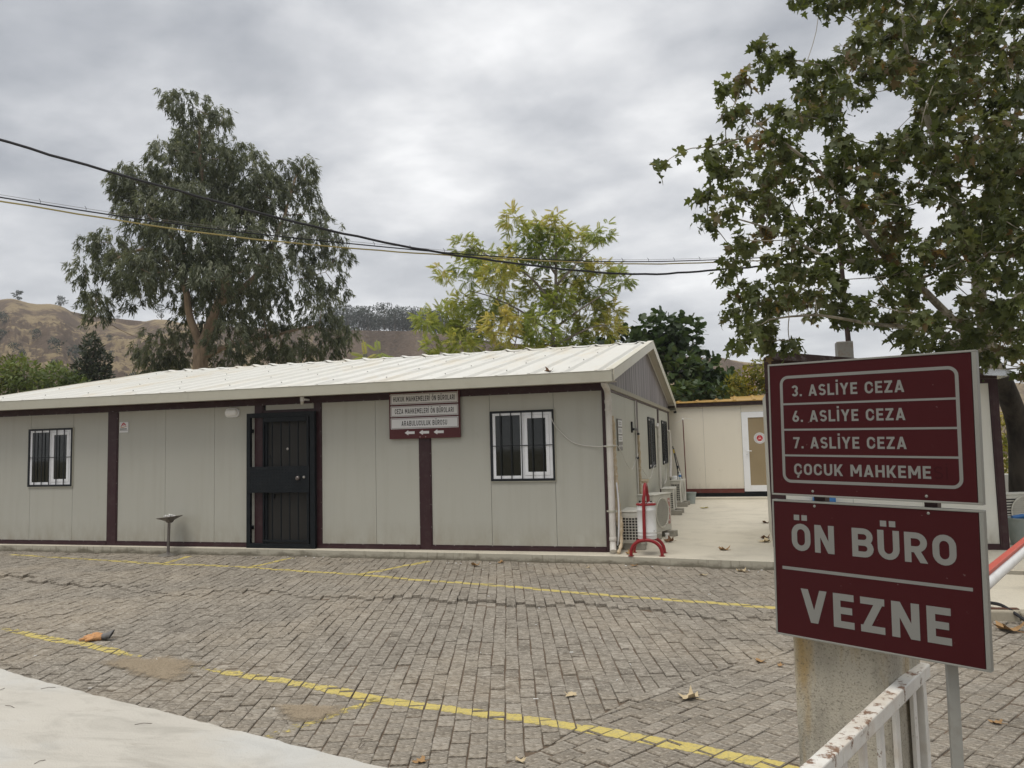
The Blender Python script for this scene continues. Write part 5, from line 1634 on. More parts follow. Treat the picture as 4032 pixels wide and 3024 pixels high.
# worn concrete strip behind that kerb
mb = MB(); mb.poly([(3.5, -3.21, G + .095), (9, -2.65, G + .095), (9, -1.45, G + .06), (4.2, -0.92, G + .06), (3.2, -0.85, G + .05)])
strip = MB().prism([(3.52, -3.19, G - .05), (9, -2.62, G - .05), (9, -1.60, G - .05), (4.3, -1.05, G - .05), (3.7, -1.1, G - .05)], (0, 0, .135))
tag(strip.build('traffic_island', m_slab, None, .01), kind='structure')

# ================================================================== VEGETATION
RT = np.array([0.9603, 0.2790, 0.0]); DP = np.array([-0.2790, 0.9603, 0.0])


def loc2w(base, P):
    P = np.atleast_2d(np.asarray(P, float)); return np.asarray(base) + P[:, :1] * RT + P[:, 1:2] * DP + P[:, 2:3] * np.array([0, 0, 1.0])


def unit(v): return v / (np.linalg.norm(v, axis=-1, keepdims=True) + 1e-12)


def frames(d, nrm):
    d = unit(d); x = unit(np.cross(d, nrm)); z = np.cross(x, d); return np.stack([x, d, z], -1)


def rnd(n): return RNG.normal(size=(n, 3))


def leaf_cloud(name, tv, tf, P, R, S, tint, m, parent, kind=None, bend=None):
    """n copies of a leaf template in one mesh"""
    tv = np.asarray(tv, float); n, k_ = len(P), len(tv)
    V = np.einsum('nij,kj->nki', R, tv) * np.asarray(S)[:, None, None] + P[:, None, :]
    if parent is not None: V = V - ORG[parent.name]
    me = bpy.data.meshes.new(name)
    nl = sum(len(f) for f in tf)
    me.vertices.add(n * k_); me.vertices.foreach_set('co', V.astype(np.float32).ravel())
    loops = np.concatenate([np.array(f) for f in tf]); sizes = np.array([len(f) for f in tf])
    L = (loops[None, :] + np.arange(n)[:, None] * k_).ravel()
    st = np.concatenate([[0], np.cumsum(np.tile(sizes, n))[:-1]])
    me.loops.add(n * nl); me.loops.foreach_set('vertex_index', L.astype(np.int32))
    me.polygons.add(n * len(tf)); me.polygons.foreach_set('loop_start', st.astype(np.int32))
    me.update(calc_edges=True)
    me.materials.append(m); tint_attr(me, np.repeat(tint, k_))
    o = link(name, me, parent)
    if kind: o['kind'] = kind
    return o


class Wood:
    """trunk and limbs; later branches grow from the nearest wood"""

    def __init__(s, base):
        s.base = np.array(base, float); s.mb = MB(); s.N = []; s.Rr = []

    def limb(s, pts, r0, r1, n=9, wob=0.03, sides=9):
        P = smooth_path(loc2w(s.base, pts), n)
        P[1:-1] += RNG.normal(size=(n - 2, 3)) * wob * r0 * 6
        R = list(np.linspace(r0, r1, n)); s.mb.tube(P, R, sides, False)
        s.N += list(P); s.Rr += R

    def reach(s, c, r_end=0.006, f=0.5, wob=0.06, sides=5, up=0.4):
        N = np.array(s.N); d = np.linalg.norm(N - c, axis=1) + 0.8 * np.maximum(0, N[:, 2] - c[2])
        i = int(np.argmin(d)); p = N[i]; L = np.linalg.norm(c - p)
        if L < 0.05: return
        r0 = min(s.Rr[i] * f, 0.010 + 0.018 * L); r0 = max(r0, r_end)
        n = 6; t = np.linspace(0, 1, n)[:, None]
        P = p + (c - p) * t; P[:, 2] -= 0.0; P += np.sin(t * math.pi) * (RNG.normal(size=3) * wob * L + np.array([0, 0, -0.06 * L * up]))
        R = list(np.linspace(r0, r_end, n)); s.mb.tube(P, R, sides, False)
        s.N += list(P[1:]); s.Rr += R[1:]


QUAD = ([(0, 0, 0), (0.5, 0.45, 0.06), (0, 1, -.03), (-0.5, 0.45, 0.06)], [(0, 1, 2, 3)])


def narrow(w): return ([(0, 0, 0), (w / 2, 0.4, 0.02), (0, 1, -.04), (-w / 2, 0.4, 0.02)], [(0, 1, 2, 3)])


# ---- eucalyptus
EUC_BASE = np.array([-17.99, 13.91, 0.0])
EUC = [[0.4,-0.8,14.84,0.76],[-0.59,-0.79,14.68,0.76],[1.09,-0.74,14.11,0.72],[0.01,-0.71,13.69,0.99],[-0.54,-0.67,13.17,0.9],[0.89,-0.65,12.95,0.99],[-1.98,-0.64,12.85,0.65],[-2.44,-0.59,12.24,0.51],[-1.82,-0.55,11.78,0.94],[-2.64,-0.51,11.26,0.45],[-2.2,-0.49,10.98,0.76],[-1.11,-0.54,11.58,1.17],[0.14,-0.54,11.55,1.35],[1.4,-0.58,12.05,0.99],[2.48,-0.6,12.38,0.87],[3.3,-0.64,12.8,0.65],[4.31,-0.63,12.78,0.43],[3.99,-0.58,12.07,0.61],[2.81,-0.52,11.3,1.08],[4.14,-0.49,10.91,0.76],[1.36,-0.45,10.45,1.44],[-0.44,-0.42,10.14,1.44],[-1.87,-0.4,9.82,0.9],[5.01,-0.41,10.0,0.72],[4.38,-0.38,9.57,0.9],[5.3,-0.35,9.19,0.51],[3.47,-0.35,9.24,1.17],[4.97,-0.28,8.31,0.76],[5.31,-0.24,7.76,0.47],[3.79,-0.24,7.8,1.17],[4.84,-0.16,6.8,0.9],[5.45,-0.1,5.98,0.61],[4.64,-0.08,5.73,0.72],[-3.66,-0.4,9.86,0.76],[-4.55,-0.41,9.92,0.54],[-3.33,-0.33,8.96,1.05],[-4.23,-0.31,8.63,0.63],[-2.96,-0.25,7.88,0.81],[-3.86,-0.21,7.46,0.54],[-4.34,-0.23,7.74,0.36],[-2.26,-0.3,8.58,0.9],[-3.6,-0.16,6.79,0.43],[-1.37,-0.29,8.38,1.17],[0.06,-0.31,8.7,1.35],[1.67,-0.29,8.48,1.35],[-0.51,-0.18,7.11,1.17],[0.92,-0.2,7.25,1.17],[2.34,-0.16,6.86,1.17],[3.03,-0.09,5.86,1.05],[1.6,-0.07,5.72,0.9],[-1.8,-0.08,5.8,0.99],[-2.49,-0.05,5.38,0.65],[-0.9,-0.08,5.78,0.9],[-1.46,-0.02,4.99,0.65],[3.91,-0.04,5.3,0.72],[2.3,-0.04,5.26,0.81],[0.34,-0.06,5.48,0.72],[-0.87,-0.76,14.33,0.72],[0.2,-0.75,14.22,0.81],[-0.38,-0.62,12.54,0.94],[0.5,-0.57,11.98,1.05],[-1.24,-0.71,13.72,0.47],[1.64,-0.67,13.26,0.65],[-1.28,-0.57,11.94,0.87],[-2.18,-0.56,11.78,0.72],[1.91,-0.5,11.06,1.08],[0.84,-0.51,11.26,1.08],[3.54,-0.55,11.73,0.76],[2.55,-0.55,11.75,0.81],[-0.31,-0.83,15.21,0.51],[0.67,-0.83,15.19,0.47],[-1.21,-0.81,14.97,0.4],[1.46,-0.77,14.54,0.4],[-0.01,-0.35,9.15,1.08],[0.97,-0.34,9.03,1.08],[1.38,-0.22,7.6,1.08],[-0.76,-0.25,7.92,0.99],[-1.64,-0.29,8.38,0.9],[0.29,-0.47,10.65,1.08],[-0.97,-0.43,10.15,0.99],[2.05,-0.36,9.36,1.08],[2.91,-0.28,8.27,0.99],[0.76,-0.27,8.15,0.9]]
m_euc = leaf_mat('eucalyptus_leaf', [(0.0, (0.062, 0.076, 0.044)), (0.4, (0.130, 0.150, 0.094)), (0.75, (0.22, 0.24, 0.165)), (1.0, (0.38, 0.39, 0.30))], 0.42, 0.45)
m_eucbark = bark('eucalyptus_bark', (0.16, 0.12, 0.085), (0.33, 0.25, 0.18), 4)
et = thing('eucalyptus_tree', tuple(EUC_BASE), 'tall dark eucalyptus with drooping narrow leaves behind the white roof', 'tree')
w_ = Wood(EUC_BASE)
w_.limb([(0, 0, -.3), (0, 0, 2.5), (0, 0, 4.78), (0.06, -.08, 5.76)], .34, .27, 9, .01, 12)
for l_, a, b in (([[0.0,0.0,4.78],[0.06,-0.08,5.76],[-0.25,-0.16,6.75],[-0.66,-0.28,8.36],[-1.7,-0.37,9.46],[-3.14,-0.35,9.14]][1:], .17, .03), ([[0.1,-0.08,5.76],[0.55,-0.17,6.9],[1.13,-0.28,8.32],[0.47,-0.45,10.47],[0.18,-0.66,13.15],[0.22,-0.79,14.75]], .20, .03), ([[0.74,-0.2,7.26],[2.38,-0.29,8.46],[3.52,-0.49,10.93],[3.91,-0.59,12.17]], .14, .03), ([[0.16,-0.04,5.31],[1.6,-0.08,5.81],[3.22,-0.11,6.12],[4.65,-0.13,6.44]], .12, .03)): w_.limb(l_, a, b, 12)
cl_ = np.array(EUC); cl_[:, 3] *= .98; cl_[:, 2] += .10 - .55 * np.clip((cl_[:, 2] - 10.5) / 4, 0, 1); cl_[:, 1] += RNG.uniform(-1.6, 2.4, len(cl_)) * np.clip(1.25 - np.abs(cl_[:, 0]) / 6, .35, 1); cl_[-10:, 1] = RNG.uniform(-2.8, -1.8, 10); low_ = (np.abs(cl_[:, 0] - .1) < 1.0) & (cl_[:, 2] < 7.4); cl_[low_, 1] = RNG.uniform(1.2, 2.6, int(low_.sum()))
C = loc2w(EUC_BASE, cl_[:, :3])
for i in np.argsort(np.linalg.norm(cl_[:, :3] - np.array([0, 0, 7]), axis=1)): w_.reach(C[i], .012, .55, .05)
P_, D_, N_, S_, T_ = [], [], [], [], []
for c, r in zip(C, cl_[:, 3]):
    ns = int(62 * r * r) + 9
    for q in range(ns):
        u = unit(rnd(1))[0]; rad = r * RNG.uniform(.30, 1.08) ** .45
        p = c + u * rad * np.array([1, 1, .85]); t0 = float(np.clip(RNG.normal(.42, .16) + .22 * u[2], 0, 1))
        # one hanging spray of leaves
        out = unit(u * np.array([1, 1, .2]) + rnd(1)[0] * .3); L = RNG.uniform(.22, .48); n = 29
        t = RNG.uniform(0, 1, n)[:, None]
        pts = p + out * t * L * .45 + np.array([0, 0, -1]) * (t ** 1.5) * L * .8 + np.array([0, 0, .12 * L])
        P_.append(pts + rnd(n) * .035); D_.append(np.array([0, 0, -1.0]) + out * .5 + rnd(n) * .42); N_.append(out + rnd(n) * .6)
        S_.append(RNG.uniform(.12, .26, n)); T_.append(np.clip(t0 + RNG.normal(0, .13, n), 0, 1))
P_, D_, N_ = (np.concatenate(a) for a in (P_, D_, N_)); S_, T_ = np.concatenate(S_), np.concatenate(T_)
w_.mb.build('trunk', m_eucbark, et, 0, True)
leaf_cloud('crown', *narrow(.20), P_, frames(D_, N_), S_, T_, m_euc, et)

# ---- pinnate tree (bright green and yellow)
AIL_BASE = np.array([-3.61, 11.88, 0.0])
AIL = [[0.13,-0.4,9.0,0.61],[-1.02,-0.38,8.81,0.46],[-0.46,-0.36,8.51,0.55],[0.83,-0.37,8.62,0.61],[1.54,-0.34,8.32,0.4],[-2.6,-0.36,8.49,0.46],[-2.04,-0.33,8.12,0.52],[-1.19,-0.3,7.82,0.61],[-0.04,-0.31,7.93,0.69],[0.95,-0.29,7.62,0.61],[1.66,-0.27,7.46,0.46],[2.11,-0.25,7.16,0.26],[-2.49,-0.27,7.42,0.52],[-1.5,-0.23,6.97,0.66],[-0.5,-0.22,6.8,0.58],[0.5,-0.21,6.63,0.66],[1.5,-0.21,6.61,0.61],[2.22,-0.22,6.78,0.32],[-3.18,-0.24,7.01,0.29],[-2.8,-0.19,6.43,0.55],[-1.95,-0.17,6.13,0.66],[-0.96,-0.14,5.82,0.66],[0.19,-0.15,5.93,0.61],[1.33,-0.14,5.76,0.66],[2.08,-0.15,5.88,0.4],[-3.25,-0.13,5.59,0.61],[-3.69,-0.1,5.31,0.4],[-2.54,-0.1,5.28,0.65],[-1.54,-0.09,5.12,0.65],[-0.4,-0.09,5.09,0.66],[0.74,-0.08,5.06,0.65],[1.89,-0.09,5.17,0.46],[-3.7,-0.06,4.74,0.4],[-2.7,-0.05,4.65,0.55],[-1.27,-0.04,4.54,0.55],[0.3,-0.04,4.5,0.55],[1.44,-0.04,4.57,0.4],[-3.42,-0.03,4.38,0.43],[-0.56,-0.02,4.31,0.58],[-1.85,-0.02,4.27,0.51]]
m_ail = leaf_mat('pinnate_leaf', [(0.0, (0.16, 0.22, 0.05)), (0.4, (0.31, 0.36, 0.09)), (0.75, (0.46, 0.44, 0.13)), (1.0, (0.58, 0.48, 0.16))], 0.52, 0.45)
m_ailbark = bark('grey_bark', (0.10, 0.085, 0.07), (0.22, 0.19, 0.16), 7)


def pinnate(npair=7):
    v, f = [], []
    for i in range(npair):
        t = 0.22 + 0.70 * i / (npair - 1); z = -0.35 * t * t
        for s in (-1, 1):
            b = len(v); L = .34 * (1 - .35 * abs(t - .55)); ax = np.array([s * .72, .32, -.62]); ax /= np.linalg.norm(ax); sd = np.array([.28, -.5 * s, 0.0]) * .34
            p = np.array([0, t, z])
            v += [tuple(p), tuple(p + ax * L * .4 + sd * L), tuple(p + ax * L), tuple(p + ax * L * .4 - sd * L)]; f.append((b, b + 1, b + 2, b + 3))
    b = len(v); p = np.array([0, .95, -.33]); v += [tuple(p), tuple(p + (.04, .12, -.08)), tuple(p + (0, .28, -.22)), tuple(p + (-.04, .12, -.08))]; f.append((b, b + 1, b + 2, b + 3))
    b = len(v); v += [(-.008, 0, 0), (.008, 0, 0), (.006, .95, -.33), (-.006, .95, -.33)]; f.append((b, b + 1, b + 2, b + 3))
    return v, f


def pinnate_tree(name, base, cl_, limbs, label, r0, dens, m_, size, spread=1.2, wood=None, trunk_pts=None, group=None):
    t_ = thing(name, tuple(base), label, 'tree', group)
    w = Wood(base); w.limb(trunk_pts, r0, .03, 14, .01, 10)
    for l_ in limbs: w.limb([[a_, b_, c_ - .75 * min(1, max(0, (c_ - 5.5) / 3.5))] for a_, b_, c_ in l_], r0 * .36, .008, 10, .03, 7)
    cl_ = np.array(cl_); cl_[:, 1] += RNG.uniform(-1, 1, len(cl_)) * spread; cl_[:, 3] *= .9; cl_[:, 2] -= .62 * np.clip((cl_[:, 2] - 5.5) / 3.5, 0, 1)
    C = loc2w(base, cl_[:, :3]); root = np.array(trunk_pts[len(trunk_pts) // 2])
    for i in np.argsort(np.linalg.norm(cl_[:, :3] - root, axis=1)): w.reach(C[i], .007, .6, .07)
    P, D, N, S, T = [], [], [], [], []
    for c, r in zip(C, cl_[:, 3]):
        tint0 = RNG.normal(.45, .16)
        for q in range(max(4, int(dens * r * r / .3))):
            u = unit(rnd(1) * np.array([1, 1, .8]))[0]; tip = c + u * r * RNG.uniform(.45, 1.0)
            if RNG.random() < .3: w.reach(tip, .0035, .5, .05, 4)
            n = 4
            P.append(np.repeat(tip[None], n, 0)); D.append(u * np.array([1, 1, .5]) + rnd(n) * .65 + np.array([0, 0, .05])); N.append(np.array([0, 0, 1.0]) + rnd(n) * .25)
            S.append(RNG.uniform(.7, 1.15, n) * size); T.append(np.clip(tint0 + RNG.normal(0, .13, n) + .12 * u[2], 0, 1))
    w.mb.build('trunk', wood, t_, 0, True)
    leaf_cloud('crown', *pinnate(), np.concatenate(P), frames(np.concatenate(D), np.concatenate(N)), np.concatenate(S), np.concatenate(T), m_, t_)
    return t_


pinnate_tree('pinnate_tree', AIL_BASE, AIL, ([[0.16,-0.16,6.0],[-0.77,-0.26,7.31],[-1.76,-0.31,7.9],[-2.46,-0.34,8.35]], [[0.21,-0.21,6.71],[1.1,-0.3,7.83],[1.54,-0.34,8.25]], [[0.1,-0.08,5.0],[-1.24,-0.16,6.04],[-2.51,-0.21,6.64]], [[0.11,-0.09,5.15],[1.19,-0.16,5.97],[2.07,-0.21,6.67]], [[0.04,-0.05,4.58],[-1.55,-0.08,5.05],[-3.4,-0.11,5.38]], [[0.07,-0.05,4.58],[1.17,-0.09,5.12],[1.89,-0.1,5.24]], [[0.24,-0.25,7.14],[-0.46,-0.35,8.44],[-0.88,-0.39,8.88]]), 'light green and yellow tree with feathery leaves behind the roof ridge', .13, 56, m_ail, .26, 1.3, m_ailbark,
             [(0, 0, -.3), (0, 0, 2.0)] + [[0.0,0.0,4.01],[0.1,-0.08,5.0],[0.19,-0.16,6.0],[0.25,-0.26,7.28],[0.22,-0.32,8.07]])

# ---- fig tree and the shrubs beyond the far cabin
FIGLEAF = ([(0, 0, 0), (.28, .02, .02), (.5, .38, .05), (.3, .5, .03), (.32, .85, .0), (0, 1.02, -.06), (-.32, .85, .0), (-.3, .5, .03), (-.5, .38, .05), (-.28, .02, .02)], [tuple(range(10))])
m_fig = leaf_mat('fig_leaf', [(0.0, (0.022, 0.042, 0.014)), (0.5, (0.048, 0.082, 0.028)), (0.8, (0.085, 0.13, 0.050)), (1.0, (0.15, 0.19, 0.085))], 0.3, 0.42)


def leafy(name, base, cl_, label, cat, m_, tmpl, size, dens, trunk, wood, limbs=(), spread=.7, up=.9, group=None, tsh=.0, droop=0.0, tr=.09):
    t_ = thing(name, tuple(base), label, cat, group); w = Wood(base)
    w.limb(trunk, tr, .02, 8, .01, 8)
    for l_ in limbs: w.limb(l_, tr * .6, .015, 8, .02, 6)
    cl_ = np.array(cl_, float); cl_[:, 1] += RNG.uniform(-1, 1, len(cl_)) * spread; C = loc2w(base, cl_[:, :3])
    for c in C: w.reach(c, .008, .6, .06)
    P, D, N, S, T = [], [], [], [], []
    for c, r in zip(C, cl_[:, 3]):
        n = int(2.6 * dens * (r / size) ** 2); u = unit(rnd(n)); rad = r * RNG.uniform(.5, 1.05, n)[:, None] ** .7
        tint0 = RNG.normal(.42, .12)
        P.append(c + u * rad); D.append(u * .8 + rnd(n) * .6 + np.array([0, 0, -droop])); N.append(u * .6 + np.array([0, 0, up]) + rnd(n) * .45)
        S.append(RNG.uniform(.7, 1.25, n) * size); T.append(np.clip(tint0 + tsh + RNG.normal(0, .15, n) + .18 * u[:, 2], 0, 1))
    w.mb.build('trunk', wood, t_, 0, True)
    leaf_cloud('crown', *tmpl, np.concatenate(P), frames(np.concatenate(D), np.concatenate(N)), np.concatenate(S), np.concatenate(T), m_, t_)
    return t_


leafy('fig_tree', np.array([-0.44, 15.03, 0.0]), [[0.07,-0.23,5.27,0.66],[-0.55,-0.22,5.13,0.53],[0.66,-0.22,5.15,0.59],[-0.26,-0.17,4.51,0.78],[0.67,-0.15,4.33,0.78],[1.31,-0.13,4.0,0.47],[-0.88,-0.17,4.52,0.63],[0.34,-0.1,3.72,0.78],[1.19,-0.08,3.47,0.72],[-1.41,-0.2,4.89,0.53],[1.8,-0.07,3.3,0.56],[0.64,-0.05,3.1,0.63],[1.41,-0.05,3.0,0.56],[2.35,-0.08,3.44,0.47],[-1.95,-0.19,4.86,0.38]], 'dense dark green fig tree with broad leaves beyond the gable end', 'tree', m_fig, FIGLEAF, .26, 9.0, [(0, 0, -.3)] + [[0.0,0.0,2.42],[0.02,-0.06,3.19],[-0.03,-0.13,4.12],[-0.09,-0.21,5.04]], m_ailbark, ([[0.02,-0.07,3.34],[0.96,-0.08,3.47],[1.57,-0.08,3.38]], [[0.01,-0.12,3.96],[0.67,-0.17,4.56]]), .9)
leafy('fig_shrub', np.array([0.62, 12.22, 0.0]), [[-0.39,-0.06,2.99,0.36],[0.16,-0.06,3.05,0.33],[0.7,-0.06,2.96,0.33],[-0.12,-0.04,2.71,0.36],[0.42,-0.03,2.67,0.33],[-0.54,-0.03,2.59,0.33]], 'low fig shrub with broad leaves just above the far cabin roof', 'shrub', m_fig, FIGLEAF, .20, 9.0, [(0, 0, -.3), (0, 0, 1.2), (0, 0, 2.5)], m_ailbark, (), .4, .9, None, .12)
m_yel = leaf_mat('yellow_green_leaf', [(0.0, (0.075, 0.095, 0.018)), (0.45, (0.19, 0.20, 0.030)), (0.8, (0.34, 0.29, 0.035)), (1.0, (0.46, 0.36, 0.06))], 0.45, 0.5)
leafy('yellow_shrub', np.array([2.22, 14.77, 0.0]), [[-0.57,-0.08,3.22,0.39],[-0.12,-0.1,3.51,0.39],[0.34,-0.12,3.72,0.42],[-0.28,-0.07,3.07,0.45],[0.32,-0.07,3.13,0.51],[0.63,-0.1,3.49,0.45],[-0.88,-0.05,2.93,0.39],[0.91,-0.06,3.04,0.51]], 'yellow green shrub above the ochre roof edge of the far cabin', 'shrub', m_yel, narrow(.42), .17, 15, [(0, 0, -.3), (0, 0, 1.5), (0, 0, 3)], m_ailbark, (), .5, .5, None, .05, .4)
leafy('yellow_shrub', np.array([7.34, 7.01, 0.0]), [[-0.11,-0.1,1.63,0.21],[0.09,-0.12,1.91,0.19],[-0.08,-0.06,1.15,0.25],[0.17,-0.08,1.34,0.29],[-0.09,-0.02,0.68,0.25],[0.2,-0.03,0.77,0.29],[-0.22,-0.05,0.97,0.15],[0.4,-0.06,1.14,0.39],[-0.36,-0.08,1.35,0.19]], 'yellow autumn shrub at the right edge between the kiosk and the trunk', 'shrub', m_yel, narrow(.42), .13, 13, [(0, 0, -.3), (0, 0, .5), (0, 0, 1.2)], m_ailbark, (), .5, .5, None, .12, .4)
m_cyp = leaf_mat('cypress_leaf', [(0.0, (0.018, 0.025, 0.013)), (0.5, (0.042, 0.055, 0.028)), (1.0, (0.11, 0.12, 0.065))], 0.15, 0.6)
leafy('cypress', np.array([-28.51, 19.26, 0.0]), [[0.3,-0.24,7.23,0.27],[0.07,-0.21,6.78,0.5],[0.28,-0.16,6.21,0.64],[-0.19,-0.13,5.77,0.64],[0.42,-0.11,5.53,0.59],[0.02,-0.07,5.09,0.78],[-0.53,-0.1,5.44,0.32]], 'small dark cypress standing alone before the dry hillside', 'tree', m_cyp, narrow(.5), .20, 20, [(0, 0, -.3), (0, 0, 2)] + [[0.0,0.0,4.19],[0.09,-0.13,5.77],[0.32,-0.24,7.16]], m_ailbark, (), .4, .3, None, 0, -.3)
m_bush = leaf_mat('bush_leaf', [(0.0, (0.05, 0.08, 0.02)), (0.5, (0.125, 0.175, 0.045)), (1.0, (0.26, 0.30, 0.10))], 0.35, 0.5)
LB = [[-1.21,-0.14,4.97,0.47],[-0.68,-0.11,4.6,0.51],[-1.31,-0.09,4.26,0.54],[-0.05,-0.12,4.67,0.47],[0.57,-0.11,4.57,0.43],[-0.33,-0.09,4.23,0.54],[1.2,-0.11,4.52,0.36],[1.73,-0.09,4.33,0.29],[0.74,-0.08,4.12,0.51],[-1.05,-0.06,3.9,0.54],[1.45,-0.07,4.01,0.43]]
leafy('bush', np.array([-24.11, 12.27, 0.0]), [[a, b, c + .1, d * 1.35] for a, b, c, d in LB[3:]], 'row of green bushes above the left end of the roof', 'bush', m_bush, narrow(.45), .20, 13, [(0, 0, -.3), (0, 0, 2), (0, 0, 4)], m_ailbark, (), .8, .6, None, .1, .1)
leafy('bush', np.array([-24.11, 12.27, 0.0]), [[a, b, c, d * 1.3] for a, b, c, d in LB[:3]], 'olive green bush at the left edge above the roof', 'bush', m_yel, narrow(.45), .17, 13, [(-1, 0, -.3), (-1, 0, 2), (-1, 0, 4)], m_ailbark, (), .5, .5, None, -.35, .2)
pinnate_tree('sapling', np.array([-8.06, 8.52, 0.0]), [[-0.06,-0.03,4.2,0.19],[0.21,-0.04,4.26,0.16],[-0.25,-0.02,4.1,0.16]], (), 'thin yellow green sapling peeping over the middle of the roof', .03, 12, m_ail, .5, .3, m_ailbark, [(0, 0, -.3), (0, 0, 2), (0, 0, 4.1)])
leafy('round_tree', (4.2, 34.0, 0), [(0, 0, 4.2, 1.3), (.9, .2, 3.6, 1.1), (-1.0, 0, 3.5, 1.0), (.2, 0, 5.0, .9)], 'dark green round tree beyond the yellow shrub', 'tree', m_bush, narrow(.5), .26, 11, [(0, 0, -.3), (0, 0, 2), (0, 0, 4)], m_ailbark, (), .5, .5, None, -.2)

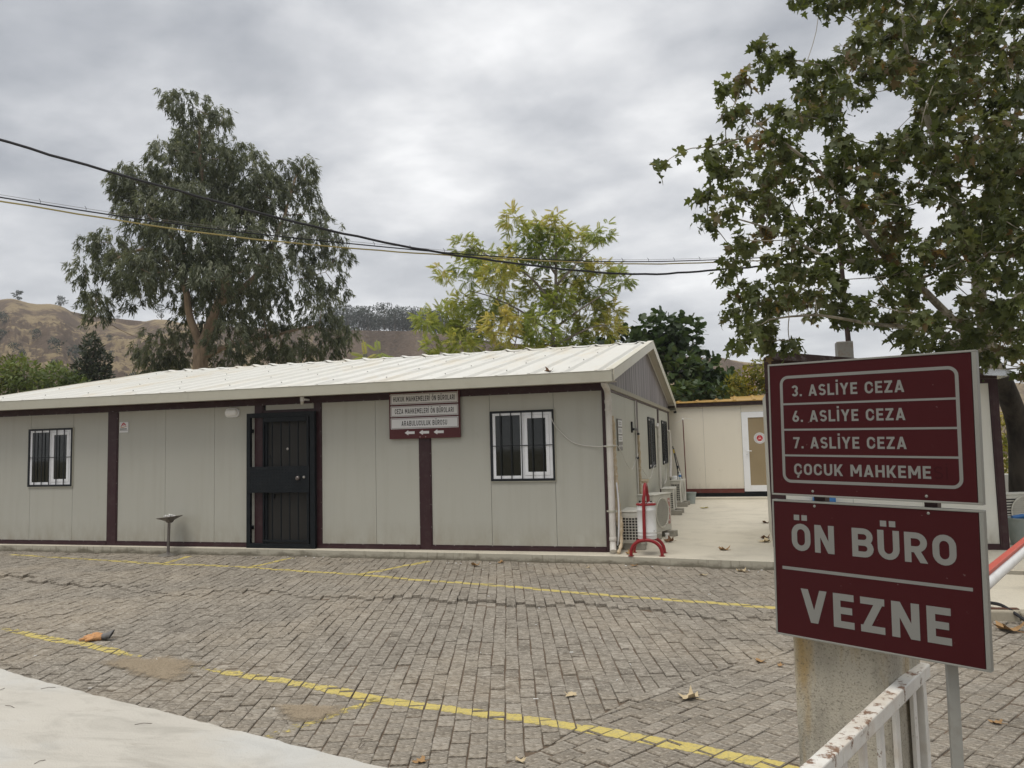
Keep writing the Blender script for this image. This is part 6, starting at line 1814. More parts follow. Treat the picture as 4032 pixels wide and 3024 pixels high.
# ---- plane tree over the right half
PLA_BASE = np.array([6.36991712, 3.63176727, -0.1, ])
PLA = [[-1.97,-3.59,3.0,0.19],[0.97,0.72,3.59,0.28],[-1.63,-3.69,5.46,0.19],[-0.3,-1.86,6.19,0.23],[-2.73,-4.23,7.2,0.19],[-0.57,-0.88,9.27,0.26],[-2.35,-3.07,2.7,0.18],[-0.12,0.59,3.07,0.24],[-1.57,-3.67,2.6,0.15],[1.66,0.76,3.03,0.22],[-2.97,-2.13,7.51,0.21],[-2.21,-0.59,8.31,0.24],[-2.21,-4.27,5.67,0.16],[-0.19,-1.41,6.95,0.21],[-2.77,-4.2,4.95,0.21],[0.01,0.15,6.54,0.31],[-2.68,-2.15,5.32,0.2],[-2.53,-1.87,5.42,0.2],[-4.99,-3.66,3.46,0.21],[-4.22,-1.56,3.85,0.25],[-2.47,-3.48,7.37,0.22],[-0.15,0.25,9.56,0.3],[-2.9,-3.93,5.48,0.21],[-0.25,0.43,7.28,0.31],[-5.35,-4.3,5.31,0.2],[-3.68,0.43,7.25,0.31],[-1.53,-3.45,7.07,0.22],[0.52,-0.58,8.67,0.28],[-4.97,-2.11,5.25,0.2],[-3.63,-3.77,4.51,0.16],[-2.53,-1.63,5.15,0.19],[-0.45,-2.32,6.8,0.22],[0.28,-1.33,7.26,0.24],[-3.52,-3.51,5.2,0.21],[-1.55,0.33,6.59,0.29],[-3.5,-2.39,4.66,0.24],[-2.43,-0.06,5.31,0.29],[-3.87,-4.22,3.6,0.2],[-2.8,-2.15,4.05,0.24],[-5.26,-4.2,4.15,0.21],[-3.77,-0.06,5.28,0.31],[-2.18,-2.86,3.26,0.25],[-0.88,-0.74,3.58,0.3],[-2.02,-4.19,6.2,0.21],[0.14,-1.2,7.71,0.29],[-3.79,-1.97,5.5,0.18],[-3.14,-0.43,6.03,0.21],[-5.91,-3.38,4.84,0.2],[-3.54,-3.53,4.31,0.21],[-2.64,-1.79,4.79,0.25],[-2.45,-3.11,6.67,0.21],[-1.44,-1.42,7.5,0.25],[-1.92,-2.83,7.18,0.26],[-0.61,-0.78,8.27,0.31],[-3.08,-2.37,6.96,0.18],[-2.57,-1.35,7.46,0.2],[-4.33,-2.67,5.31,0.25],[-3.08,0.5,6.4,0.33],[-4.79,-2.5,3.74,0.19],[-3.69,0.66,4.35,0.25],[-0.22,-2.53,6.09,0.19],[1.38,-0.47,6.95,0.22],[-0.13,-2.5,7.94,0.25],[2.03,0.25,9.56,0.32],[-2.32,-3.75,2.89,0.19],[0.62,0.73,3.47,0.28],[-0.84,-3.06,3.83,0.18],[1.38,-0.13,4.45,0.24],[-3.83,-4.26,6.11,0.21],[-1.44,0.32,8.38,0.32],[-2.67,-4.34,6.38,0.17],[-0.11,-0.46,8.44,0.24],[-3.21,-3.55,3.06,0.17],[-1.82,-1.01,3.42,0.22],[-5.12,-3.04,2.97,0.18],[-4.43,-0.95,3.24,0.22],[-4.55,-2.98,4.58,0.18],[-3.17,0.56,5.59,0.24],[-3.43,-4.36,5.86,0.2],[-2.15,-2.12,6.92,0.25],[-1.53,-3.08,3.95,0.2],[0.9,0.44,4.75,0.27],[-1.69,-2.23,7.0,0.21],[-0.08,0.35,8.25,0.25],[-3.66,-4.4,7.08,0.19],[-1.55,-0.57,9.43,0.27],[-4.69,-2.36,7.06,0.26],[-3.92,-0.18,8.15,0.31],[-4.08,-2.8,4.63,0.22],[-3.7,-1.92,4.88,0.24],[-5.33,-2.06,4.12,0.23],[-3.27,-3.24,3.52,0.16],[-1.67,-0.2,4.08,0.21],[-1.03,-3.21,5.15,0.18],[-0.22,-2.14,5.53,0.2],[-5.31,-4.19,3.82,0.21],[-4.14,-0.92,4.6,0.28],[-4.07,-3.93,4.49,0.21],[-2.94,-1.56,5.21,0.26],[-3.46,-4.1,4.6,0.16],[-2.35,-2.09,5.25,0.2],[-2.54,-3.33,4.44,0.24],[-1.07,-0.91,5.12,0.3],[-4.68,-4.22,4.97,0.16],[-3.08,-0.49,6.34,0.22],[-1.52,-2.02,3.13,0.18],[-1.65,-2.23,3.1,0.17],[-2.9,-2.33,8.08,0.18],[-2.53,-1.62,8.51,0.19],[-3.32,-3.11,7.32,0.19],[-1.58,0.27,9.22,0.25],[-1.92,-3.27,5.74,0.19],[-0.98,-1.86,6.32,0.22],[-4.41,-2.19,5.18,0.27],[-3.4,0.53,6.04,0.34],[-2.19,-2.28,5.01,0.22],[-0.55,0.54,5.88,0.28],[-2.17,-4.06,4.96,0.22],[-0.66,-1.89,5.74,0.27],[-3.27,-2.3,7.15,0.22],[-2.61,-0.92,7.85,0.24],[-1.31,-1.83,3.95,0.22],[-1.52,-2.17,3.88,0.21],[-4.49,-4.27,5.86,0.22],[-2.4,0.37,8.04,0.33],[-5.82,-4.25,5.58,0.18],[-4.45,-4.36,6.92,0.21],[-3.48,-2.25,8.17,0.26],[-5.38,-3.4,3.59,0.19],[-3.47,-3.22,3.05,0.2],[-2.44,-1.19,3.33,0.25],[-2.52,-4.2,3.84,0.16],[-0.08,-0.54,4.72,0.23],[-1.41,-3.17,4.68,0.24],[-0.81,-2.32,4.94,0.26],[-1.75,-4.11,2.9,0.16],[0.07,-1.68,3.22,0.21],[-2.35,-2.44,4.16,0.19],[-2.2,-2.19,4.22,0.19],[-3.42,-2.96,4.11,0.21],[-3.08,-2.27,4.27,0.22],[-5.2,-2.15,5.34,0.18],[-3.8,-4.22,3.1,0.21],[-1.39,0.36,3.82,0.31],[-5.27,-3.47,5.56,0.22],[-2.5,-4.53,6.74,0.15],[-0.87,-2.18,8.11,0.2],[-2.49,-3.0,6.14,0.22],[-1.32,-1.02,7.0,0.26],[-2.6,-4.12,4.19,0.21],[-0.46,-0.83,5.1,0.28],[-0.44,-2.85,6.58,0.19],[2.06,0.36,8.11,0.25],[-1.92,-3.41,4.43,0.2],[-0.92,-1.93,4.85,0.23],[-2.51,-2.87,7.72,0.18],[-0.98,-0.24,9.26,0.22],[-3.36,-4.17,6.23,0.16],[-1.68,-1.22,7.72,0.21],[-1.45,-3.06,5.8,0.22],[0.36,-0.45,6.86,0.28],[-3.09,-2.22,5.39,0.26],[-3.15,-2.34,5.35,0.25],[-5.6,-3.8,3.07,0.23],[-4.63,-2.71,5.75,0.2],[-4.14,-1.38,6.27,0.23],[-0.01,-1.91,4.75,0.27],[1.86,0.57,5.42,0.33],[-2.31,-3.91,6.18,0.2],[0.03,-0.41,7.88,0.28],[-4.1,-1.83,3.49,0.19],[-3.12,0.7,3.9,0.23],[-3.66,-4.33,5.18,0.21],[-2.4,-2.03,6.08,0.27],[-1.36,-2.21,8.0,0.24],[-1.11,-1.82,8.22,0.25],[-3.4,-2.78,3.28,0.21],[-2.42,-0.77,3.59,0.25],[-4.69,-3.55,5.78,0.24],[-4.2,-2.31,6.31,0.27],[-4.3,-3.24,7.61,0.17],[-3.14,-0.51,9.24,0.21],[-3.14,-3.49,5.1,0.16],[-2.18,-1.76,5.72,0.18],[-1.32,-2.06,4.14,0.25],[-1.23,-1.91,4.17,0.25],[-2.73,-3.56,3.37,0.17],[-0.66,-0.11,3.97,0.23],[-5.44,-3.53,5.13,0.23],[-0.9,-3.42,6.85,0.22],[0.84,-1.19,8.04,0.27],[-2.12,-3.21,6.32,0.24],[-0.31,-0.39,7.63,0.31],[-5.36,-2.67,5.76,0.24],[-1.9,-3.52,4.69,0.16],[-0.85,-1.97,5.17,0.18],[-1.23,-3.77,4.67,0.17],[2.04,0.48,6.02,0.25],[-4.38,-4.29,4.7,0.19],[-2.16,0.5,6.33,0.29],[-2.78,-4.07,6.75,0.16],[-0.05,0.28,9.18,0.24],[-2.16,-3.34,2.75,0.19],[0.22,0.35,3.15,0.26],[-4.25,-3.77,5.17,0.18],[-2.34,0.47,6.75,0.27],[-4.23,-4.08,3.28,0.17],[-2.78,-0.99,3.82,0.22],[-3.53,-4.29,6.53,0.2],[-1.49,-0.65,8.51,0.28],[-4.08,-3.2,4.13,0.23],[-2.39,0.6,5.07,0.31],[-3.07,-2.91,8.0,0.19],[-1.71,-0.33,9.59,0.24],[-2.69,-3.91,5.28,0.2],[-0.95,-1.14,6.35,0.25],[-3.72,-4.18,3.93,0.19],[-1.35,0.27,5.04,0.28],[-1.04,-3.99,6.75,0.16],[0.72,-1.82,7.95,0.19],[-2.25,-2.54,5.69,0.19],[-1.96,-2.04,5.88,0.2],[-5.15,-2.67,3.49,0.2],[-2.22,-2.39,3.28,0.2],[-0.41,0.71,3.75,0.25],[-3.85,-4.53,6.72,0.16],[-1.69,-0.53,9.05,0.24],[-3.02,-3.15,6.33,0.23],[-1.97,-1.22,7.23,0.27],[-2.51,-4.04,3.18,0.18],[0.59,0.69,3.96,0.27],[-5.11,-2.75,6.11,0.25],[-1.57,-2.59,5.23,0.26],[-1.43,-2.38,5.3,0.26],[-1.61,-3.0,3.51,0.19],[0.8,0.56,4.15,0.26],[-3.76,-3.62,3.46,0.22],[-2.54,-1.17,3.92,0.28],[-4.46,-4.31,4.34,0.18],[-3.33,-1.83,5.08,0.23],[-2.86,-3.06,2.9,0.24],[-1.54,-0.68,3.19,0.29],[-1.14,-2.01,3.94,0.24],[-1.11,-1.97,3.95,0.24],[-4.46,-2.99,3.54,0.17],[-3.36,-0.22,4.04,0.22],[-3.98,-3.73,5.17,0.16],[-3.23,-2.16,5.75,0.18],[-1.41,-3.46,4.02,0.18],[-0.46,-2.15,4.34,0.21],[-2.82,-2.81,3.92,0.2],[-0.93,0.63,4.66,0.27],[-3.85,-3.03,6.86,0.21],[-2.75,-0.63,8.09,0.26],[-2.35,-2.47,6.04,0.23],[-1.67,-1.3,6.51,0.25],[-2.48,-3.18,6.35,0.18],[-0.33,0.37,8.01,0.25],[-1.33,-2.87,6.55,0.22],[0.85,0.27,8.04,0.28],[-3.72,-2.33,6.53,0.24],[-2.53,0.39,7.75,0.3],[-4.54,-3.99,4.58,0.18],[-2.96,-0.32,5.74,0.26],[-2.42,-4.27,5.63,0.21],[0.77,0.39,7.7,0.32],[-2.26,-2.45,2.91,0.25],[-1.86,-1.75,2.99,0.26],[-4.85,-4.25,3.6,0.18],[-3.86,-1.84,4.12,0.23],[-2.74,-3.52,6.78,0.23],[-0.46,0.31,8.8,0.32],[-5.97,-4.32,4.42,0.19],[-2.17,-4.15,6.39,0.18],[0.97,0.31,8.72,0.28],[-3.51,-3.1,3.81,0.19],[-2.37,-0.8,4.29,0.24],[-3.28,-2.23,4.4,0.23],[-3.21,-2.08,4.43,0.23],[-1.97,-4.35,7.17,0.19],[0.47,-1.06,9.22,0.26],[-4.35,-3.36,6.26,0.23],[-3.39,-1.08,7.33,0.28],[-1.32,-2.69,2.38,0.17],[1.06,0.8,2.62,0.22],[-2.32,-4.08,6.69,0.2],[-0.32,-1.14,8.31,0.26],[-2.87,-3.56,6.96,0.21],[-0.96,-0.3,8.74,0.28],[-2.9,-4.4,5.31,0.16],[-0.37,-0.45,6.94,0.23],[-3.35,-4.03,4.07,0.18],[-1.62,-0.96,4.87,0.24],[-5.45,-2.88,4.16,0.25],[-2.62,-4.43,6.17,0.17],[-0.57,-1.39,7.73,0.23],[-2.85,-2.32,7.51,0.18],[-2.75,-2.15,7.6,0.19],[-4.91,-2.65,5.31,0.18],[-4.4,-1.15,5.83,0.2],[-2.53,-3.89,3.98,0.2],[0.37,0.6,5.09,0.29],[-3.9,-2.49,3.63,0.22],[-3.12,-0.68,3.96,0.25],[-1.66,-2.89,2.52,0.16],[-0.67,-1.4,2.64,0.19],[-5.76,-2.81,4.66,0.23],[-2.42,-4.24,3.99,0.19],[0.87,0.59,5.24,0.29],[-5.15,-4.11,5.59,0.16],[-4.13,-1.34,6.78,0.2],[-5.99,-3.85,4.96,0.17],[-2.95,-3.43,6.04,0.19],[-1.03,-0.06,7.55,0.25],[-4.28,-2.24,4.37,0.24],[-3.66,-0.63,4.77,0.28],[-2.85,-2.41,2.93,0.21],[-2.75,-2.22,2.96,0.22],[-5.22,-3.46,4.32,0.17],[-4.44,-1.14,4.95,0.21],[-1.43,-3.96,3.25,0.19],[2.14,0.68,4.04,0.28],[-2.96,-4.11,3.61,0.2],[-0.8,-0.57,4.36,0.28],[-2.92,-2.8,7.06,0.25],[-1.24,0.32,8.67,0.33],[-5.2,-3.56,4.74,0.21],[-3.91,0.19,5.93,0.3],[-1.35,-4.11,4.93,0.2],[1.5,-0.49,6.23,0.28],[-2.43,-3.57,3.27,0.16],[-1.57,-2.21,3.5,0.18],[-2.08,-3.03,4.65,0.22],[-1.57,-2.23,4.88,0.24],[-2.99,-3.9,7.39,0.22],[-1.06,-0.65,9.39,0.3],[-4.92,-2.32,4.92,0.18],[-2.79,-3.4,4.34,0.16],[-0.5,0.53,5.41,0.23],[-5.01,-4.09,3.69,0.18],[-3.19,0.63,4.73,0.27],[-4.5,-3.18,6.53,0.19],[-4.24,-2.53,6.84,0.2],[-4.49,-4.12,5.25,0.16],[-2.73,-0.14,6.82,0.23],[-3.72,-3.45,4.37,0.22],[-2.72,-1.4,4.94,0.27],[-5.68,-4.23,5.95,0.19],[-0.21,-2.52,4.31,0.19],[0.03,-2.21,4.39,0.19],[-2.15,-3.84,4.84,0.19],[-0.16,-0.92,5.83,0.25],[-2.95,-3.13,4.08,0.17],[-0.89,0.58,4.96,0.24],[-1.19,-2.52,8.27,0.22],[0.33,-0.29,9.65,0.26],[-5.14,-4.21,6.22,0.16],[-3.44,0.33,8.51,0.24],[-5.68,-4.07,4.05,0.19],[-4.54,-3.79,3.91,0.17],[-3.01,-0.16,4.77,0.24],[-2.38,-2.17,6.37,0.18],[-0.94,0.41,7.47,0.22],[-4.15,-4.34,6.87,0.21],[-1.89,0.25,9.56,0.33],[-3.52,-2.89,6.55,0.23],[-2.38,-0.53,7.66,0.29],[-4.94,-3.23,3.81,0.23],[-4.08,-0.83,4.32,0.29],[-1.66,-3.62,3.26,0.17],[-0.68,-2.25,3.49,0.19],[-5.4,-1.93,4.67,0.23],[-4.74,-3.5,5.25,0.21],[-4.1,-1.83,5.87,0.24],[-2.01,-2.68,4.23,0.2],[-1.72,-2.21,4.34,0.21],[-4.2,-3.05,4.33,0.18],[-2.66,0.59,5.29,0.24],[-2.88,-4.08,7.28,0.16],[-0.85,-0.8,9.3,0.22],[-1.67,-2.58,7.04,0.23],[0.2,0.33,8.51,0.3],[-2.77,-4.11,4.78,0.2],[-1.7,-2.4,5.36,0.24],[-2.93,-2.02,5.95,0.19],[-1.69,0.46,6.9,0.23],[-1.73,-2.56,6.32,0.24],[-0.84,-1.17,6.93,0.28],[-4.44,-3.74,5.65,0.23],[-3.51,-1.6,6.55,0.28],[-2.26,-2.91,7.5,0.23],[-1.92,-2.35,7.81,0.24],[-2.07,-2.52,4.91,0.25],[-1.58,-1.7,5.16,0.27],[-4.66,-2.52,5.57,0.23],[-4.27,-1.46,5.96,0.26],[-2.54,-2.54,7.8,0.18],[-1.11,0.0,9.27,0.22],[-0.99,-2.34,7.05,0.24],[-0.62,-1.81,7.32,0.26],[-2.55,-3.27,2.98,0.19],[-0.16,0.72,3.5,0.27],[-1.51,-2.75,7.86,0.24],[-1.11,-2.16,8.22,0.25],[-2.11,-3.72,5.24,0.21],[0.71,0.46,6.81,0.3],[-4.96,-3.11,4.67,0.17],[-4.17,-0.87,5.34,0.21],[-2.62,-3.98,4.58,0.22],[-0.61,-0.83,5.57,0.3],[-2.5,-3.49,6.04,0.22],[-1.04,-1.13,7.1,0.28],[-5.28,-2.05,3.47,0.18],[-3.06,-4.26,4.97,0.21],[-1.87,-2.31,5.69,0.25],[-1.45,-2.48,4.94,0.24],[-1.3,-2.25,5.01,0.25],[-3.01,-3.58,3.64,0.16],[-1.43,-0.83,4.2,0.2],[-4.34,-2.84,4.84,0.17],[-3.06,0.35,5.81,0.23],[-4.53,-4.12,6.18,0.18],[-2.96,-0.55,7.96,0.24],[-3.51,-3.14,7.86,0.21],[-2.24,-0.56,9.44,0.26],[-0.85,-2.36,2.1,0.18],[0.35,-0.67,2.17,0.21],[-5.43,-2.72,6.52,0.19],[-2.58,-2.97,5.27,0.18],[-1.41,-0.94,5.99,0.22],[-5.77,-3.13,5.48,0.16],[-2.45,-3.01,3.99,0.18],[-0.47,0.32,4.75,0.24],[-5.74,-4.13,2.82,0.21],[-5.4,-2.63,5.42,0.19],[-4.3,-2.67,7.9,0.18],[-3.89,-1.65,8.5,0.2],[-2.09,-4.15,7.25,0.22],[1.01,0.22,9.95,0.32],[-3.58,-3.13,7.21,0.18],[-1.91,0.28,9.1,0.24],[-3.73,-2.06,3.45,0.2],[-3.81,-2.25,3.41,0.2],[-4.74,-2.11,5.86,0.2],[-2.78,-2.75,6.8,0.22],[-1.59,-0.59,7.87,0.26],[-0.75,-3.67,7.56,0.23],[0.95,-1.57,8.85,0.28],[-4.18,-2.8,6.23,0.22],[-3.22,-0.49,7.24,0.27],[-4.56,-4.25,7.13,0.21],[-2.58,0.22,9.87,0.31],[-3.55,-2.2,3.43,0.21],[-2.24,0.7,3.9,0.27],[-1.47,-2.6,6.51,0.22],[-0.62,-1.32,7.1,0.24],[-3.48,-3.6,5.41,0.18],[-2.17,-1.1,6.38,0.22],[-3.15,-4.21,3.96,0.17],[-1.9,-2.12,4.5,0.21],[-5.14,-3.32,3.36,0.2],[-3.91,0.28,3.97,0.27],[-0.38,-2.29,8.02,0.24],[0.23,-1.48,8.49,0.26],[-2.76,-3.85,6.48,0.2],[-1.3,-1.48,7.7,0.25],[-4.8,-2.96,2.91,0.16],[-3.83,-0.27,3.23,0.2],[-2.08,-3.28,5.51,0.22],[-1.04,-1.69,6.13,0.25],[-1.32,-3.17,3.7,0.22],[1.03,0.1,4.37,0.29],[-3.42,-2.3,8.39,0.19],[-2.61,-0.59,9.45,0.22],[-3.53,-3.2,4.82,0.16],[-1.67,0.53,6.0,0.22],[-1.82,-2.52,4.52,0.18],[-1.6,-2.17,4.62,0.18],[-4.15,-2.35,4.56,0.17],[-3.66,-1.15,4.88,0.19],[-4.41,-1.99,5.5,0.22],[-4.15,-1.28,5.74,0.23],[-3.41,-3.46,6.27,0.19],[-2.02,-0.8,7.53,0.24],[-0.98,-1.93,2.91,0.26],[0.34,0.04,3.13,0.31],[-1.99,-3.62,3.62,0.23],[0.92,0.65,4.49,0.33],[-4.12,-3.8,3.8,0.16],[-2.93,-1.25,4.38,0.2],[-4.49,-3.15,6.28,0.17],[-3.71,-1.21,7.17,0.2],[-2.44,-3.86,6.83,0.21],[-1.26,-2.04,7.84,0.25],[-4.46,-4.06,4.85,0.15],[-2.44,0.49,6.44,0.22],[-2.92,-2.81,7.42,0.19],[-2.75,-2.51,7.59,0.2],[-1.15,-3.31,5.96,0.23],[1.62,0.4,7.57,0.32],[-2.15,-3.29,3.13,0.17],[0.34,0.58,3.69,0.23],[-1.52,-2.6,6.26,0.17],[0.3,0.14,7.46,0.22],[-4.44,-3.68,3.62,0.16],[-2.88,-0.04,4.37,0.22],[-1.7,-2.89,5.35,0.24],[-0.44,-1.0,6.03,0.29],[-4.61,-4.17,6.86,0.19],[-2.7,0.26,9.41,0.28],[-3.32,-2.06,6.7,0.2],[-2.63,-0.56,7.37,0.22],[-5.19,-3.23,3.17,0.16],[-4.26,-0.44,3.58,0.2],[-3.02,-3.7,4.8,0.16],[-0.82,0.1,6.05,0.22],[0.3,-2.28,7.17,0.21],[2.4,0.33,8.48,0.26],[-3.3,-3.98,5.13,0.18],[-2.13,-1.91,5.9,0.22],[-2.98,-2.95,5.49,0.2],[-2.39,-1.87,5.89,0.22],[-3.96,-3.66,6.73,0.17],[-3.06,-1.77,7.73,0.2],[-4.89,-2.66,7.15,0.18],[-5.32,-2.51,3.81,0.23]]
half = [(0.05, -.02), (.26, -.10), (.62, .10), (.40, .22), (.44, .34), (.72, .58), (.36, .56), (.24, .62), (.20, .80)]
outl = [(0, 0)] + half + [(0, 1.08)] + [(-x, y) for x, y in reversed(half)]
PLANELEAF = ([(x, y, .10 * abs(x) - .16 * y * y) for x, y in outl], [tuple(range(len(outl)))])
m_pla = leaf_mat('plane_leaf', [(0.0, (0.062, 0.080, 0.022)), (0.35, (0.110, 0.135, 0.042)), (0.62, (0.170, 0.185, 0.078)), (0.80, (0.175, 0.130, 0.075)), (0.93, (0.24, 0.145, 0.065)), (1.0, (0.36, 0.22, 0.06))], 0.42, 0.5)
m_plabark = bark('plane_bark', (0.14, 0.12, 0.09), (0.42, 0.385, 0.31), 5)
pt = thing('plane_tree', tuple(PLA_BASE), 'large plane tree with lobed leaves and pale limbs filling the upper right', 'tree')
w_ = Wood(PLA_BASE)
L = {'trunk':[[-0.02,-0.09,1.18],[-0.05,-0.13,1.72],[-0.28,-0.37,2.18],[-0.72,-0.71,2.69]],'lim1':[[-0.72,-0.71,2.69],[-0.98,-0.95,3.12],[-1.27,-1.33,4.08],[-1.43,-1.56,4.46],[-1.83,-1.9,5.01],[-2.25,-2.26,5.73],[-2.58,-2.51,6.32],[-2.89,-2.76,6.94],[-3.04,-2.99,7.41]],'lim2':[[-1.35,-1.45,4.45],[-1.09,-1.62,5.3],[-0.99,-1.87,5.85],[-0.9,-2.03,6.7],[-1.01,-2.21,7.6]],'lim3':[[-0.78,-0.82,2.76],[-2.31,-2.08,3.54],[-3.13,-2.71,3.89],[-3.7,-3.05,4.27],[-4.3,-3.4,4.92],[-4.84,-3.63,5.27],[-5.37,-3.85,5.55]],'lim4':[[-0.91,-0.95,3.11],[-0.25,-0.71,3.89],[0.36,-0.58,4.82],[0.69,-0.68,6.11]],'lim5':[[-0.65,-0.71,2.61],[-2.49,-2.25,3.11],[-3.73,-2.96,3.17],[-4.58,-3.27,3.26],[-5.25,-3.46,3.18]],'tip':[[-5.37,-3.84,5.44],[-6.05,-4.02,5.23],[-6.36,-4.12,5.15],[-6.67,-4.1,4.97]],'lim6':[[-3.42,-2.93,4.04],[-4.33,-3.32,3.97],[-5.14,-3.65,4.26],[-5.77,-3.86,4.39]]}
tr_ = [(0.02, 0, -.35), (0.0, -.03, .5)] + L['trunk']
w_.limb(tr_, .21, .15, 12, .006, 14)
w_.mb.build('trunk', bark('dark_shaded_plane_bark', (0.018, 0.015, 0.013), (0.055, 0.046, 0.037), 5), pt, 0, True); w_.mb = MB()  # naturally darker lower bark, with the trunk's shade also put into the colour
for k_, a, b in (('lim1', .115, .02), ('lim2', .07, .012), ('lim3', .075, .012), ('lim4', .09, .02), ('lim5', .055, .010), ('lim6', .03, .008), ('tip', .012, .003)): w_.limb(L[k_], a, b, 16, .012, 8)
cl_ = np.array(PLA); cl_ = cl_[(cl_[:, 1] < -2.1) | (RNG.random(len(cl_)) < .62)]; C = loc2w(PLA_BASE, cl_[:, :3])
for i in np.argsort(np.linalg.norm(cl_[:, :3] - np.array([-1, -1, 3.2]), axis=1)): w_.reach(C[i], .006, .5, .05, 5)
P_, D_, N_, S_, T_ = [], [], [], [], []
balls = []
for ci, (c, r) in enumerate(zip(C, cl_[:, 3])):
    tint0 = RNG.normal(.42, .13)
    for q in range(12):
        u = unit(rnd(1) * np.array([1, 1, .8]))[0]; tip = c + u * r * RNG.uniform(.6, 1.1) + np.array([0, 0, -.04])
        if q < 2: w_.reach(tip, .0025, .45, .06, 4)
        n = int(RNG.integers(3, 7))
        t = RNG.uniform(.35, 1.0, n)[:, None]
        pos = c + (tip - c) * t + rnd(n) * .035
        P_.append(pos); D_.append(u * .45 + rnd(n) * .55 + np.array([0, 0, -.55])); N_.append(np.array([0, 0, .75]) + u * .35 + rnd(n) * .5)
        S_.append(RNG.uniform(.055, .120, n)); T_.append(np.clip(tint0 + RNG.normal(0, .16, n), 0, 1))
        if RNG.random() < .12: balls.append(tip + np.array([0, 0, -RNG.uniform(.08, .16)]))
tipw = loc2w(PLA_BASE, np.array(L['tip']))
for p, n in ((tipw[-1], 9), (tipw[1], 5), (tipw[2], 5)):
    P_.append(p + rnd(n) * .05); D_.append(rnd(n) * .6 + np.array([-.3, 0, -.3])); N_.append(rnd(n) * .5 + np.array([0, -.4, .6])); S_.append(RNG.uniform(.09, .15, n)); T_.append(RNG.uniform(.2, .9, n))
balls += [tipw[-1] + np.array([0, 0, -.2]), tipw[1] + np.array([.02, 0, -.12])]
P_, D_, N_ = (np.concatenate(a) for a in (P_, D_, N_)); S_, T_ = np.concatenate(S_), np.concatenate(T_)
R_ = frames(D_, N_); R_[:, :, 0] *= RNG.uniform(.6, 1.05, len(R_))[:, None]; R_[:, :, 2] *= RNG.uniform(-1.0, 3.2, len(R_))[:, None]      # leaves differ in width and curl
q_ = px_of(P_); seen = (q_[:, 0] > 0) & (q_[:, 0] < 1024) & (q_[:, 1] > 0) & (q_[:, 1] < 700)
order = np.argsort(np.where(seen, q_[:, 2] / S_, 1e9))[:300]
mask = np.ones(len(P_), bool); mask[order] = False
w_.mb.build('limbs', m_plabark, pt, 0, True)
leaf_cloud('crown', *PLANELEAF, P_[mask], R_[mask], S_[mask], T_[mask], m_pla, pt, 'stuff')
leaf_me = []
for k_ in range(10):
    me = bpy.data.meshes.new('leaf'); cu = RNG.uniform(-.2, .35)
    me.from_pydata([(x, y, z - cu * x * x) for x, y, z in PLANELEAF[0]], [], PLANELEAF[1]); me.materials.append(m_pla); tint_attr(me, [k_ / 10 + .05] * len(outl)); leaf_me.append(me)
for i in order:
    o = bpy.data.objects.new('leaf', leaf_me[min(9, int(T_[i] * 10))]); COL.objects.link(o); o.parent = pt
    M_ = Matrix([[*(R_[i][a] * S_[i]), P_[i][a] - PLA_BASE[a]] for a in range(3)] + [[0, 0, 0, 1]]); o.matrix_local = M_
ico = [(0, 0, 1), (.9, 0, .4), (.28, .86, .4), (-.73, .53, .4), (-.73, -.53, .4), (.28, -.86, .4), (.73, .53, -.4), (-.28, .86, -.4), (-.9, 0, -.4), (-.28, -.86, -.4), (.73, -.53, -.4), (0, 0, -1)]
icf = [(0, 1, 2), (0, 2, 3), (0, 3, 4), (0, 4, 5), (0, 5, 1), (1, 6, 2), (2, 7, 3), (3, 8, 4), (4, 9, 5), (5, 10, 1), (6, 7, 2), (7, 8, 3), (8, 9, 4), (9, 10, 5), (10, 6, 1), (11, 7, 6), (11, 8, 7), (11, 9, 8), (11, 10, 9), (11, 6, 10)]
bl = np.array(balls); nb = len(bl)
leaf_cloud('seed_balls', ico, icf, bl, np.repeat(np.eye(3)[None], nb, 0), np.full(nb, .017), np.full(nb, .1), m_pla, pt, 'stuff')

# ---- trees on the camera's side of the street, mirrored in the window panes
m_str = leaf_mat('street_tree_leaf', [(0.0, (0.022, 0.034, 0.012)), (0.5, (0.050, 0.072, 0.026)), (1.0, (0.11, 0.125, 0.05))], 0.3, 0.5)
for i, (x, y, s_, lb) in enumerate(((-9.5, -21.0, 1.0, 'broad street tree behind the camera, farthest left of the row'), (-4.0, -22.5, 1.1, 'broad street tree behind the camera, second of the row'), (1.5, -23.0, 1.05, 'broad street tree behind the camera, third of the row'), (7.0, -20.0, 1.0, 'broad street tree behind the camera, farthest right of the row'))):
    cl_ = [(RNG.uniform(-2.6, 2.6) * s_, RNG.uniform(-1.5, 1.5), RNG.uniform(2.6, 7.6) * s_, RNG.uniform(.9, 1.5)) for _ in range(16)]
    leafy('street_tree', (x, y, G), cl_, lb, 'tree', m_str, narrow(.6), .42, 3.6, [(0, 0, -.3), (0, 0, 2), (0, 0, 5)], m_ailbark, (), .3, .6, None, 0, 0, .2)

# ================================================================== HILLS
from mathutils import noise as mnoise
CXT = [-900, -300, 0, 100, 200, 340, 600, 760, 900, 1100, 1400, 1700, 2212, 3000]
CZT = [66, 63, 54.9, 52.2, 48.7, 45.9, 42.9, 41.8, 40.8, 36.0, 31.7, 25.9, 17.7, 10]
PA = ([0, .2, .45, .62, .70, .86, 1.0], [.02, .17, .37, .53, .68, .83, 1.0])
PB = ([0, .2, .5, .80, .93, 1.0], [.02, .16, .36, .58, .70, 1.0])
FH = np.array([-0.2790, 0.9603]); RH = np.array([0.9603, 0.2790])


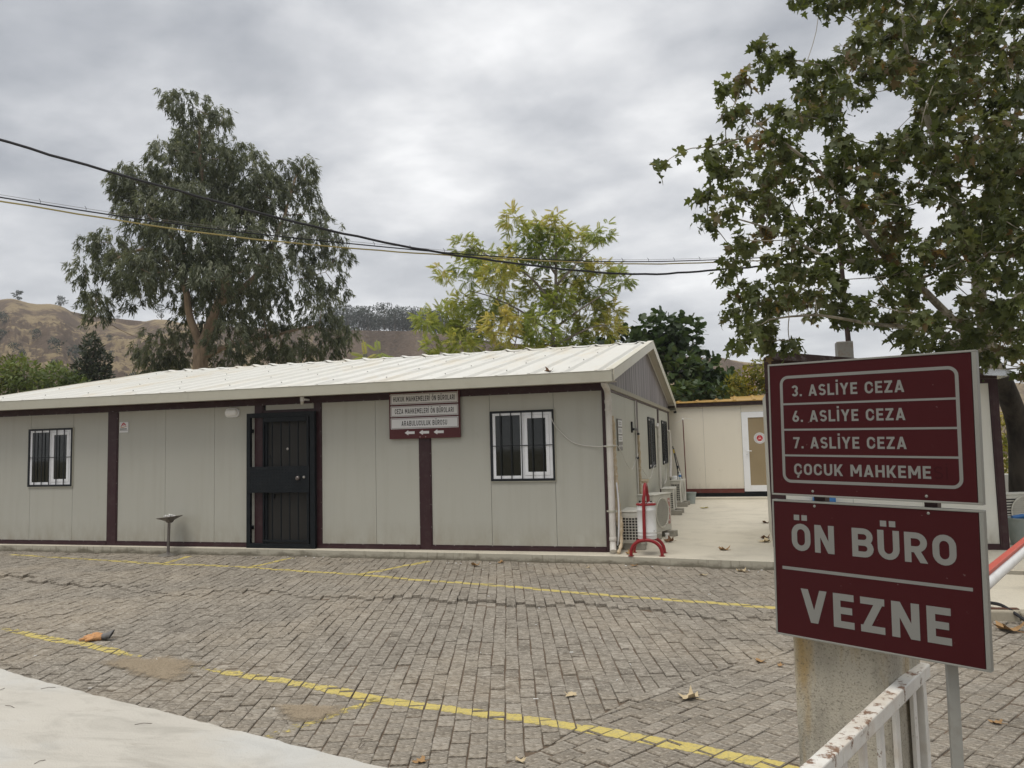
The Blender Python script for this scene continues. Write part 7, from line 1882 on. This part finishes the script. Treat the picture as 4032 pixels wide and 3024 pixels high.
def hill_z(px, d):
    zc = float(np.interp(px, CXT, CZT)); s = (d - 75) / 185.0
    if s <= 0: return -0.8
    w = min(1, max(0, (px - 430) / 170)); w = w * w * (3 - 2 * w)
    s2 = min(1.0, max(0.0, s + .03 * math.sin(px * .021) + .018 * math.sin(px * .057 + 1)))
    if s >= .999: s2 = 1.0
    pr = (1 - w) * float(np.interp(s2, *PA)) + w * float(np.interp(s2, *PB))
    x = (px - 1106) / 1678.7 * d
    env = max(0.0, min(1.0, s * 4) * min(1.0, (0.97 - s) * 4.5))
    n = mnoise.fractal(Vector((x * .035, d * .05, 2)), 0.5, 2.1, 9) * 1.5 + abs(mnoise.fractal(Vector((x * .10, d * .035, 7)), 0.8, 2.0, 7)) * -3.0
    z = zc * pr + n * env
    if s > 1: z = zc - (d - 260) * .03 + .4 * mnoise.noise(Vector((x * .06, d * .05, 0)))
    return z


def hill_pt(px, d):
    q = CAM[:2] + FH * d + RH * ((px - 1106) / 1678.7 * d); return (q[0], q[1], hill_z(px, d))


def m_hill():
    t = NT('dry_hillside')
    geo = t.n('ShaderNodeNewGeometry'); sp = t.n('ShaderNodeSeparateXYZ'); t.l(geo.outputs['Normal'], sp.inputs[0])
    t.co = geo.outputs['Position']
    grass = t.mix(t.noise(.09, 7, .62), (0.33, 0.25, 0.145), (0.50, 0.39, 0.235))
    earth = t.mix(t.noise(.14, 8, .66), (0.13, 0.095, 0.070), (0.25, 0.185, 0.135))
    k_ = t.math('ADD', sp.outputs[2], t.math('MULTIPLY', t.math('SUBTRACT', t.noise(.055, 10, .72), .5), 1.7))
    col = t.mix(t.ramp(k_, [(0.80, 0.0), (0.97, 1.0)]), earth, grass)
    col = t.mix(t.ramp(t.noise(.35, 7, .7), [(0.56, 0.0), (0.70, 0.6)]), col, (0.13, 0.10, 0.065))
    col = t.mix(t.ramp(t.noise(.8, 6, .65, t.mapping((1, 1, 3))), [(0.55, 0.0), (0.7, 0.4)]), col, (0.46, 0.36, 0.21))
    return t.done(t.bsdf(col, 0.95, 0, t.bump(t.noise(.35, 10, .75), 1.0, 2.5), 0.1))


pxs = np.concatenate([np.linspace(-900, -60, 50), np.linspace(-55, 1000, 330), np.linspace(1010, 3000, 120)]); ds = np.concatenate([np.linspace(70, 262, 190), np.linspace(266, 430, 18)])
V = [hill_pt(px, d) for d in ds for px in pxs]; nx_ = len(pxs)
F = [(j * nx_ + i, j * nx_ + i + 1, (j + 1) * nx_ + i + 1, (j + 1) * nx_ + i) for j in range(len(ds) - 1) for i in range(nx_ - 1)]
mb = MB(); mb.v = V; mb.f = F
tag(mb.build('hills', m_hill(), None, 0, True), kind='structure')


def on_hill(px, y, d0=72):
    dr_ = CF + (px - 1106) / 1678.7 * CR - (y - 829.5) / 1678.7 * CU
    for d in np.arange(d0, 330, .5):
        p = CAM + dr_ * d; q = p[:2] - CAM[:2]; dd = q @ FH; pp = 1106 + 1678.7 * (q @ RH) / dd
        if p[2] < hill_z(pp, dd): return p
    return p


m_far = leaf_mat('pine_leaf', [(0.0, (0.018, 0.027, 0.016)), (0.5, (0.036, 0.050, 0.030)), (1.0, (0.072, 0.090, 0.055))], 0.15, 0.6)


def far_tree(name, base, H, W, label, cat, m_, crown0=.45, n=420, group=None, size=.42, conic=0.0):
    t_ = thing(name, tuple(base), label, cat, group); w = MB(); b = np.array(base)
    lean = RNG.normal(size=2) * .03 * H
    pts = [b + np.array([0, 0, -.4]), b + np.array([lean[0] * .4, lean[1] * .4, H * .45]), b + np.array([lean[0], lean[1], H * .88])]
    w.tube(smooth_path(pts, 7), list(np.linspace(.022 * H, .006 * H, 7)), 6, False)
    P, T = [], []
    nc = 9
    for k_ in range(nc):
        f = RNG.uniform(0, 1); z = H * (crown0 + (1 - crown0) * (.12 + .8 * f)); rr = W * (1 - conic * f) * (1 - .55 * abs(f - .4))
        c = b + np.array([lean[0] + RNG.uniform(-1, 1) * rr * .6, lean[1] + RNG.uniform(-1, 1) * rr * .6, z])
        w.tube([b + np.array([lean[0] * .6, lean[1] * .6, H * crown0 * .9]), c], [.008 * H, .003 * H], 4, False)
        u = unit(rnd(n // nc)); P.append(c + u * (RNG.uniform(.3, 1, (n // nc, 1)) ** .5) * np.array([1, 1, .62]) * rr * .62); T.append(np.clip(.45 + .25 * u[:, 2] + RNG.normal(0, .14, n // nc), 0, 1))
    P = np.concatenate(P); m2 = len(P)
    w.build('trunk', m_ailbark, t_, 0, True)
    leaf_cloud('crown', *narrow(.6), P, frames(rnd(m2) + np.array([0, 0, .3]), rnd(m2) + np.array([0, 0, .6])), RNG.uniform(.6, 1.3, m2) * size, np.concatenate(T), m_, t_)
    return t_


protos = [far_tree('pine_tree', hill_pt(830, 263), 9.6, 5.4, 'dark pine among the grove on the hilltop above the bare cliff', 'tree', m_far, .10, 1000, 'pines in the hilltop grove', .55) for _ in range(1)]
protos += [far_tree('pine_tree', hill_pt(775, 264), 9.0, 5.0, 'dark pine among the grove on the hilltop above the bare cliff', 'tree', m_far, .08, 1000, 'pines in the hilltop grove', .55),
           far_tree('pine_tree', hill_pt(905, 262), 8.6, 5.2, 'dark pine among the grove on the hilltop above the bare cliff', 'tree', m_far, .14, 1000, 'pines in the hilltop grove', .55)]
for i, (px, d) in enumerate([(694, 263), (708, 268), (722, 262), (738, 266), (752, 262), (764, 270), (786, 268), (797, 263), (808, 271), (818, 266), (842, 268), (853, 263), (862, 273), (872, 265), (884, 269), (894, 266), (918, 268), (930, 264), (942, 270), (953, 265), (966, 268), (980, 264), (996, 270), (1015, 266), (1040, 268)]):
    copy_tree(protos[i % 3], None, hill_pt(px, d), RNG.uniform(0, 6.28))
cy_ = far_tree('cypress', hill_pt(716, 266), 9.4, .9, 'slim dark cypress rising above the left end of the hilltop pine grove', 'tree', m_far, .1, 300, 'cypresses at the end of the grove', .4, .8)
for px in (729, 741, 752): copy_tree(cy_, None, hill_pt(px, 268), RNG.uniform(0, 6.28))
for px, H, lb in ((30, 4.2, 'small round tree on the skyline of the dry hill at the left edge'), (122, 4.8, 'small round tree on the skyline of the dry hill, second from the left edge'), (186, 3.4, 'tiny tree on the skyline of the dry hill beside the eucalyptus'), (345, 6.4, 'pine on the skyline of the dry hill just left of the eucalyptus crown'), (393, 5.6, 'pine on the skyline of the dry hill seen through the eucalyptus')):
    far_tree('skyline_tree', hill_pt(px, 261), H, H * .42, lb, 'tree', m_far, .3, 300, None, .5)
sh = None
for i, (px, y, H) in enumerate(((75, 733, 3.2), (122, 762, 5.5), (165, 785, 7.2), (30, 762, 3.6), (240, 770, 2.5), (238, 735, 2.4), (0, 738, 5.0), (8, 700, 5), (255, 690, 2.2), (50, 775, 3), (285, 830, 4), (120, 800, 3.4), (790, 775, 2.5), (850, 790, 2.5))):
    p = on_hill(px, y)
    if sh is None: sh = far_tree('hill_shrub', p, 2.4, 1.9, 'pale grey green shrub on the upper part of the dry hill, left of the cypress', 'shrub', m_far, .12, 260, 'shrubs dotted over the dry hillside', .36); continue
    c = copy_tree(sh, None, tuple(p), RNG.uniform(0, 6.28), ('', 'large grey green shrub on the dry hill, just left of the cypress top', 'largest shrub on the dry hill, directly left of the cypress', 'grey shrub low on the dry hill near the left edge', 'small shrub on the dry hill right of the cypress', 'small shrub high on the dry hill above the cypress', 'shrub cut by the left edge halfway up the dry hill', 'dark shrub cut by the left edge near the skyline of the dry hill', 'tiny shrub near the skyline beside the eucalyptus', 'low shrub above the green bushes at the far left', 'shrub between the cypress and the eucalyptus', 'shrub just above the green bushes left of the cypress', 'small shrub on the bare cliff right of the eucalyptus', 'shrub low on the bare cliff left of the feathery tree')[i]); c.scale = (H / 4.2,) * 3
# small far house on the right
fh = thing('far_house', (12.5, 74.0, 6.0), 'small pale pink house far off above the yellow shrub', 'house')
m_pink = plain('pink_render', (0.50, 0.36, 0.29), 0.8); 
q_ = np.array([4.5, 96.0, hill_z(1615, 105)])
fh.location = tuple(q_); ORG[fh.name] = q_
MB().box(q_[0] - 1.6, q_[0] + 2.6, q_[1], q_[1] + 4, q_[2] - 6, q_[2] + 7.6).build('wall', m_pink, fh)
MB().box(q_[0] - 1.8, q_[0] + 2.8, q_[1] - .2, q_[1] + 4.2, q_[2] + 7.6, q_[2] + 7.85).build('roof', m_dbrown, fh)

# ================================================================== FALLEN LEAVES, GLOVE, SMALL LITTER
def m_dry(name, a, b):
    t = NT(name); col = t.mix(t.noise(18, 5, .6), a, b); return t.done(t.bsdf(col, .8, 0, None, .2))


DRY = [m_dry('pale_dry_leaf', (0.42, 0.33, 0.20), (0.60, 0.50, 0.33)), m_dry('tan_dry_leaf', (0.26, 0.15, 0.07), (0.42, 0.27, 0.13)), m_dry('brown_dry_leaf', (0.10, 0.05, 0.03), (0.24, 0.13, 0.07)), m_dry('yellow_leaf', (0.36, 0.30, 0.06), (0.46, 0.38, 0.10))]


def dry_leaf(x, y, z, size, rot, m_i, label, curl=.5, group=None):
    v = []
    ca, sa = math.cos(rot), math.sin(rot); ph = rp.uniform(0, 6)
    pts = [(px_, py_ - .5, 0) for px_, py_ in outl]
    inner = [(.5 * px_, .5 * (py_ - .5), 0) for px_, py_ in outl]
    V = []
    for q in pts + inner + [(0, 0, 0)]:
        r2 = q[0] ** 2 + q[1] ** 2; h = curl * r2 * (.75 + .55 * math.sin(3 * math.atan2(q[1], q[0]) + ph)) + .03
        s = 1 - curl * .35 * r2
        V.append((x + size * s * (ca * q[0] - sa * q[1]), y + size * s * (sa * q[0] + ca * q[1]), z + size * max(h, .01)))
    n = len(pts); F = []
    for i in range(n):
        j = (i + 1) % n; F.append((i, j, n + j, n + i)); F.append((n + i, n + j, 2 * n))
    mb = MB(); mb.v = V; mb.f = F
    mb.tube([(x - size * .5 * -sa, y - size * .5 * ca, z + size * .06), (x - size * .95 * -sa, y - size * .95 * ca, z + size * .10)], size * .018, 4)
    tag(mb.build('fallen_leaf', DRY[m_i], None), label, 'leaf', group or 'fallen leaves')


GZ = lambda x, y: G + ground_h(x, y) + .004
for x, y, s, r, mi, lb, c in (
        (1.47, -6.03, .13, 1.2, 0, 'large pale curled leaf on the pavers near the concrete pillar', .7),
        (0.70, -6.11, .075, 2.6, 0, 'small pale leaf lying just behind the front yellow line', .5),
        (1.95, -5.01, .085, .6, 1, 'tan leaf on the pavers just left of the direction sign', .6),
        (2.09, -5.12, .05, 2.0, 1, 'small tan leaf at the edge of the concrete pillar', .6),
        (-1.83, -0.72, .13, .4, 1, 'tan crumpled leaf on the pavers under the court sign, below the kerb', .8),
        (-1.55, -0.42, .09, 2.4, 1, 'small tan leaf against the kerb right of the court sign', .7),
        (1.81, -0.78, .12, 1.0, 0, 'pale leaf lying at the foot of the kerb beside the direction sign', .6),
        (1.36, -1.12, .10, .1, 0, 'pale flat leaf on the pavers in front of the open yard', .4),
        (3.25, -6.06, .07, 1.1, 1, 'small tan leaf on the pavers right of the railing', .5),
        (0.14, -7.38, .07, 2.1, 1, 'tan leaf at the bottom edge beside the concrete apron', .5),
        (0.67, -7.26, .06, .8, 0, 'small pale leaf at the bottom edge in the middle', .5),
        (4.02, -3.62, .22, .5, 1, 'big orange tan leaf below the broken kerb at the right edge', .6),
        (0.40, -0.52, .11, .9, 1, 'tan leaf on the pavers below the kerb under the litter bin', .6),
        (-0.2, -0.75, .06, 1.9, 0, 'little pale leaf on the pavers before the building corner', .5)):
    dry_leaf(x, y, GZ(x, y), s, r, mi, lb, c)
for x, y, s, r, mi, lb, c in (
        (2.19, 1.81, .15, .3, 2, 'dark brown leaf on the concrete yard beside the sign edge, rear of two', .7),
        (2.15, 1.33, .18, 1.9, 0, 'pale leaf on the concrete yard beside the sign edge, front of two', .5),
        (1.58, 0.38, .16, .8, 1, 'large tan star shaped leaf in the middle of the concrete yard', .6),
        (0.72, 1.20, .16, 2.2, 2, 'brown crumpled leaf on the concrete behind the litter bin', .9),
        (0.98, 7.54, .18, .9, 3, 'yellow leaf far back on the concrete near the far cabin', .4),
        (2.28, 4.2, .15, .2, 2, 'small dark leaf on the concrete near the kiosk corner', .6),
        (0.30, -0.20, .12, 2.5, 1, 'brown leaf against the pipe bundle at the building corner', .8)):
    dry_leaf(x, y, .002, s, r, mi, lb, c)
dry_leaf(-0.85, 0.05, roof_z(.05) + .002, .13, .4, 2, 'dark brown leaf lying on the white roof above the gutter', .9)

# work glove
gl = thing('work_glove', (-3.9, -5.42, GZ(-3.9, -5.42)), 'dirty orange work glove with a grey cuff lying on the pavers', 'glove')
gz = GZ(-3.9, -5.42); ga = math.atan2(.13, .17) * .45; gd = np.array([math.cos(.45), math.sin(.45), 0]); gn = np.array([-gd[1], gd[0], 0]); gc = np.array([-3.93, -5.43, gz])


def gp(a, b, c): return gc + gd * a + gn * b + np.array([0, 0, c])


mb = MB()
mb.tube([gp(.07, 0, .026), gp(.02, 0, .032), gp(-.02, .005, .030)], [.030, .040, .036], 12); mb.tube([gp(.07, -.02, .022), gp(-.01, -.025, .026)], [.026, .030], 10); mb.tube([gp(.06, .022, .022), gp(-.01, .028, .028)], [.024, .028], 10)
for b0, b1, L_, h in ((-.036, -.055, .115, .014), (-.014, -.020, .095, .020), (.010, .022, .10, .032), (.032, .045, .085, .026)):
    mb.tube([gp(0, b0, .026), gp(-L_ * .55, (b0 + b1) / 2, .022 + h * .5), gp(-L_, b1, .014 + h * .3)], [.017, .015, .012], 9)
mb.tube([gp(.03, -.03, .03), gp(-.01, -.065, .020), gp(-.055, -.080, .016)], [.017, .015, .012], 9)
gm = NT('dirty_orange_cloth'); gcol = gm.mix(gm.noise(26, 6, .6), (0.46, 0.21, 0.075), (0.60, 0.34, 0.16)); gcol = gm.mix(gm.ramp(gm.noise(40, 5, .6), [(.55, 0.), (.68, .8)]), gcol, (0.13, 0.075, 0.05))
hand = mb.build('hand', gm.done(gm.bsdf(gcol, .8)), gl)
md = hand.modifiers.new('remesh', 'REMESH'); md.mode = 'VOXEL'; md.voxel_size = .0045; md.use_smooth_shade = True
md = hand.modifiers.new('smooth', 'SMOOTH'); md.iterations = 5; md.factor = .6
mb = MB(); rings = []
for a, hw, hh, zc in ((.062, .036, .026, .028), (.095, .042, .026, .028), (.125, .046, .036, .040), (.150, .050, .040, .044), (.149, .046, .036, .044), (.11, .040, .026, .032)):
    b = len(mb.v)
    mb.v += [tuple(gp(a + .02 * math.sin(w) * (a > .12), hw * math.cos(w), max(.003, zc + hh * math.sin(w)))) for w in np.linspace(0, 2 * math.pi, 19)[:-1]]; rings.append(b)
for a, b in zip(rings[:-1], rings[1:]):
    for i in range(18): mb.f.append((a + i, a + (i + 1) % 18, b + (i + 1) % 18, b + i))
mb.build('cuff', plain('grey_knit', (0.16, 0.155, 0.15), .85, 0, .2, 30), gl, 0, True)

# specks: stubs and grit on the pavers, needles on the apron
mb = MB()
for i in range(34):
    x, y = rp.uniform(-8, 3), rp.uniform(-7, -0.5)
    if y < apron_y(x) + .1: continue
    w = rp.uniform(0, 6.28); L_ = rp.uniform(.006, .02); d = np.array([math.cos(w), math.sin(w), 0]) * L_; c = np.array([x, y, GZ(x, y) + .006]); mb.tube([c - d, c + d], rp.uniform(.0025, .004), 5)
for i in range(26):
    x = rp.uniform(-6, 4); y = slab_y(x) - rp.uniform(.03, .35); w = rp.uniform(0, 6.28); d = np.array([math.cos(w), math.sin(w), 0]) * .014; c = np.array([x, y, GZ(x, y) + .006]); mb.tube([c - d, c + d], .005, 5)
tag(mb.build('cigarette_stubs', m_white), 'pale stubs and crumbs scattered over the grey pavers', 'litter', None, 'stuff')
mb = MB()
for i in range(130):
    x = rp.uniform(-4.6, 1.2); y = apron_y(x) + rp.uniform(-.9, .35); z = (-.083 if y < apron_y(x) - .03 else GZ(x, y) + .004)
    if i > 26 and y < apron_y(x): continue
    w = rp.gauss(-.3, .7); L_ = rp.uniform(.02, .06); d = np.array([math.cos(w), math.sin(w), 0]) * L_; nn = np.array([-d[1], d[0], 0]) * rp.uniform(-.4, .4)
    c = np.array([x, y, z]); mb.tube([c - d, c + nn * .5 + np.array([0, 0, .004]), c + d], .0016, 4)
tag(mb.build('pine_needles', plain('dry_needle', (0.075, 0.055, 0.04), .8)), 'dry dark needles strewn along the edge of the concrete apron', 'needles', None, 'stuff')

# thin haze over the whole place
mb = MB().box(-640, 560, -420, 640, -1.6, 82)
hm = bpy.data.materials.new('haze'); hm.use_nodes = True; hm.node_tree.nodes.clear()
ho = hm.node_tree.nodes.new('ShaderNodeOutputMaterial'); hv = hm.node_tree.nodes.new('ShaderNodeVolumePrincipled')
hv.inputs['Color'].default_value = (0.86, 0.89, 0.93, 1); hv.inputs['Density'].default_value = 0.0006; hv.inputs['Anisotropy'].default_value = 0.2
hm.node_tree.links.new(hv.outputs[0], ho.inputs['Volume'])
tag(mb.build('haze', hm), kind='stuff')
